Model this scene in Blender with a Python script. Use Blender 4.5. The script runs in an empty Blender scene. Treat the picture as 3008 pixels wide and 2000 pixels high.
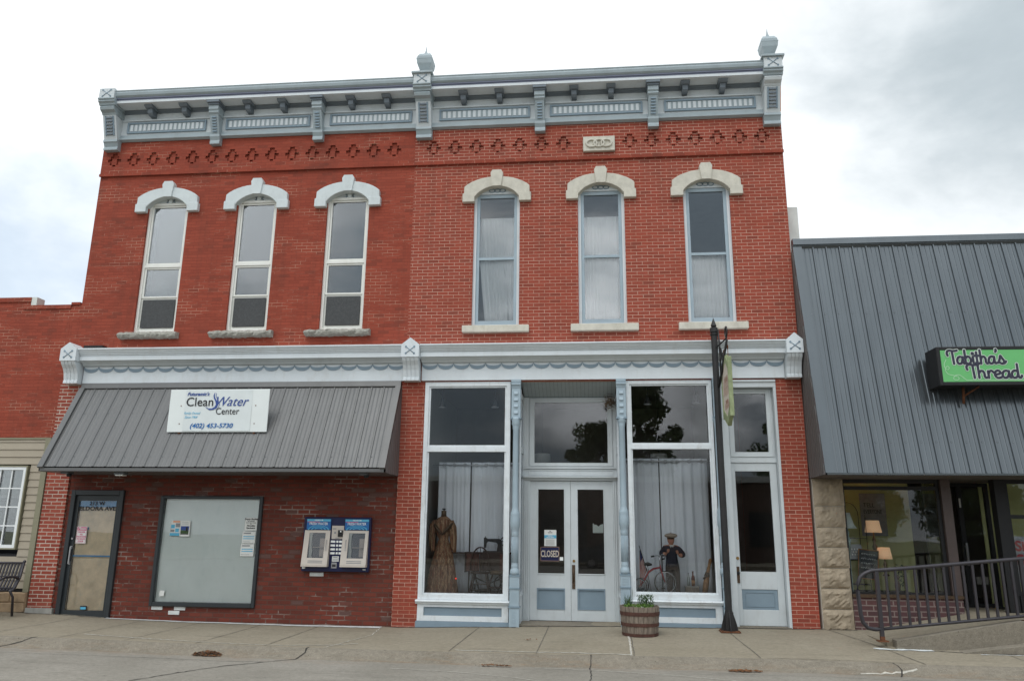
import bpy, bmesh, math, random
from mathutils import Vector, Matrix, noise as mnoise
random.seed(7)
R = math.radians
PI = math.pi
scene = bpy.context.scene
col = scene.collection

# ------------------------------------------------------------------ camera
F = 1790.0 / 2358.0
PITCH, YAW, ROLL = R(13.824), R(5.800), R(0.630)
def cam_axis(v):
    x, y, z = v
    c, s = math.cos(ROLL), math.sin(ROLL); x, z = c*x - s*z, s*x + c*z
    c, s = math.cos(PITCH), math.sin(PITCH); y, z = c*y - s*z, s*y + c*z
    c, s = math.cos(YAW), math.sin(YAW); x, y = c*x - s*y, s*x + c*y
    return Vector((x, y, z))
cd = bpy.data.cameras.new("camera"); cam = bpy.data.objects.new("camera", cd); col.objects.link(cam)
rt, fw, up = cam_axis((1, 0, 0)), cam_axis((0, 1, 0)), cam_axis((0, 0, 1))
M = Matrix.Identity(4)
for i in range(3):
    M[i][0] = rt[i]; M[i][1] = up[i]; M[i][2] = -fw[i]
M[0][3], M[1][3], M[2][3] = 0.0, -13.7, 1.5
cam.matrix_world = M
cd.sensor_fit = 'HORIZONTAL'; cd.sensor_width = 36.0; cd.lens = 36.0 * F
cd.clip_start = 0.05; cd.clip_end = 2000
scene.camera = cam

# ------------------------------------------------------------------ exposure
vs = scene.view_settings
vs.view_transform = 'Standard'; vs.look = 'None'; vs.gamma = 1.0; vs.use_curve_mapping = False
vs.exposure = 0.0
scene.cycles.max_bounces = 10; scene.cycles.transparent_max_bounces = 24
scene.cycles.caustics_reflective = False; scene.cycles.caustics_refractive = False

# ------------------------------------------------------------------ world: overcast sky with broken cloud
SUN_EL, SUN_AZ = R(58), R(200)
w = bpy.data.worlds.new("World"); scene.world = w; w.use_nodes = True
nt = w.node_tree; nt.nodes.clear()
def N(tree, typ, **kw):
    n = tree.nodes.new(typ)
    for k, v in kw.items():
        if k == 'inp':
            for kk, vv in v.items(): n.inputs[kk].default_value = vv
        else: setattr(n, k, v)
    return n
def L(tree, a, b): tree.links.new(a, b)
def mth(tree, op, a, b=None, c=None, clamp=False):
    n = tree.nodes.new('ShaderNodeMath'); n.operation = op; n.use_clamp = clamp
    for i, x in enumerate((a, b, c)):
        if x is None: continue
        if isinstance(x, (int, float)): n.inputs[i].default_value = x
        else: tree.links.new(x, n.inputs[i])
    return n.outputs[0]
def ramp(tree, fac, stops):
    n = tree.nodes.new('ShaderNodeValToRGB')
    e = n.color_ramp.elements
    while len(e) < len(stops): e.new(0.5)
    for el, (p, c) in zip(e, stops):
        el.position = p; el.color = (c[0], c[1], c[2], 1) if not isinstance(c, (int, float)) else (c, c, c, 1)
    tree.links.new(fac, n.inputs[0]); return n.outputs[0]
def mixc(tree, fac, a, b, blend='MIX'):
    n = tree.nodes.new('ShaderNodeMix'); n.data_type = 'RGBA'; n.blend_type = blend
    for i, x in ((0, fac), (6, a), (7, b)):
        if isinstance(x, (int, float)): n.inputs[i].default_value = x
        elif isinstance(x, tuple): n.inputs[i].default_value = (x[0], x[1], x[2], 1)
        else: tree.links.new(x, n.inputs[i])
    return n.outputs[2]
tc = N(nt, 'ShaderNodeTexCoord')
D = tc.outputs['Generated']
sky = N(nt, 'ShaderNodeTexSky', sky_type='NISHITA', sun_disc=False, sun_elevation=SUN_EL, sun_rotation=SUN_AZ)
nz = N(nt, 'ShaderNodeTexNoise', inp={'Scale': 2.6, 'Detail': 6.0, 'Roughness': 0.55, 'Distortion': 0.3})
mp = N(nt, 'ShaderNodeMapping', inp={'Scale': (1.0, 1.0, 1.9), 'Location': (0.35, 0.1, 0.2)})
L(nt, D, mp.inputs[0]); L(nt, mp.outputs[0], nz.inputs['Vector'])
nz2 = N(nt, 'ShaderNodeTexNoise', inp={'Scale': 7.0, 'Detail': 5.0, 'Roughness': 0.6})
L(nt, mp.outputs[0], nz2.inputs['Vector'])
sep = N(nt, 'ShaderNodeSeparateXYZ'); L(nt, D, sep.inputs[0])
def blob(dx, dy, dz, r0, r1):            # a bank of cloud in one part of the sky
    d = Vector((dx, dy, dz)).normalized()
    v = N(nt, 'ShaderNodeVectorMath', operation='DISTANCE'); L(nt, D, v.inputs[0]); v.inputs[1].default_value = d
    t = mth(nt, 'ADD', v.outputs['Value'], mth(nt, 'MULTIPLY', mth(nt, 'SUBTRACT', nz.outputs[0], 0.5), 0.55))
    t = mth(nt, 'ADD', t, mth(nt, 'MULTIPLY', mth(nt, 'SUBTRACT', nz2.outputs[0], 0.5), 0.10))
    mr = N(nt, 'ShaderNodeMapRange', interpolation_type='SMOOTHSTEP', inp={'From Min': r0, 'From Max': r1, 'To Min': 1.0, 'To Max': 0.0})
    L(nt, t, mr.inputs['Value']); return mr.outputs[0]
def mx(a, b): return mth(nt, 'MAXIMUM', a, b)
g1 = mx(blob(0.45, 0.77, 0.48, 0.02, 0.34), blob(0.62, 0.70, 0.44, 0.08, 0.38))
g2 = mx(mth(nt, 'MULTIPLY', blob(0.30, 0.80, 0.54, 0.00, 0.26), 0.85), g1)
b1 = blob(-0.66, 0.74, 0.22, 0.06, 0.26)
# behind the camera (seen only as reflections in the panes): rolling darker banks
rear = N(nt, 'ShaderNodeMapRange', interpolation_type='SMOOTHSTEP', inp={'From Min': -0.2, 'From Max': 0.35, 'To Min': 1.0, 'To Max': 0.0})
L(nt, sep.outputs['Y'], rear.inputs['Value'])
bank = N(nt, 'ShaderNodeMapRange', interpolation_type='SMOOTHSTEP', inp={'From Min': 0.42, 'From Max': 0.60, 'To Min': 0.0, 'To Max': 1.0})
L(nt, nz.outputs[0], bank.inputs['Value'])
rearD = mth(nt, 'MULTIPLY', rear.outputs[0], bank.outputs[0])
cloud = mixc(nt, g2, (1.30, 1.34, 1.36), (0.60, 0.68, 0.72))
cloud = mixc(nt, mth(nt, 'MULTIPLY', b1, 0.8), cloud, (0.66, 0.80, 0.96))
cloud = mixc(nt, mth(nt, 'MULTIPLY', rearD, 0.85), cloud, (0.50, 0.64, 0.75))
br = mx(mx(blob(0.0, -1, 0.27, 0.05, 0.19), mth(nt, 'MULTIPLY', blob(-0.47, -1, 0.43, 0.0, 0.09), 0.30)), mth(nt, 'MULTIPLY', mx(blob(-0.72, -1, 0.42, 0.02, 0.22), blob(-0.24, -1, 0.19, 0.0, 0.13)), 0.24))
br = mx(br, mx(blob(0.16, -1, 0.26, 0.0, 0.12), blob(0.24, -1, 0.18, 0.0, 0.10)))
puff = mixc(nt, nz2.outputs[0], (0.92, 0.92, 0.92), (1.08, 1.08, 1.08))
cloud = mixc(nt, 1.0, cloud, puff, 'MULTIPLY')
# an overcast sky is about three times as bright overhead as at the horizon
el = N(nt, 'ShaderNodeMapRange', inp={'From Min': 0.0, 'From Max': 1.0, 'To Min': 0.72, 'To Max': 1.75}); L(nt, sep.outputs['Z'], el.inputs['Value'])
gr = mth(nt, 'ADD', mth(nt, 'MULTIPLY', rear.outputs[0], mth(nt, 'SUBTRACT', el.outputs[0], 1.0)), 1.0)
comb = N(nt, 'ShaderNodeCombineXYZ')
for i_ in range(3): L(nt, gr, comb.inputs[i_])
cloud = mixc(nt, 1.0, cloud, comb.outputs[0], 'MULTIPLY')
cloud = mixc(nt, br, cloud, (3.2, 3.25, 3.3))
skyc = mixc(nt, 1.0, sky.outputs[0], (0.08, 0.08, 0.08), 'MULTIPLY')
tot = mixc(nt, 0.90, skyc, cloud)
bg = N(nt, 'ShaderNodeBackground'); L(nt, tot, bg.inputs[0]); bg.inputs[1].default_value = 1.0
wo = N(nt, 'ShaderNodeOutputWorld'); L(nt, bg.outputs[0], wo.inputs[0])

# ------------------------------------------------------------------ sun, veiled by cloud
sd = bpy.data.lights.new("sun", 'SUN'); sun = bpy.data.objects.new("sun", sd); col.objects.link(sun)
sd.energy = 0.9; sd.angle = R(25); sd.color = (1.0, 0.97, 0.92)
sdir = Vector((math.sin(SUN_AZ)*math.cos(SUN_EL), math.cos(SUN_AZ)*math.cos(SUN_EL), math.sin(SUN_EL)))
sun.rotation_euler = sdir.to_track_quat('Z', 'Y').to_euler()

# ------------------------------------------------------------------ materials
MATS = {}
def newmat(name):
    m = bpy.data.materials.new(name); m.use_nodes = True; t = m.node_tree; t.nodes.clear()
    MATS[name] = m; return m, t
def finish(t, color, rough=0.6, metal=0.0, bump=None, bstr=0.3, bdist=0.01, spec=0.5, emis=None, estr=0.0, alpha=None):
    p = N(t, 'ShaderNodeBsdfPrincipled'); o = N(t, 'ShaderNodeOutputMaterial')
    for key, val in (('Base Color', color), ('Roughness', rough), ('Metallic', metal), ('Specular IOR Level', spec)):
        if isinstance(val, (int, float)): p.inputs[key].default_value = val
        elif isinstance(val, tuple): p.inputs[key].default_value = (val[0], val[1], val[2], 1)
        else: L(t, val, p.inputs[key])
    if bump is not None:
        b = N(t, 'ShaderNodeBump', inp={'Strength': bstr, 'Distance': bdist}); L(t, bump, b.inputs['Height']); L(t, b.outputs[0], p.inputs['Normal'])
    if emis: p.inputs['Emission Color'].default_value = (*emis, 1); p.inputs['Emission Strength'].default_value = estr
    L(t, p.outputs[0], o.inputs[0]); return p
def pos(t, sc=(1, 1, 1)):
    g = N(t, 'ShaderNodeNewGeometry'); m = N(t, 'ShaderNodeMapping', inp={'Scale': sc}); L(t, g.outputs['Position'], m.inputs[0]); return m.outputs[0]
def nse(t, vec, scale, detail=4, rough=0.6, dist=0.0):
    n = N(t, 'ShaderNodeTexNoise', inp={'Scale': scale, 'Detail': detail, 'Roughness': rough, 'Distortion': dist}); L(t, vec, n.inputs['Vector']); return n.outputs[0]
def plain(name, c, rough=0.6, var=0.12, scale=6.0, metal=0.0, bump=0.0, spec=0.4, dirt=None, dirt_amt=0.35, stretch=(1, 1, 1)):
    m, t = newmat(name); v = pos(t, stretch)
    n = nse(t, v, scale, 5)
    a = tuple(x*(1-var) for x in c); b = tuple(min(1, x*(1+var)) for x in c)
    cc = mixc(t, ramp(t, n, [(0.3, 0.0), (0.7, 1.0)]), a, b)
    if dirt:
        v2 = pos(t, (2.2, 2.2, 0.9)); d = nse(t, v2, 3.0, 8, 0.7)
        cc = mixc(t, mth(t, 'MULTIPLY', ramp(t, d, [(0.52, 0.0), (0.72, 1.0)]), dirt_amt), cc, dirt)
    if 'shabby' in name:
        fl = nse(t, pos(t, (9, 9, 34)), 1.0, 6, 0.75); cc = mixc(t, ramp(t, fl, [(0.66, 0.0), (0.69, 1.0)]), cc, (0.27, 0.22, 0.17))
    finish(t, cc, rough, metal, bump=nse(t, pos(t), scale*8, 4) if bump else None, bstr=bump, bdist=0.004, spec=spec)
    return m
def brick(name, c1, c2, mortar, mortar2, mmin=0.45, mmax=0.6, bw=0.208, bh=0.0677, msize=0.008, offz=0.0, bump=0.5, odd=None, stain=(0.08, 0.04, 0.03), stain_amt=0.3, msmooth=0.1):
    m, t = newmat(name)
    g = N(t, 'ShaderNodeNewGeometry'); s = N(t, 'ShaderNodeSeparateXYZ'); L(t, g.outputs['Position'], s.inputs[0])
    wob = nse(t, g.outputs['Position'], 1.3, 2)
    u = mth(t, 'ADD', s.outputs[0], s.outputs[1])
    z = mth(t, 'ADD', mth(t, 'ADD', s.outputs[2], offz), mth(t, 'MULTIPLY', mth(t, 'SUBTRACT', wob, 0.5), 0.012))
    cx = N(t, 'ShaderNodeCombineXYZ'); L(t, u, cx.inputs[0]); L(t, z, cx.inputs[1])
    b = N(t, 'ShaderNodeTexBrick', offset=0.5, inp={'Scale': 1.0, 'Mortar Size': msize, 'Mortar Smooth': msmooth, 'Bias': 0.0, 'Brick Width': bw, 'Row Height': bh, 'Color1': (0, 0, 0, 1), 'Color2': (1, 1, 1, 1), 'Mortar': (0.5, 0.5, 0.5, 1)})
    L(t, cx.outputs[0], b.inputs['Vector'])
    face = mixc(t, b.outputs['Color'], c1, c2)
    if odd is not None:
        face = mixc(t, ramp(t, b.outputs['Color'], [(0.90, 0.0), (0.93, 1.0)]), face, odd)
    big = nse(t, g.outputs['Position'], 0.7, 6, 0.65)
    fine = nse(t, g.outputs['Position'], 45, 4, 0.7)
    face = mixc(t, mth(t, 'MULTIPLY', ramp(t, big, [(0.50, 0.0), (0.75, 1.0)]), stain_amt), face, stain)
    face = mixc(t, 0.35, face, mixc(t, fine, (0.5, 0.5, 0.5), (1.4, 1.4, 1.4)), 'MULTIPLY')
    patch = nse(t, pos(t, (0.5, 0.5, 1.5)), 1.7, 6, 0.7)
    wash = nse(t, pos(t, (2.6, 2.6, 0.28)), 1.6, 6, 0.7)
    face = mixc(t, mth(t, 'MULTIPLY', ramp(t, wash, [(0.50, 0.0), (0.72, 1.0)]), 0.30), face, stain)
    sil = nse(t, g.outputs['Position'], 1.15, 7, 0.72)
    face = mixc(t, mth(t, 'MULTIPLY', ramp(t, sil, [(0.64, 0.0), (0.80, 1.0)]), 0.35), face, (0.42, 0.30, 0.25))
    mm = mixc(t, ramp(t, patch, [(mmin, 0.0), (mmax, 1.0)]), mortar, mortar2)
    cc = mixc(t, b.outputs['Fac'], face, mm)
    h = mth(t, 'ADD', mth(t, 'MULTIPLY', b.outputs['Fac'], -1.0), mth(t, 'MULTIPLY', fine, 0.35))
    finish(t, cc, 0.85, bump=h, bstr=bump, bdist=0.006, spec=0.25)
    return m
brick('brick_red_pale_joint', (0.285, 0.060, 0.038), (0.350, 0.074, 0.046), (0.56, 0.35, 0.27), (0.40, 0.17, 0.11), 0.42, 0.66, bw=0.200, bh=0.0635, msize=0.0045, bump=0.5, odd=(0.25, 0.058, 0.038), stain_amt=0.26)
brick('brick_red_painted', (0.275, 0.056, 0.033), (0.335, 0.070, 0.041), (0.235, 0.048, 0.030), (0.47, 0.24, 0.17), 0.50, 0.60, bw=0.200, bh=0.0635, msize=0.0042, offz=0.03, bump=0.55, odd=(0.24, 0.055, 0.034), stain_amt=0.34)
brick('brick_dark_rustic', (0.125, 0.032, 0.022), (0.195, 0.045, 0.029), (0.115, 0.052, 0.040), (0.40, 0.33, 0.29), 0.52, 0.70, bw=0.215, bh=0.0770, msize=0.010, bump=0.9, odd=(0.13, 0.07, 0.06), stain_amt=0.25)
brick('brick_weathered', (0.27, 0.055, 0.038), (0.36, 0.085, 0.055), (0.42, 0.28, 0.22), (0.56, 0.47, 0.40), 0.4, 0.6, msize=0.008, offz=0.01, bump=0.6, stain=(0.13, 0.08, 0.06), stain_amt=0.35)
brick('brick_purple', (0.085, 0.045, 0.048), (0.125, 0.060, 0.060), (0.24, 0.19, 0.17), (0.20, 0.15, 0.14), bh=0.083, msize=0.010, bump=0.6)
WH = (0.66, 0.705, 0.73)
plain('paint_white', WH, 0.5, 0.06, 2.0, dirt=(0.40, 0.36, 0.30), dirt_amt=0.22, bump=0.15)
plain('paint_white_shabby', (0.70, 0.74, 0.76), 0.55, 0.06, 3.0, dirt=(0.36, 0.33, 0.28), dirt_amt=0.40, bump=0.3, stretch=(1, 1, 3))
plain('paint_pale_grey', (0.58, 0.62, 0.635), 0.5, 0.06, 2.0, dirt=(0.3, 0.28, 0.25), dirt_amt=0.2)
plain('paint_blue', (0.345, 0.43, 0.485), 0.45, 0.07, 3.0, dirt=(0.40, 0.32, 0.28), dirt_amt=0.18)
plain('paint_slate', (0.215, 0.285, 0.34), 0.5, 0.06, 3.0)
plain('paint_cornice_blue', (0.345, 0.405, 0.43), 0.5, 0.08, 3.0, dirt=(0.25, 0.24, 0.23), dirt_amt=0.25)
plain('paint_violet', (0.20, 0.22, 0.30), 0.5, 0.06, 3.0)
plain('paint_charcoal_grey', (0.17, 0.20, 0.23), 0.6, 0.08, 3.0)
plain('window_cream', (0.78, 0.78, 0.73), 0.35, 0.04, 2.0, dirt=(0.45, 0.42, 0.36), dirt_amt=0.2)
plain('hood_blue_white', (0.62, 0.67, 0.675), 0.7, 0.06, 4.0, bump=0.4, dirt=(0.35, 0.37, 0.37), dirt_amt=0.3)
plain('stone_cream', (0.60, 0.57, 0.49), 0.8, 0.10, 7.0, bump=0.5, dirt=(0.30, 0.27, 0.20), dirt_amt=0.35)
plain('stone_sill_rough', (0.34, 0.33, 0.29), 0.9, 0.25, 22.0, bump=1.0, dirt=(0.16, 0.15, 0.13), dirt_amt=0.6)
plain('stone_tan', (0.36, 0.295, 0.215), 0.9, 0.18, 9.0, bump=0.9, dirt=(0.2, 0.15, 0.1), dirt_amt=0.4)
plain('metal_dark_frame', (0.030, 0.036, 0.040), 0.4, 0.1, 3.0)
plain('black_iron', (0.022, 0.021, 0.021), 0.45, 0.25, 8.0, bump=0.3)
plain('rail_metal', (0.050, 0.046, 0.052), 0.4, 0.12, 8.0, metal=0.3)
plain('rust', (0.14, 0.055, 0.025), 0.9, 0.3, 20.0)
plain('black_matte', (0.012, 0.012, 0.013), 0.6, 0.1)
plain('interior_dark', (0.035, 0.036, 0.038), 0.9, 0.1)
plain('interior_warm_dark', (0.12, 0.105, 0.092), 0.9, 0.1)
plain('interior_pale', (0.30, 0.30, 0.28), 0.9, 0.06)
plain('frame_brown', (0.085, 0.062, 0.056), 0.5, 0.1)
plain('interior_green', (0.52, 0.53, 0.25), 0.9, 0.05)
plain('curtain_grey', (0.78, 0.81, 0.86), 0.9, 0.04, 3.0, stretch=(3, 3, 0.3))
plain('curtain_white', (0.90, 0.91, 0.91), 0.95, 0.03, 3.0)
plain('screen_mesh', (0.075, 0.078, 0.080), 0.9, 0.3, 60.0)
plain('paper_brown', (0.80, 0.62, 0.42), 0.85, 0.14, 6.0, bump=0.6, dirt=(0.55, 0.50, 0.40), dirt_amt=0.6)
plain('paper_white', (0.72, 0.73, 0.70), 0.8, 0.03)
plain('film_frosted', (0.90, 0.97, 0.93), 0.5, 0.04, 2.2, dirt=(0.78, 0.87, 0.84), dirt_amt=0.6, spec=0.5)
plain('tape_blue', (0.04, 0.25, 0.52), 0.6, 0.08)
plain('ink_black', (0.018, 0.018, 0.022), 0.6, 0.05)
plain('ink_navy', (0.035, 0.075, 0.28), 0.5, 0.05)
plain('ink_blue', (0.02, 0.14, 0.40), 0.5, 0.05)
plain('ink_teal', (0.10, 0.42, 0.62), 0.5, 0.05)
plain('ink_pink', (0.62, 0.09, 0.22), 0.6, 0.05)
plain('ink_red', (0.36, 0.05, 0.06), 0.6, 0.05)
plain('ink_grey', (0.25, 0.26, 0.27), 0.6, 0.1)
plain('ink_white', (0.85, 0.87, 0.85), 0.6, 0.03)
plain('ink_orange', (0.75, 0.25, 0.08), 0.6, 0.05)
plain('banner_white', (0.70, 0.745, 0.74), 0.5, 0.04, 3.0)
plain('board_white', (0.76, 0.80, 0.785), 0.5, 0.02, 3.0)
plain('sign_green', (0.135, 0.46, 0.155), 0.35, 0.03)
plain('sign_pale_green', (0.42, 0.66, 0.42), 0.35, 0.03)
plain('sign_outline', (0.62, 0.68, 0.62), 0.4, 0.03)
plain('sign_ink', (0.035, 0.035, 0.060), 0.4, 0.03)
plain('machine_navy', (0.010, 0.014, 0.060), 0.3, 0.1)
plain('machine_cream', (0.58, 0.52, 0.46), 0.4, 0.03)
plain('machine_dark', (0.05, 0.045, 0.05), 0.4, 0.3, 3.0)
plain('machine_inner', (0.26, 0.21, 0.18), 0.5, 0.1)
plain('steel', (0.45, 0.45, 0.46), 0.35, 0.1, metal=0.8)
plain('brass', (0.30, 0.19, 0.07), 0.45, 0.2, 20, metal=0.7)
plain('bronze_dark', (0.10, 0.065, 0.04), 0.5, 0.25, 20, metal=0.5)
plain('siding_tan', (0.375, 0.325, 0.25), 0.6, 0.04, 3.0)
plain('siding_trim', (0.25, 0.235, 0.16), 0.6, 0.05)
plain('vinyl_white', (0.80, 0.82, 0.82), 0.4, 0.02)
plain('stone_veneer', (0.34, 0.24, 0.15), 0.9, 0.3, 6.0, bump=0.8)
plain('concrete_grey', (0.34, 0.33, 0.30), 0.9, 0.15, 8.0, bump=0.6, dirt=(0.2, 0.19, 0.17), dirt_amt=0.5)
plain('concrete_white', (0.62, 0.64, 0.63), 0.9, 0.1, 8.0, bump=0.5, dirt=(0.35, 0.34, 0.30), dirt_amt=0.7)
plain('render_white', (0.66, 0.68, 0.65), 0.85, 0.08, 3.0, bump=0.3, dirt=(0.42, 0.40, 0.36), dirt_amt=0.4)
plain('soffit_board', (0.44, 0.50, 0.52), 0.7, 0.05)
plain('wood_dark', (0.035, 0.018, 0.014), 0.4, 0.3, 12, stretch=(1, 1, 6))
plain('wood_red', (0.075, 0.022, 0.015), 0.35, 0.3, 12)
plain('wood_gold', (0.30, 0.15, 0.06), 0.6, 0.3, 20)
plain('barrel_wood', (0.21, 0.17, 0.135), 0.85, 0.35, 14, bump=0.8, stretch=(3, 3, 0.5), dirt=(0.08, 0.06, 0.05), dirt_amt=0.6)
plain('barrel_hoop', (0.085, 0.038, 0.028), 0.8, 0.35, 18, bump=0.5)
plain('soil', (0.04, 0.03, 0.02), 1.0, 0.3, 30)
plain('skin', (0.42, 0.20, 0.13), 0.5, 0.05)
plain('cap_tan', (0.36, 0.30, 0.24), 0.9, 0.15, 60)
plain('sweater_navy', (0.022, 0.021, 0.032), 0.9, 0.2, 60)
plain('shirt_white', (0.6, 0.6, 0.58), 0.8, 0.05)
plain('trousers_brown', (0.075, 0.058, 0.050), 0.9, 0.15, 30)
plain('shoe_brown', (0.06, 0.03, 0.02), 0.5, 0.15)
plain('hair_brown', (0.10, 0.05, 0.025), 0.7, 0.2, 40)
plain('tricycle_red', (0.30, 0.03, 0.035), 0.3, 0.1)
plain('chrome', (0.55, 0.55, 0.56), 0.2, 0.05, metal=1.0)
plain('rubber', (0.02, 0.02, 0.02), 0.7, 0.1)
plain('flag_blue', (0.03, 0.04, 0.14), 0.8, 0.1)
plain('flag_red', (0.45, 0.04, 0.045), 0.8, 0.1)
plain('flag_white', (0.66, 0.64, 0.60), 0.8, 0.05)
plain('bottle_brown', (0.11, 0.02, 0.008), 0.1, 0.1)
plain('bottle_pale', (0.30, 0.33, 0.32), 0.1, 0.1)
plain('ceramic_green', (0.30, 0.40, 0.37), 0.4, 0.15, 10)
plain('shade_pale', (0.60, 0.66, 0.62), 0.7, 0.03)
plain('poster_grey', (0.30, 0.31, 0.33), 0.8, 0.15, 9)
plain('fixture_grey', (0.13, 0.14, 0.15), 0.5, 0.1)
plain('weathered_sign', (0.60, 0.53, 0.45), 0.8, 0.1, 12, dirt=(0.4, 0.3, 0.22), dirt_amt=0.4)
plain('sign_frame_green', (0.27, 0.31, 0.17), 0.7, 0.22, 12, bump=0.4, dirt=(0.16, 0.20, 0.08), dirt_amt=0.5)
plain('sign_frame_olive', (0.27, 0.27, 0.15), 0.8, 0.15, 12)
plain('lettering_brown', (0.36, 0.22, 0.17), 0.8, 0.15, 30)
plain('bark', (0.09, 0.07, 0.05), 0.9, 0.3, 10)
plain('leaf_tree', (0.10, 0.14, 0.055), 0.7, 0.35, 1.5)
plain('leaf_bright', (0.11, 0.21, 0.03), 0.6, 0.35, 30)
plain('leaf_dark', (0.045, 0.085, 0.03), 0.6, 0.35, 30)
plain('leaf_litter', (0.17, 0.075, 0.03), 0.9, 0.4, 60)
plain('cream_metal', (0.45, 0.40, 0.33), 0.6, 0.1)
plain('roof_brown', (0.14, 0.09, 0.07), 0.8, 0.1)
plain('car_paint', (0.05, 0.06, 0.07), 0.25, 0.02)
plain('nest_straw', (0.16, 0.11, 0.07), 0.95, 0.4, 50)
def lit(name, c, s):
    m, t = newmat(name); finish(t, c, 0.8, emis=c, estr=s)
lit('shade_lit', (0.72, 0.45, 0.26), 0.32)
lit('lamp_red_dot', (1.0, 0.04, 0.02), 1.2)
# metal cladding
def cladding(name, c, rough, metal=0.2):
    m, t = newmat(name); v = pos(t, (1.2, 1.2, 0.5)); n = nse(t, v, 2.0, 5)
    cc = mixc(t, n, tuple(x*0.88 for x in c), tuple(x*1.12 for x in c))
    st = nse(t, pos(t, (7.0, 0.6, 0.25)), 1.0, 3, 0.6); cc = mixc(t, 0.22, cc, mixc(t, st, (0.55, 0.55, 0.55), (1.45, 1.45, 1.45)), 'MULTIPLY')
    r = mth(t, 'ADD', mth(t, 'MULTIPLY', nse(t, v, 5.0), 0.12), rough)
    finish(t, cc, r, metal, spec=0.5, bump=nse(t, pos(t, (2.5, 1, 0.8)), 1.5, 2), bstr=0.25, bdist=0.02)
cladding('cladding_grey', (0.124, 0.124, 0.123), 0.38)
cladding('cladding_blue_grey', (0.120, 0.135, 0.145), 0.17, 0.7)
cladding('cladding_brown', (0.13, 0.12, 0.115), 0.45)
# clear glass: see-through with sky reflections
def glass(name, tint, boost=1.0, rough=0.0):
    m, t = newmat(name)
    fr = N(t, 'ShaderNodeFresnel', inp={'IOR': 1.5})
    wv = nse(t, pos(t), 1.1, 2)
    bp = N(t, 'ShaderNodeBump', inp={'Strength': 0.018, 'Distance': 0.05}); L(t, wv, bp.inputs['Height'])
    gl = N(t, 'ShaderNodeBsdfGlossy', inp={'Roughness': rough, 'Color': (0.95, 0.97, 1.0, 1)}); L(t, bp.outputs[0], gl.inputs['Normal'])
    tr = N(t, 'ShaderNodeBsdfTransparent', inp={'Color': (*tint, 1)})
    mxs = N(t, 'ShaderNodeMixShader'); L(t, mth(t, 'MULTIPLY', fr.outputs[0], boost, clamp=True), mxs.inputs[0])
    L(t, tr.outputs[0], mxs.inputs[1]); L(t, gl.outputs[0], mxs.inputs[2])
    o = N(t, 'ShaderNodeOutputMaterial'); L(t, mxs.outputs[0], o.inputs[0])
glass('glass_clear', (0.975, 0.985, 0.985), 0.85)
glass('glass_double', (0.85, 0.88, 0.88), 2.6)
glass('glass_upper', (0.97, 0.98, 0.98), 1.7)
# striped dress cloth
def stripes():
    m, t = newmat('cloth_striped'); g = N(t, 'ShaderNodeTexCoord')
    v = N(t, 'ShaderNodeMapping', inp={'Scale': (34, 34, 0.8)}); L(t, g.outputs['Object'], v.inputs[0])
    n = nse(t, v.outputs[0], 1.0, 3, 0.7)
    cc = ramp(t, n, [(0.34, (0.03, 0.013, 0.009)), (0.42, (0.26, 0.10, 0.045)), (0.48, (0.05, 0.02, 0.012)), (0.54, (0.42, 0.27, 0.15)), (0.60, (0.10, 0.035, 0.02)), (0.68, (0.40, 0.22, 0.11))])
    finish(t, cc, 0.75)
stripes()
# concrete surfaces
def concrete(name, c, c2, spots=(0.55, 0.53, 0.48), agg=0.25, rust=False, streak=None):
    m, t = newmat(name); P = pos(t)
    a = nse(t, P, 0.8, 8, 0.65); b = nse(t, P, 60, 3, 0.7); d = nse(t, pos(t, (0.5, 2.5, 1)), 1.6, 7, 0.7)
    cc = mixc(t, ramp(t, a, [(0.35, 0.0), (0.68, 1.0)]), c, c2)
    cc = mixc(t, mth(t, 'MULTIPLY', ramp(t, d, [(0.56, 0.0), (0.70, 1.0)]), 0.45), cc, tuple(x*0.62 for x in c))
    cc = mixc(t, agg, cc, mixc(t, b, (0.35, 0.35, 0.35), (1.65, 1.65, 1.65)), 'MULTIPLY')
    e = nse(t, pos(t, (1, 1.6, 1)), 14, 5, 0.75); cc = mixc(t, 0.55, cc, mixc(t, ramp(t, e, [(0.3, 0.0), (0.7, 1.0)]), (0.62, 0.61, 0.60), (1.30, 1.30, 1.30)), 'MULTIPLY')
    sp = nse(t, P, 24, 2, 0.5); cc = mixc(t, ramp(t, sp, [(0.70, 0.0), (0.76, 0.8)]), cc, tuple(x*0.35 for x in c))
    vo = N(t, 'ShaderNodeTexVoronoi', inp={'Scale': 26.0}); L(t, P, vo.inputs['Vector'])
    cc = mixc(t, mth(t, 'MULTIPLY', ramp(t, vo.outputs['Distance'], [(0.05, 1.0), (0.13, 0.0)]), 0.5 if rust else 0.16), cc, spots)
    if rust:
        s = N(t, 'ShaderNodeSeparateXYZ'); L(t, P, s.inputs[0])
        band = ramp(t, mth(t, 'MULTIPLY', mth(t, 'ABSOLUTE', mth(t, 'ADD', mth(t, 'ADD', s.outputs[1], 2.68), mth(t, 'MULTIPLY', mth(t, 'SUBTRACT', a, 0.5), 0.9))), 3.5), [(0.05, 1.0), (0.75, 0.0)])
        cc = mixc(t, mth(t, 'MULTIPLY', mth(t, 'MULTIPLY', band, ramp(t, nse(t, pos(t, (0.6, 5, 1)), 4.0, 8, 0.75), [(0.48, 0.0), (0.66, 1.0)])), 0.55), cc, (0.27, 0.17, 0.10))
    finish(t, cc, 0.92, bump=mth(t, 'ADD', b, mth(t, 'MULTIPLY', d, 2.0)), bstr=0.35, bdist=0.006, spec=0.2)
concrete('sidewalk_concrete', (0.265, 0.230, 0.172), (0.310, 0.272, 0.208))
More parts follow.
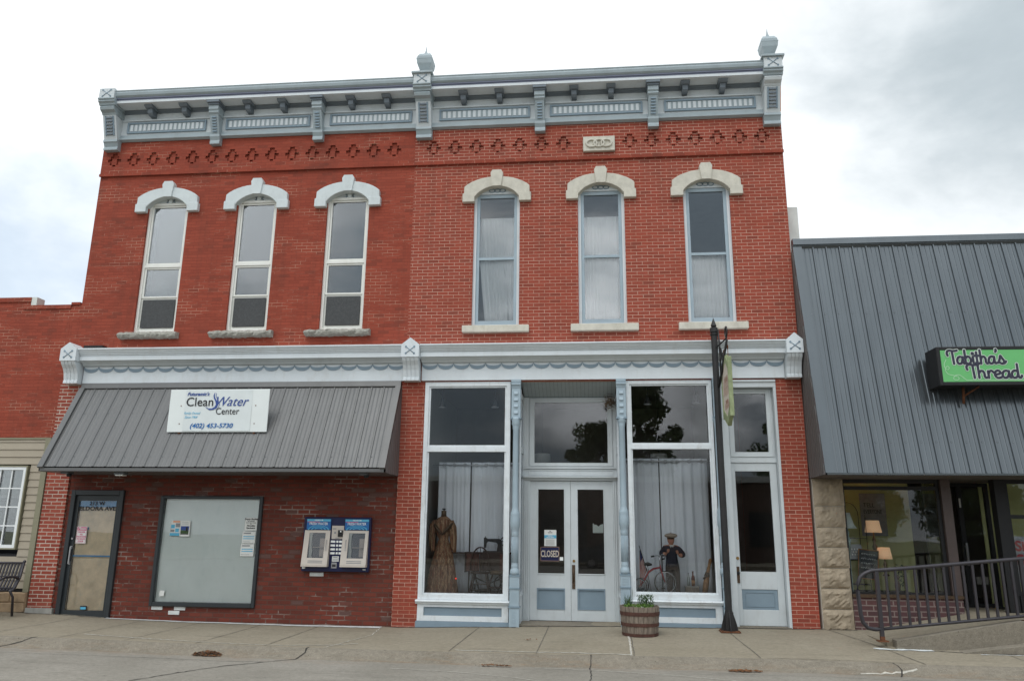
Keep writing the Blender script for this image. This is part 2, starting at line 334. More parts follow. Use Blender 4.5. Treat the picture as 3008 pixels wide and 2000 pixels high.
concrete('kerb_concrete', (0.195, 0.172, 0.136), (0.255, 0.225, 0.180), agg=0.65, rust=True)
concrete('street_concrete', (0.240, 0.222, 0.188), (0.300, 0.278, 0.240), agg=0.35, rust=True)
plain('crack_and_shade_dark', (0.05, 0.045, 0.04), 1.0, 0.3, 20)
plain('joint_dark', (0.13, 0.115, 0.095), 1.0, 0.3, 20)
plain('joint_pale', (0.48, 0.45, 0.39), 1.0, 0.3, 20)
plain('ground_soil', (0.12, 0.12, 0.07), 1.0, 0.3, 0.2)

# ------------------------------------------------------------------ mesh helpers
ORIG = {}
def tag(o, label=None, cat=None, group=None, kind=None):
    if label: o['label'] = label
    if cat: o['category'] = cat
    if group: o['group'] = group
    if kind: o['kind'] = kind
    return o
def thing(name, loc, label, cat, group=None):
    o = bpy.data.objects.new(name, None); o.empty_display_size = 0.2; o.location = loc; col.objects.link(o)
    ORIG[o.name] = Vector(loc); return tag(o, label, cat, group)
class MB:
    def __init__(s): s.v = []; s.f = []; s.m = []; s.s = []
    def add(s, vs, fs, m=0, smooth=False):
        b = len(s.v); s.v += [tuple(x) for x in vs]
        for f in fs: s.f.append([b+i for i in f]); s.m.append(m); s.s.append(smooth)
        return s
    def box(s, x0, x1, y0, y1, z0, z1, m=0):
        vs = [(x, y, z) for z in (z0, z1) for y in (y0, y1) for x in (x0, x1)]
        return s.add(vs, [(0, 2, 3, 1), (4, 5, 7, 6), (0, 1, 5, 4), (2, 6, 7, 3), (0, 4, 6, 2), (1, 3, 7, 5)], m)
    def px(s, pts, x0, x1, m=0, mats=None, smooth=False):       # (y,z) outline pushed along x
        n = len(pts); vs = [(x0, y, z) for y, z in pts] + [(x1, y, z) for y, z in pts]
        s.add(vs, [tuple(range(n)), tuple(range(2*n-1, n-1, -1))], m)
        b = len(s.v) - 2*n
        for i in range(n):
            j = (i+1) % n; s.f.append([b+i, b+j, b+n+j, b+n+i]); s.m.append(mats[i] if mats else m); s.s.append(smooth)
        return s
    def py(s, pts, y0, y1, m=0, smooth=False):                  # (x,z) outline pushed along y
        n = len(pts); vs = [(x, y0, z) for x, z in pts] + [(x, y1, z) for x, z in pts]
        s.add(vs, [tuple(range(n)), tuple(range(2*n-1, n-1, -1))], m)
        return s.add(vs, [(i, (i+1) % n, n+(i+1) % n, n+i) for i in range(n)], m, smooth)
    def pz(s, pts, z0, z1, m=0):
        n = len(pts); vs = [(x, y, z0) for x, y in pts] + [(x, y, z1) for x, y in pts]
        return s.add(vs, [tuple(range(n)), tuple(range(2*n-1, n-1, -1))] + [(i, (i+1) % n, n+(i+1) % n, n+i) for i in range(n)], m)
    def ring_y(s, outer, inner, y0, y1, m=0):                   # band between two (x,z) open polylines of equal length
        n = len(outer)
        vs = [(x, y0, z) for x, z in outer] + [(x, y0, z) for x, z in inner] + [(x, y1, z) for x, z in outer] + [(x, y1, z) for x, z in inner]
        fs = []
        for i in range(n-1):
            fs += [(i, i+1, n+i+1, n+i), (2*n+i, 3*n+i, 3*n+i+1, 2*n+i+1), (i, 2*n+i, 2*n+i+1, i+1), (n+i, n+i+1, 3*n+i+1, 3*n+i)]
        fs += [(0, n, 3*n, 2*n), (n-1, 3*n-1, 4*n-1, 2*n-1)]
        return s.add(vs, fs, m)
    def lathe(s, c, prof, n=20, m=0, smooth=True, ax='z'):
        vs = []; fs = []
        for r, h in prof:
            for k in range(n):
                a = 2*PI*k/n + (PI/4 if n == 4 else 0); q = (r*math.cos(a), r*math.sin(a))
                if ax == 'z': vs.append((c[0]+q[0], c[1]+q[1], c[2]+h))
                elif ax == 'y': vs.append((c[0]+q[0], c[1]+h, c[2]+q[1]))
                else: vs.append((c[0]+h, c[1]+q[0], c[2]+q[1]))
        for i in range(len(prof)-1):
            for k in range(n): fs.append((i*n+k, i*n+(k+1) % n, (i+1)*n+(k+1) % n, (i+1)*n+k))
        s.add(vs, fs, m, smooth)
        b = len(s.v)-len(vs)
        s.f.append([b+k for k in range(n)]); s.m.append(m); s.s.append(False)
        s.f.append([b+(len(prof)-1)*n+k for k in range(n)][::-1]); s.m.append(m); s.s.append(False)
        return s
    def tube(s, pts, r, n=8, m=0, closed=False, smooth=True):
        pts = [Vector(p) for p in pts]; vs = []; fs = []; k = len(pts)
        rr = r if isinstance(r, (list, tuple)) else [r]*k
        ref = None
        for i, p in enumerate(pts):
            a = pts[i-1] if (i > 0 or closed) else p; b = pts[(i+1) % k] if (i < k-1 or closed) else p
            d = (b-a).normalized() if (b-a).length > 1e-9 else Vector((0, 0, 1))
            if ref is None: ref = Vector((0, 0, 1)) if abs(d.z) < 0.9 else Vector((1, 0, 0))
            u = d.cross(ref)
            if u.length < 1e-5: u = d.cross(Vector((0, 1, 0)))
            u.normalize(); vv = d.cross(u).normalized(); ref = -vv if False else ref
            for j in range(n):
                t = 2*PI*j/n; vs.append(p + u*math.cos(t)*rr[i] + vv*math.sin(t)*rr[i])
        for i in range(k if closed else k-1):
            for j in range(n): fs.append((i*n+j, i*n+(j+1) % n, ((i+1) % k)*n+(j+1) % n, ((i+1) % k)*n+j))
        s.add(vs, fs, m, smooth); b = len(s.v)-len(vs)
        if not closed:
            s.f.append([b+j for j in range(n)]); s.m.append(m); s.s.append(False)
            s.f.append([b+(k-1)*n+j for j in range(n)]); s.m.append(m); s.s.append(False)
        return s
    def torus(s, c, R0, r, ax='y', n=28, k=8, m=0, sx=1.0, sz=1.0):
        pts = []
        for i in range(n):
            a = 2*PI*i/n; q = (R0*math.cos(a)*sx, R0*math.sin(a)*sz)
            pts.append((c[0]+q[0], c[1], c[2]+q[1]) if ax == 'y' else ((c[0], c[1]+q[0], c[2]+q[1]) if ax == 'x' else (c[0]+q[0], c[1]+q[1], c[2])))
        vs = []; fs = []
        for i in range(n):
            p = Vector(pts[i]); rad = (p-Vector(c)).normalized(); axv = Vector((0, 1, 0)) if ax == 'y' else (Vector((1, 0, 0)) if ax == 'x' else Vector((0, 0, 1)))
            for j in range(k):
                t = 2*PI*j/k; vs.append(p + rad*math.cos(t)*r + axv*math.sin(t)*r)
        for i in range(n):
            for j in range(k): fs.append((i*k+j, i*k+(j+1) % k, ((i+1) % n)*k+(j+1) % k, ((i+1) % n)*k+j))
        return s.add(vs, fs, m, True)
    def sphere(s, c, r, m=0, n=12, k=8, sc=(1, 1, 1)):
        prof = [(max(1e-4, r*math.sin(PI*i/k)), -r*math.cos(PI*i/k)) for i in range(k+1)]
        b = len(s.v); s.lathe((0, 0, 0), prof, n, m)
        for i in range(b, len(s.v)):
            v = s.v[i]; s.v[i] = (c[0]+v[0]*sc[0], c[1]+v[1]*sc[1], c[2]+v[2]*sc[2])
        return s
    def build(s, name, mats, parent=None, bevel=0, label=None):
        me = bpy.data.meshes.new(name); org = ORIG.get(parent.name, Vector((0, 0, 0))) if parent else Vector((0, 0, 0))
        me.from_pydata([(v[0]-org.x, v[1]-org.y, v[2]-org.z) for v in s.v], [], s.f)
        mats = [mats] if isinstance(mats, str) else mats
        for q in mats: me.materials.append(MATS[q])
        me.polygons.foreach_set('material_index', s.m); me.polygons.foreach_set('use_smooth', s.s)
        bm = bmesh.new(); bm.from_mesh(me); bmesh.ops.recalc_face_normals(bm, faces=bm.faces); bm.to_mesh(me); bm.free()
        me.update()
        o = bpy.data.objects.new(name, me); col.objects.link(o)
        if parent: o.parent = parent
        ORIG[o.name] = org
        if bevel:
            b = o.modifiers.new('bevel', 'BEVEL'); b.width = bevel; b.segments = 1; b.limit_method = 'ANGLE'; b.angle_limit = R(50)
        if label: o['label'] = label
        return o
def facade(x0, x1, z0, z1, holes, y0, y1, mb, m=0, mj=None):    # wall slab with openings, front at y0, back of reveals at y1
    mj = m if mj is None else mj
    xs = sorted({x0, x1, *[h[0] for h in holes], *[h[1] for h in holes]}); zs = sorted({z0, z1, *[h[2] for h in holes], *[h[3] for h in holes]})
    xs = [x for x in xs if x0 <= x <= x1]; zs = [z for z in zs if z0 <= z <= z1]
    solid = {}
    for i in range(len(xs)-1):
        for j in range(len(zs)-1):
            cx, cz = (xs[i]+xs[i+1])/2, (zs[j]+zs[j+1])/2
            solid[i, j] = not any(h[0] < cx < h[1] and h[2] < cz < h[3] for h in holes)
    for (i, j), ok in solid.items():
        if not ok: continue
        a, b, c, d = xs[i], xs[i+1], zs[j], zs[j+1]
        mb.add([(a, y0, c), (b, y0, c), (b, y0, d), (a, y0, d)], [(0, 1, 2, 3)], m)
        mb.add([(a, y1, c), (b, y1, c), (b, y1, d), (a, y1, d)], [(3, 2, 1, 0)], m)
        if not solid.get((i-1, j)): mb.add([(a, y0, c), (a, y1, c), (a, y1, d), (a, y0, d)], [(0, 1, 2, 3)], mj)
        if not solid.get((i+1, j)): mb.add([(b, y0, c), (b, y1, c), (b, y1, d), (b, y0, d)], [(3, 2, 1, 0)], mj)
        if not solid.get((i, j-1)): mb.add([(a, y0, c), (a, y1, c), (b, y1, c), (b, y0, c)], [(3, 2, 1, 0)], mj)
        if not solid.get((i, j+1)): mb.add([(a, y0, d), (a, y1, d), (b, y1, d), (b, y0, d)], [(0, 1, 2, 3)], mj)
    return mb
def frame(mb, x0, x1, z0, z1, t, y0, y1, m=0, tb=None, tt=None):    # four members butted end to end
    tb = t if tb is None else tb; tt = t if tt is None else tt
    mb.box(x0, x0+t, y0, y1, z0, z1, m); mb.box(x1-t, x1, y0, y1, z0, z1, m)
    mb.box(x0+t, x1-t, y0, y1, z0, z0+tb, m); mb.box(x0+t, x1-t, y0, y1, z1-tt, z1, m)
    return mb
def text(name, body, size, loc, matname, parent, bold=0.0, shear=0.0, align='CENTER', depth=0.002, sx=1.0, rx=PI/2, rz=0.0, space=1.0, ry=0.0):
    cu = bpy.data.curves.new(name, 'FONT'); cu.body = body; cu.size = size; cu.offset = bold; cu.shear = shear; cu.extrude = depth
    cu.align_x = align; cu.align_y = 'CENTER'; cu.space_character = space; cu.resolution_u = 3
    tmp = bpy.data.objects.new(name, cu); col.objects.link(tmp)
    dg = bpy.context.evaluated_depsgraph_get(); me = bpy.data.meshes.new_from_object(tmp.evaluated_get(dg))
    bpy.data.objects.remove(tmp)
    org = ORIG.get(parent.name, Vector((0, 0, 0))) if parent else Vector((0, 0, 0))
    T = Matrix.Translation(Vector(loc)-org) @ Matrix.Rotation(rz, 4, 'Z') @ Matrix.Rotation(ry, 4, 'Y') @ Matrix.Rotation(rx, 4, 'X') @ Matrix.Diagonal((sx, 1, 1, 1))
    me.transform(T); me.materials.clear(); me.materials.append(MATS[matname])
    o = bpy.data.objects.new(name, me); col.objects.link(o); o.parent = parent; ORIG[o.name] = org
    return o
def text_fit(name, body, x0, x1, z0, z1, y, matname, parent, bold=0.0, shear=0.0):
    o = text(name, body, 1.0, (0, 0, 0) if not parent else ORIG[parent.name], matname, parent, bold=bold, shear=shear, depth=0.0)
    me = o.data; xs = [v.co.x for v in me.vertices]; zs = [v.co.z for v in me.vertices]; org = ORIG[parent.name]
    a, b_, c, d = min(xs), max(xs), min(zs), max(zs)
    for v in me.vertices:
        v.co = Vector((x0+(v.co.x-a)/(b_-a)*(x1-x0), y, z0+(v.co.z-c)/(d-c)*(z1-z0))) - org
    return o
def interp(x, tab):
    if x <= tab[0][0]: return tab[0][1]
    for (a, va), (b, vb) in zip(tab, tab[1:]):
        if x <= b: return va + (vb-va)*(x-a)/(b-a)
    return tab[-1][1]

# ================================================================== GROUND
ZF = [(-40, .03), (-10.4, .02), (-9.4, 0.0), (-8.5, -.045), (-7, -.075), (-5, -.09), (-3.2, -.085), (-1.3, -.03), (0.5, .015), (3.6, .035), (4.3, .045), (40, .045)]
ZK = [(-40, -.02), (-9, -.04), (-5, -.10), (-1, -.11), (1.5, -.09), (3, -.09), (4.2, -.11), (40, -.13)]
KY, GY = -2.42, -2.66
def gz(x, y):                                         # height of the paving at any point
    if y > 0: return interp(x, ZF)
    if y >= KY:
        t = y/KY; return interp(x, ZF)*(1-t) + interp(x, ZK)*t
    g = interp(x, ZK) - 0.125
    if y >= GY:
        t = (KY-y)/(KY-GY); s = t*t*(3-2*t)*0.85 + t*0.15
        return interp(x, ZK)*(1-s) + g*s
    return g + min(0.09, (GY-y)*0.010)
def sheet(name, xs, ys, matname, dz=0.0, kind='structure', wob=0.0):
    b = MB(); vs = []; fs = []
    for y in ys:
        for x in xs:
            z = gz(x, y) + dz + (wob*(mnoise.noise(Vector((x*0.9, y*1.3, 3.1)))) if wob else 0)
            vs.append((x, y, z))
    n = len(xs)
    for j in range(len(ys)-1):
        for i in range(n-1): fs.append((j*n+i, j*n+i+1, (j+1)*n+i+1, (j+1)*n+i))
    b.add(vs, fs, 0, True); o = b.build(name, matname); tag(o, kind=kind); return o
def lin(a, b, n): return [a+(b-a)*i/n for i in range(n+1)]
XS = [-60, -40, -25, -16] + lin(-12, 10, 110) + [14, 20, 40, 60]
sheet('sidewalk', XS, lin(0.9, 0, 3)[:-1] + lin(0.0, KY, 12), 'sidewalk_concrete', wob=0.006)
sheet('kerb', XS, lin(KY, GY, 8), 'kerb_concrete', wob=0.006)
sheet('street', XS, lin(GY, -6, 16) + [-8, -11, -15, -20, -26.0], 'street_concrete', wob=0.006)
b = MB(); b.box(-60, 60, -26.3, -26.0, -0.6, 0.02); b.box(-60, 60, -31, -26.3, -0.6, 0.016); tag(b.build('far_sidewalk', 'sidewalk_concrete'), kind='structure')
b = MB(); n = 24
vs = [(-300+600*i/n, -300+600*j/n, -0.5) for j in range(n+1) for i in range(n+1)]
b.add(vs, [(j*(n+1)+i, j*(n+1)+i+1, (j+1)*(n+1)+i+1, (j+1)*(n+1)+i) for j in range(n) for i in range(n)], 0)
tag(b.build('ground', 'ground_soil'), kind='structure')
def ribbon_ground(b, pts, wd, dz=0.005, m=0, jag=0.0):
    out = []
    for (x0, y0), (x1, y1) in zip(pts, pts[1:]):
        k = max(1, int(math.hypot(x1-x0, y1-y0)/0.06))
        for i in range(k): out.append((x0+(x1-x0)*i/k + random.uniform(-jag, jag), y0+(y1-y0)*i/k + random.uniform(-jag, jag)))
    out.append(pts[-1]); vs = []
    for i, (x, y) in enumerate(out):
        a = out[max(0, i-1)]; c = out[min(len(out)-1, i+1)]; dx, dy = c[0]-a[0], c[1]-a[1]; l = math.hypot(dx, dy) or 1
        ww = wd*(random.uniform(.5, 1.3) if jag else 1)/2
        for s in (-1, 1):
            px, py = x - s*dy/l*ww, y + s*dx/l*ww
            vs.append((px, py, gz(px, py) + dz + 0.006*mnoise.noise(Vector((px*0.9, py*1.3, 3.1)))))
    b.add(vs, [(2*i, 2*i+1, 2*i+3, 2*i+2) for i in range(len(out)-1)], m)
b = MB()
for x, dx in ((-8.9, 0), (-7.75, .02), (-6.72, 0), (-5.62, -.02), (-4.62, 0), (-1.88, -.1), (-0.72, -.05), (2.12, .1), (5.6, .1), (7.1, .1)):
    ribbon_ground(b, [(x, -0.02), (x+dx, KY+0.02)], 0.012, m=0, jag=0.002)
ribbon_ground(b, [(3.75, -.05), (4.05, -1.2), (4.3, KY)], 0.014, jag=0.004)
ribbon_ground(b, [(-3.55, -.05), (-3.45, -1.0), (-3.75, KY)], 0.016, m=1, jag=0.01)
ribbon_ground(b, [(.50, -.05), (.55, -1.2), (.52, KY)], 0.03, m=1, jag=0.006)
ribbon_ground(b, [(.53, -.3), (.58, -1.2), (.56, KY)], 0.012, m=0, jag=0.008)
ribbon_ground(b, [(2.3, KY+.03), (4.2, KY+.03)], 0.012, m=0, jag=0.004)
ribbon_ground(b, [(-1.9, KY+.12), (-.2, KY+.12), (.5, KY+.05)], 0.035, m=1, jag=0.015)
ribbon_ground(b, [(-7.6, KY+.45), (-5.6, KY+.15), (-4.4, KY+.12), (-3.8, KY+.25), (-3.4, KY+.5)], 0.03, m=1, jag=0.02)
tag(b.build('sidewalk_joints', ['joint_dark', 'joint_pale']), kind='structure')
b = MB()
ribbon_ground(b, [(-3.97, KY+.02), (-3.98, -2.52), (-4.06, GY), (-4.35, -2.95), (-4.75, -3.35), (-5.0, -3.9), (-5.3, -4.6)], 0.022, jag=0.016)
ribbon_ground(b, [(-.02, KY), (-.04, GY), (-.02, -3.2), (-.05, -4.2)], 0.016, jag=0.008)
ribbon_ground(b, [(-8.05, KY), (-8.2, -2.52), (-8.5, GY-.02), (-9.1, -2.85), (-10.5, -2.95)], 0.018, jag=0.014)
ribbon_ground(b, [(3.9, KY), (3.95, -2.55), (3.88, -2.7)], 0.022, jag=0.01)
ribbon_ground(b, [(-8.6, -3.1), (-6.2, -3.0), (-4.4, -2.95)], 0.010, jag=0.006)
ribbon_ground(b, [(1.5, -2.95), (2.8, -2.95), (4.5, -3.0)], 0.008, jag=0.006)
tag(b.build('pavement_cracks', 'crack_and_shade_dark'), kind='structure')
b = MB()
ribbon_ground(b, [(-.75, -2.78), (0.0, -2.86), (.9, -3.1), (1.7, -3.45), (2.3, -3.8)], 0.022, jag=0.006)
ribbon_ground(b, [(-2.6, -3.15), (-1.8, -3.25), (-.9, -3.6), (-.2, -4.1)], 0.018, jag=0.006)
ribbon_ground(b, [(3.4, -2.62), (3.8, -2.60), (4.15, -2.52)], 0.03, jag=0.015)
tag(b.build('pavement_marks', 'joint_pale'), kind='structure')
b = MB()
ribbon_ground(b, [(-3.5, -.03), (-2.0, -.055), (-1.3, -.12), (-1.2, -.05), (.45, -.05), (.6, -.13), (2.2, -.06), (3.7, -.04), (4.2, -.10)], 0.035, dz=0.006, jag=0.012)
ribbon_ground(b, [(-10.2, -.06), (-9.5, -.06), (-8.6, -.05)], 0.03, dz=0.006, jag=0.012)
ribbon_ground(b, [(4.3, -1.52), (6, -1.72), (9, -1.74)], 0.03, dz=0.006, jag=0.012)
tag(b.build('contact_shade', 'crack_and_shade_dark'), kind='structure')  # dark jagged strips painting contact shadow along the wall base and ramp foot
b = MB()
ribbon_ground(b, [(3.95, -1.50), (4.3, -1.56), (4.75, -1.55)], 0.09, dz=0.007, jag=0.02)
ribbon_ground(b, [(5.3, -1.74), (6.2, -1.76), (7.4, -1.76)], 0.025, dz=0.008, jag=0.01)
tag(b.build('cement_patch', 'concrete_white'), kind='structure')
# repaired cement strip along the foot of the dark brick wall
b = MB(); vs = []; k = 60
for i in range(k+1):
    x = -8.5 + 4.95*i/k; wd = 0.10 + 0.10*i/k + random.uniform(-.02, .02)
    for y in (-0.012, -wd): vs.append((x, y, gz(x, y)+0.008+0.006*mnoise.noise(Vector((x*0.9, y*1.3, 3.1)))))
b.add(vs, [(2*i, 2*i+1, 2*i+3, 2*i+2) for i in range(k)]); tag(b.build('cement_strip', 'concrete_white'), kind='structure')
def litter(x, y, n, r, label, sx=1.6):
    b = MB()
    for i in range(n):
        a = random.uniform(0, 2*PI); q = r*math.sqrt(random.random()); px, py = x+q*math.cos(a)*sx, y+q*math.sin(a)*0.5
        s = random.uniform(.008, .028); t = random.uniform(0, PI); z = gz(px, py) + .012 + random.uniform(0, .02)*(1-q/r)
        c, d = math.cos(t)*s, math.sin(t)*s; h = random.uniform(0, .012)
        b.add([(px-c, py-d, z), (px+d*.5, py-c*.5, z+h), (px+c, py+d, z+h*.6), (px-d*.5, py+c*.5, z)], [(0, 1, 2, 3)])
    o = b.build('leaf_litter', 'leaf_litter'); tag(o, label, 'leaf litter', kind='stuff')
litter(-5.35, -2.62, 260, .13, 'brown heap of dead leaves in the gutter left of the long crack')
litter(1.95, -2.72, 200, .14, 'reddish leaf heap lying in the gutter below the planter side')
litter(-1.3, -2.72, 90, .10, 'thin scatter of twigs and leaves in the gutter before the left display window', 2.2)
litter(-.95, -1.35, 14, .05, 'few grey scraps lying on the sidewalk in front of the double doors', 2.6)

# ================================================================== TWO-STOREY BUILDINGS
LB = thing('brick_building', (-6.6, 0, 0), 'two storey building of smooth dark red painted brick above the wide grey metal awning', 'building')
RB = thing('brick_building', (0.2, 0, 0), 'two storey building of red brick with pale mortar joints above the blue and white shopfront', 'building')
WL = [(-8.74, -7.90), (-6.88, -6.07), (-5.05, -4.21)]
WR = [(-2.15, -1.27), (-0.17, 0.70), (1.79, 2.64)]
XE = 3.66
# left wall
b = MB()
facade(-9.86, -3.34, 4.13, 9.30, [(a, c, 5.14, 7.96) for a, c in WL], 0.0, 0.22, b)
b.box(-10.05, -9.862, 0.0, 0.22, 4.13, 5.72)
b.box(-9.86, -9.66, 0.222, 18, 0, 9.55); b.box(-9.658, -3.36, 17.8, 18, 0, 9.55)
b.build('wall', 'brick_red_painted', LB)
b = MB(); b.box(-9.655, -3.36, 0.223, 17.79, 9.30, 9.5); b.build('roof', 'interior_dark', LB)
# right wall
b = MB()
facade(-3.34, XE, 4.13, 9.30, [(a, c, 5.18, 7.96) for a, c in WR], 0.0, 0.22, b)
b.box(XE-.2, XE, 0.222, 18, 0, 9.55); b.box(-3.34, XE-.202, 17.8, 18, 0, 9.55)
b.build('wall', 'brick_red_pale_joint', RB)
b = MB(); b.box(-3.34, XE-.21, 0.223, 17.79, 9.30, 9.5); b.build('roof', 'interior_dark', RB)
# projecting band with stepped diamonds
def band(x0, x1, cs, parent, matname, skip=None):
    b = MB(); holes = []
    c = 0.056; r = 0.0635; zc = 8.765
    for cx in cs:
        for row, hw in ((2, .9), (1, 1.6), (0, 2.5), (-1, 1.6), (-2, .6)):
            z0 = zc + (row-.5)*r
            if row == -2: holes.append((cx-.6*c, cx+.6*c, z0+r*.45, z0+r))
            elif row == -1:
                holes.append((cx-hw*c, cx-.9*c, z0, z0+r)); holes.append((cx+.9*c, cx+hw*c, z0, z0+r))
            elif row == 0:
                holes.append((cx-hw*c, cx-.9*c, z0, z0+r)); holes.append((cx+.9*c, cx+hw*c, z0, z0+r))
            else: holes.append((cx-hw*c, cx+hw*c, z0, z0+r))
    if skip: holes.append(skip)
    facade(x0, x1, 8.42, 9.28, holes, -0.034, -0.0005, b)
    return b.build('brick_band', matname, parent)
band(-9.858, -3.341, [-9.59+.4165*i for i in range(15)], LB, 'brick_red_painted')
band(-3.339, XE-.001, [-2.97+.4226*i for i in range(7)] + [.83+.41*i for i in range(7)], RB, 'brick_red_pale_joint', (-.06, .55, 8.56, 8.87))
b = MB(); b.box(-9.87, -3.34, -.048, -.0345, 8.42, 8.475); b.build('string_course', 'brick_red_painted', LB)
b = MB(); b.box(-3.339, XE+.006, -.048, -.0345, 8.42, 8.475); b.build('string_course', 'brick_red_painted', RB)
b = MB(); b.box(-.055, .545, -.10, -.002, 8.565, 8.865)
for i, dx in enumerate((-.14, 0, .14)): b.torus((.245+dx, -.112, 8.715), .085, .02, 'y', 24, 8, 0, sx=1.15, sz=.85)
b.build('date_stone', 'stone_cream', RB, bevel=.006)

# window hoods
def hood(xc, parent, matname):
    b = MB(); n = 14
    def arc(hw, zs, zt):
        return [(xc + hw*math.sin(t)/math.sin(1.0), zs + (zt-zs)*(math.cos(t)-math.cos(1.0))/(1-math.cos(1.0))) for t in [-1.0+2.0*i/n for i in range(n+1)]]
    o = arc(.625, 7.915, 8.115); i_ = arc(.425, 7.70, 7.915)
    outer = [(xc-.63, 7.77)] + o + [(xc+.63, 7.77)]; inner = [(xc-.425, 7.62)] + i_ + [(xc+.425, 7.62)]
    outer[0] = (xc-.63, 7.765); outer[-1] = (xc+.63, 7.765); inner[0] = (xc-.425, 7.765 if False else 7.69); inner[-1] = (xc+.425, 7.69)
    b.ring_y(outer, inner, -.085, .12)
    for s in (-1, 1):
        xa, xb = sorted((xc+s*.425, xc+s*.655)); b.box(xa, xb, -.092, .12, 7.60, 7.775)
    b.py([(xc-.085, 7.905), (xc+.085, 7.905), (xc+.12, 8.17), (xc+.085, 8.235), (xc-.085, 8.235), (xc-.12, 8.17)], -.115, -.0)
    b.build('window_hood', matname, parent, bevel=.008)
def sill(x0, x1, z0, z1, parent, matname, rough=False):
    b = MB()
    if rough:
        n = 26; vs = []
        prof = [(-.07, z0), (-.13, z0+.02), (-.15, (z0+z1)/2), (-.12, z1-.015), (-.08, z1), (.08, z1), (.08, z0)]
        for i in range(n+1):
            x = x0+(x1-x0)*i/n
            for (y, z) in prof: vs.append((x, y + (random.uniform(-.02, .02) if y < 0 else 0), z + (random.uniform(-.012, .012))))
        k = len(prof); b.add(vs, [(i*k+j, i*k+(j+1) % k, (i+1)*k+(j+1) % k, (i+1)*k+j) for i in range(n) for j in range(k)] + [tuple(range(k)), tuple(n*k+j for j in range(k))[::-1]])
        b.build('window_sill', matname, parent)
    else:
        b.box(x0, x1, -.09, .10, z0, z1); b.build('window_sill', matname, parent, bevel=.008)
def pane(x0, x1, z0, z1, y, parent, g='glass_upper', name='glass_pane'):
    b = MB(); b.box(x0, x1, y, y+.006, z0, z1); return b.build(name, g, parent)
SILLL = [(-8.96, -7.79), (-7.14, -5.92), (-5.28, -4.04)]
for (x0, x1), (s0, s1) in zip(WL, SILLL):
    hood((x0+x1)/2, LB, 'hood_blue_white'); sill(s0, s1, 5.01, 5.13, LB, 'stone_sill_rough', True)
    xc = (x0+x1)/2
    b = MB(); frame(b, x0, x1, 5.135, 7.83, .05, .05, .16, tb=.05); b.box(x0+.05, x1-.05, .055, .15, 6.475, 6.53)
    W = b.build('window', 'window_cream', LB)
    b = MB()
    frame(b, x0+.052, x1-.052, 6.532, 7.778, .035, .075, .12); frame(b, x0+.052, x1-.052, 5.855, 6.473, .035, .075, .12, tb=.03)
    frame(b, x0+.052, x1-.052, 5.19, 5.853, .035, .095, .14, tb=.06, tt=.035); b.build('sash', 'window_cream', W)
    pane(x0+.088, x1-.088, 6.568, 7.742, .095, W, 'glass_double'); pane(x0+.088, x1-.088, 5.886, 6.437, .095, W, 'glass_double'); pane(x0+.088, x1-.088, 5.251, 5.817, .115, W, 'glass_upper')
    b = MB(); b.box(x0+.088, x1-.088, .075, .078, 5.251, 5.817); b.build('insect_screen', 'screen_mesh', W)
    b = MB(); b.box(x0, x1, .07, .12, 7.832, 7.96, 0)
    for s in (-1, 1): b.tube([(xc+s*.10, .065, 7.92), (xc+s*.062, .065, 7.90), (xc+s*.062, .065, 7.86), (xc+s*.085, .065, 7.84)], .014, 6, 1)
    b.lathe((xc, .045, 7.872), [(.042, 0), (.042, .03)], 16, 2, True, 'y'); b.build('arch_board', ['paint_pale_grey', 'paint_slate', 'hood_blue_white'], W)
    b = MB(); b.box(x0-.02, x1+.02, .45, .47, 5.0, 8.1); b.build('window_blind', 'interior_pale' if x0 < -8 else 'interior_dark', LB)
def wavy(x0, x1, z0, z1, y, amp, folds, th=.004, gather=0.0, seed=0, taper=None, nx=None, nz=10):
    b = MB(); nx = nx or int(folds*10); rnd = random.Random(seed); ph = [rnd.uniform(0, 6.28) for _ in range(6)]; vs = []
    for j in range(nz+1):
        t = j/nz
        for i in range(nx+1):
            u = i/nx; x = x0+(x1-x0)*u
            if taper: x = taper(x, t)
            a = amp*(0.6+0.4*math.sin(5*u+ph[0]))*(1-gather*t)
            vs.append((x, y + a*math.sin(2*PI*folds*u+ph[1]+.8*math.sin(3*u*PI+ph[2])+.5*t) + amp*.35*math.sin(2*PI*folds*2.3*u+ph[3]+t*1.5), z0+(z1-z0)*t))
    k = nx+1; b.add(vs, [(j*k+i, j*k+i+1, (j+1)*k+i+1, (j+1)*k+i) for j in range(nz) for i in range(nx)], 0, True)
    return b
def solid(o, th=.004):
    m = o.modifiers.new('solid', 'SOLIDIFY'); m.thickness = th; return o
SILLR = [(-2.31, -1.08), (-.32, .90), (1.61, 2.82)]
for k, ((x0, x1), (s0, s1)) in enumerate(zip(WR, SILLR)):
    xc = (x0+x1)/2
    hood(xc, RB, 'stone_cream'); sill(s0, s1, 5.035, 5.165, RB, 'stone_cream')
    b = MB(); frame(b, x0, x1, 5.168, 7.83, .055, .05, .16, tb=.035, tt=.03); W = b.build('window', 'paint_white', RB)
    b = MB(); frame(b, x0+.057, x1-.057, 5.205, 7.798, .055, .075, .13, tb=.08, tt=.07); b.box(x0+.112, x1-.112, .08, .12, 6.475, 6.525); b.build('sash', 'paint_blue', W)
    pane(x0+.113, x1-.113, 6.53, 7.727, .10, W); pane(x0+.113, x1-.113, 5.287, 6.474, .105, W)
    b = MB(); b.box(x0, x1, .055, .12, 7.832, 7.96, 0)
    for dx in (-.10, 0, .10): b.torus((xc+dx, .05, 7.873), .045, .011, 'y', 20, 6, 1, sx=1.2, sz=.75)
    b.build('arch_board', ['paint_white', 'paint_slate'], W)
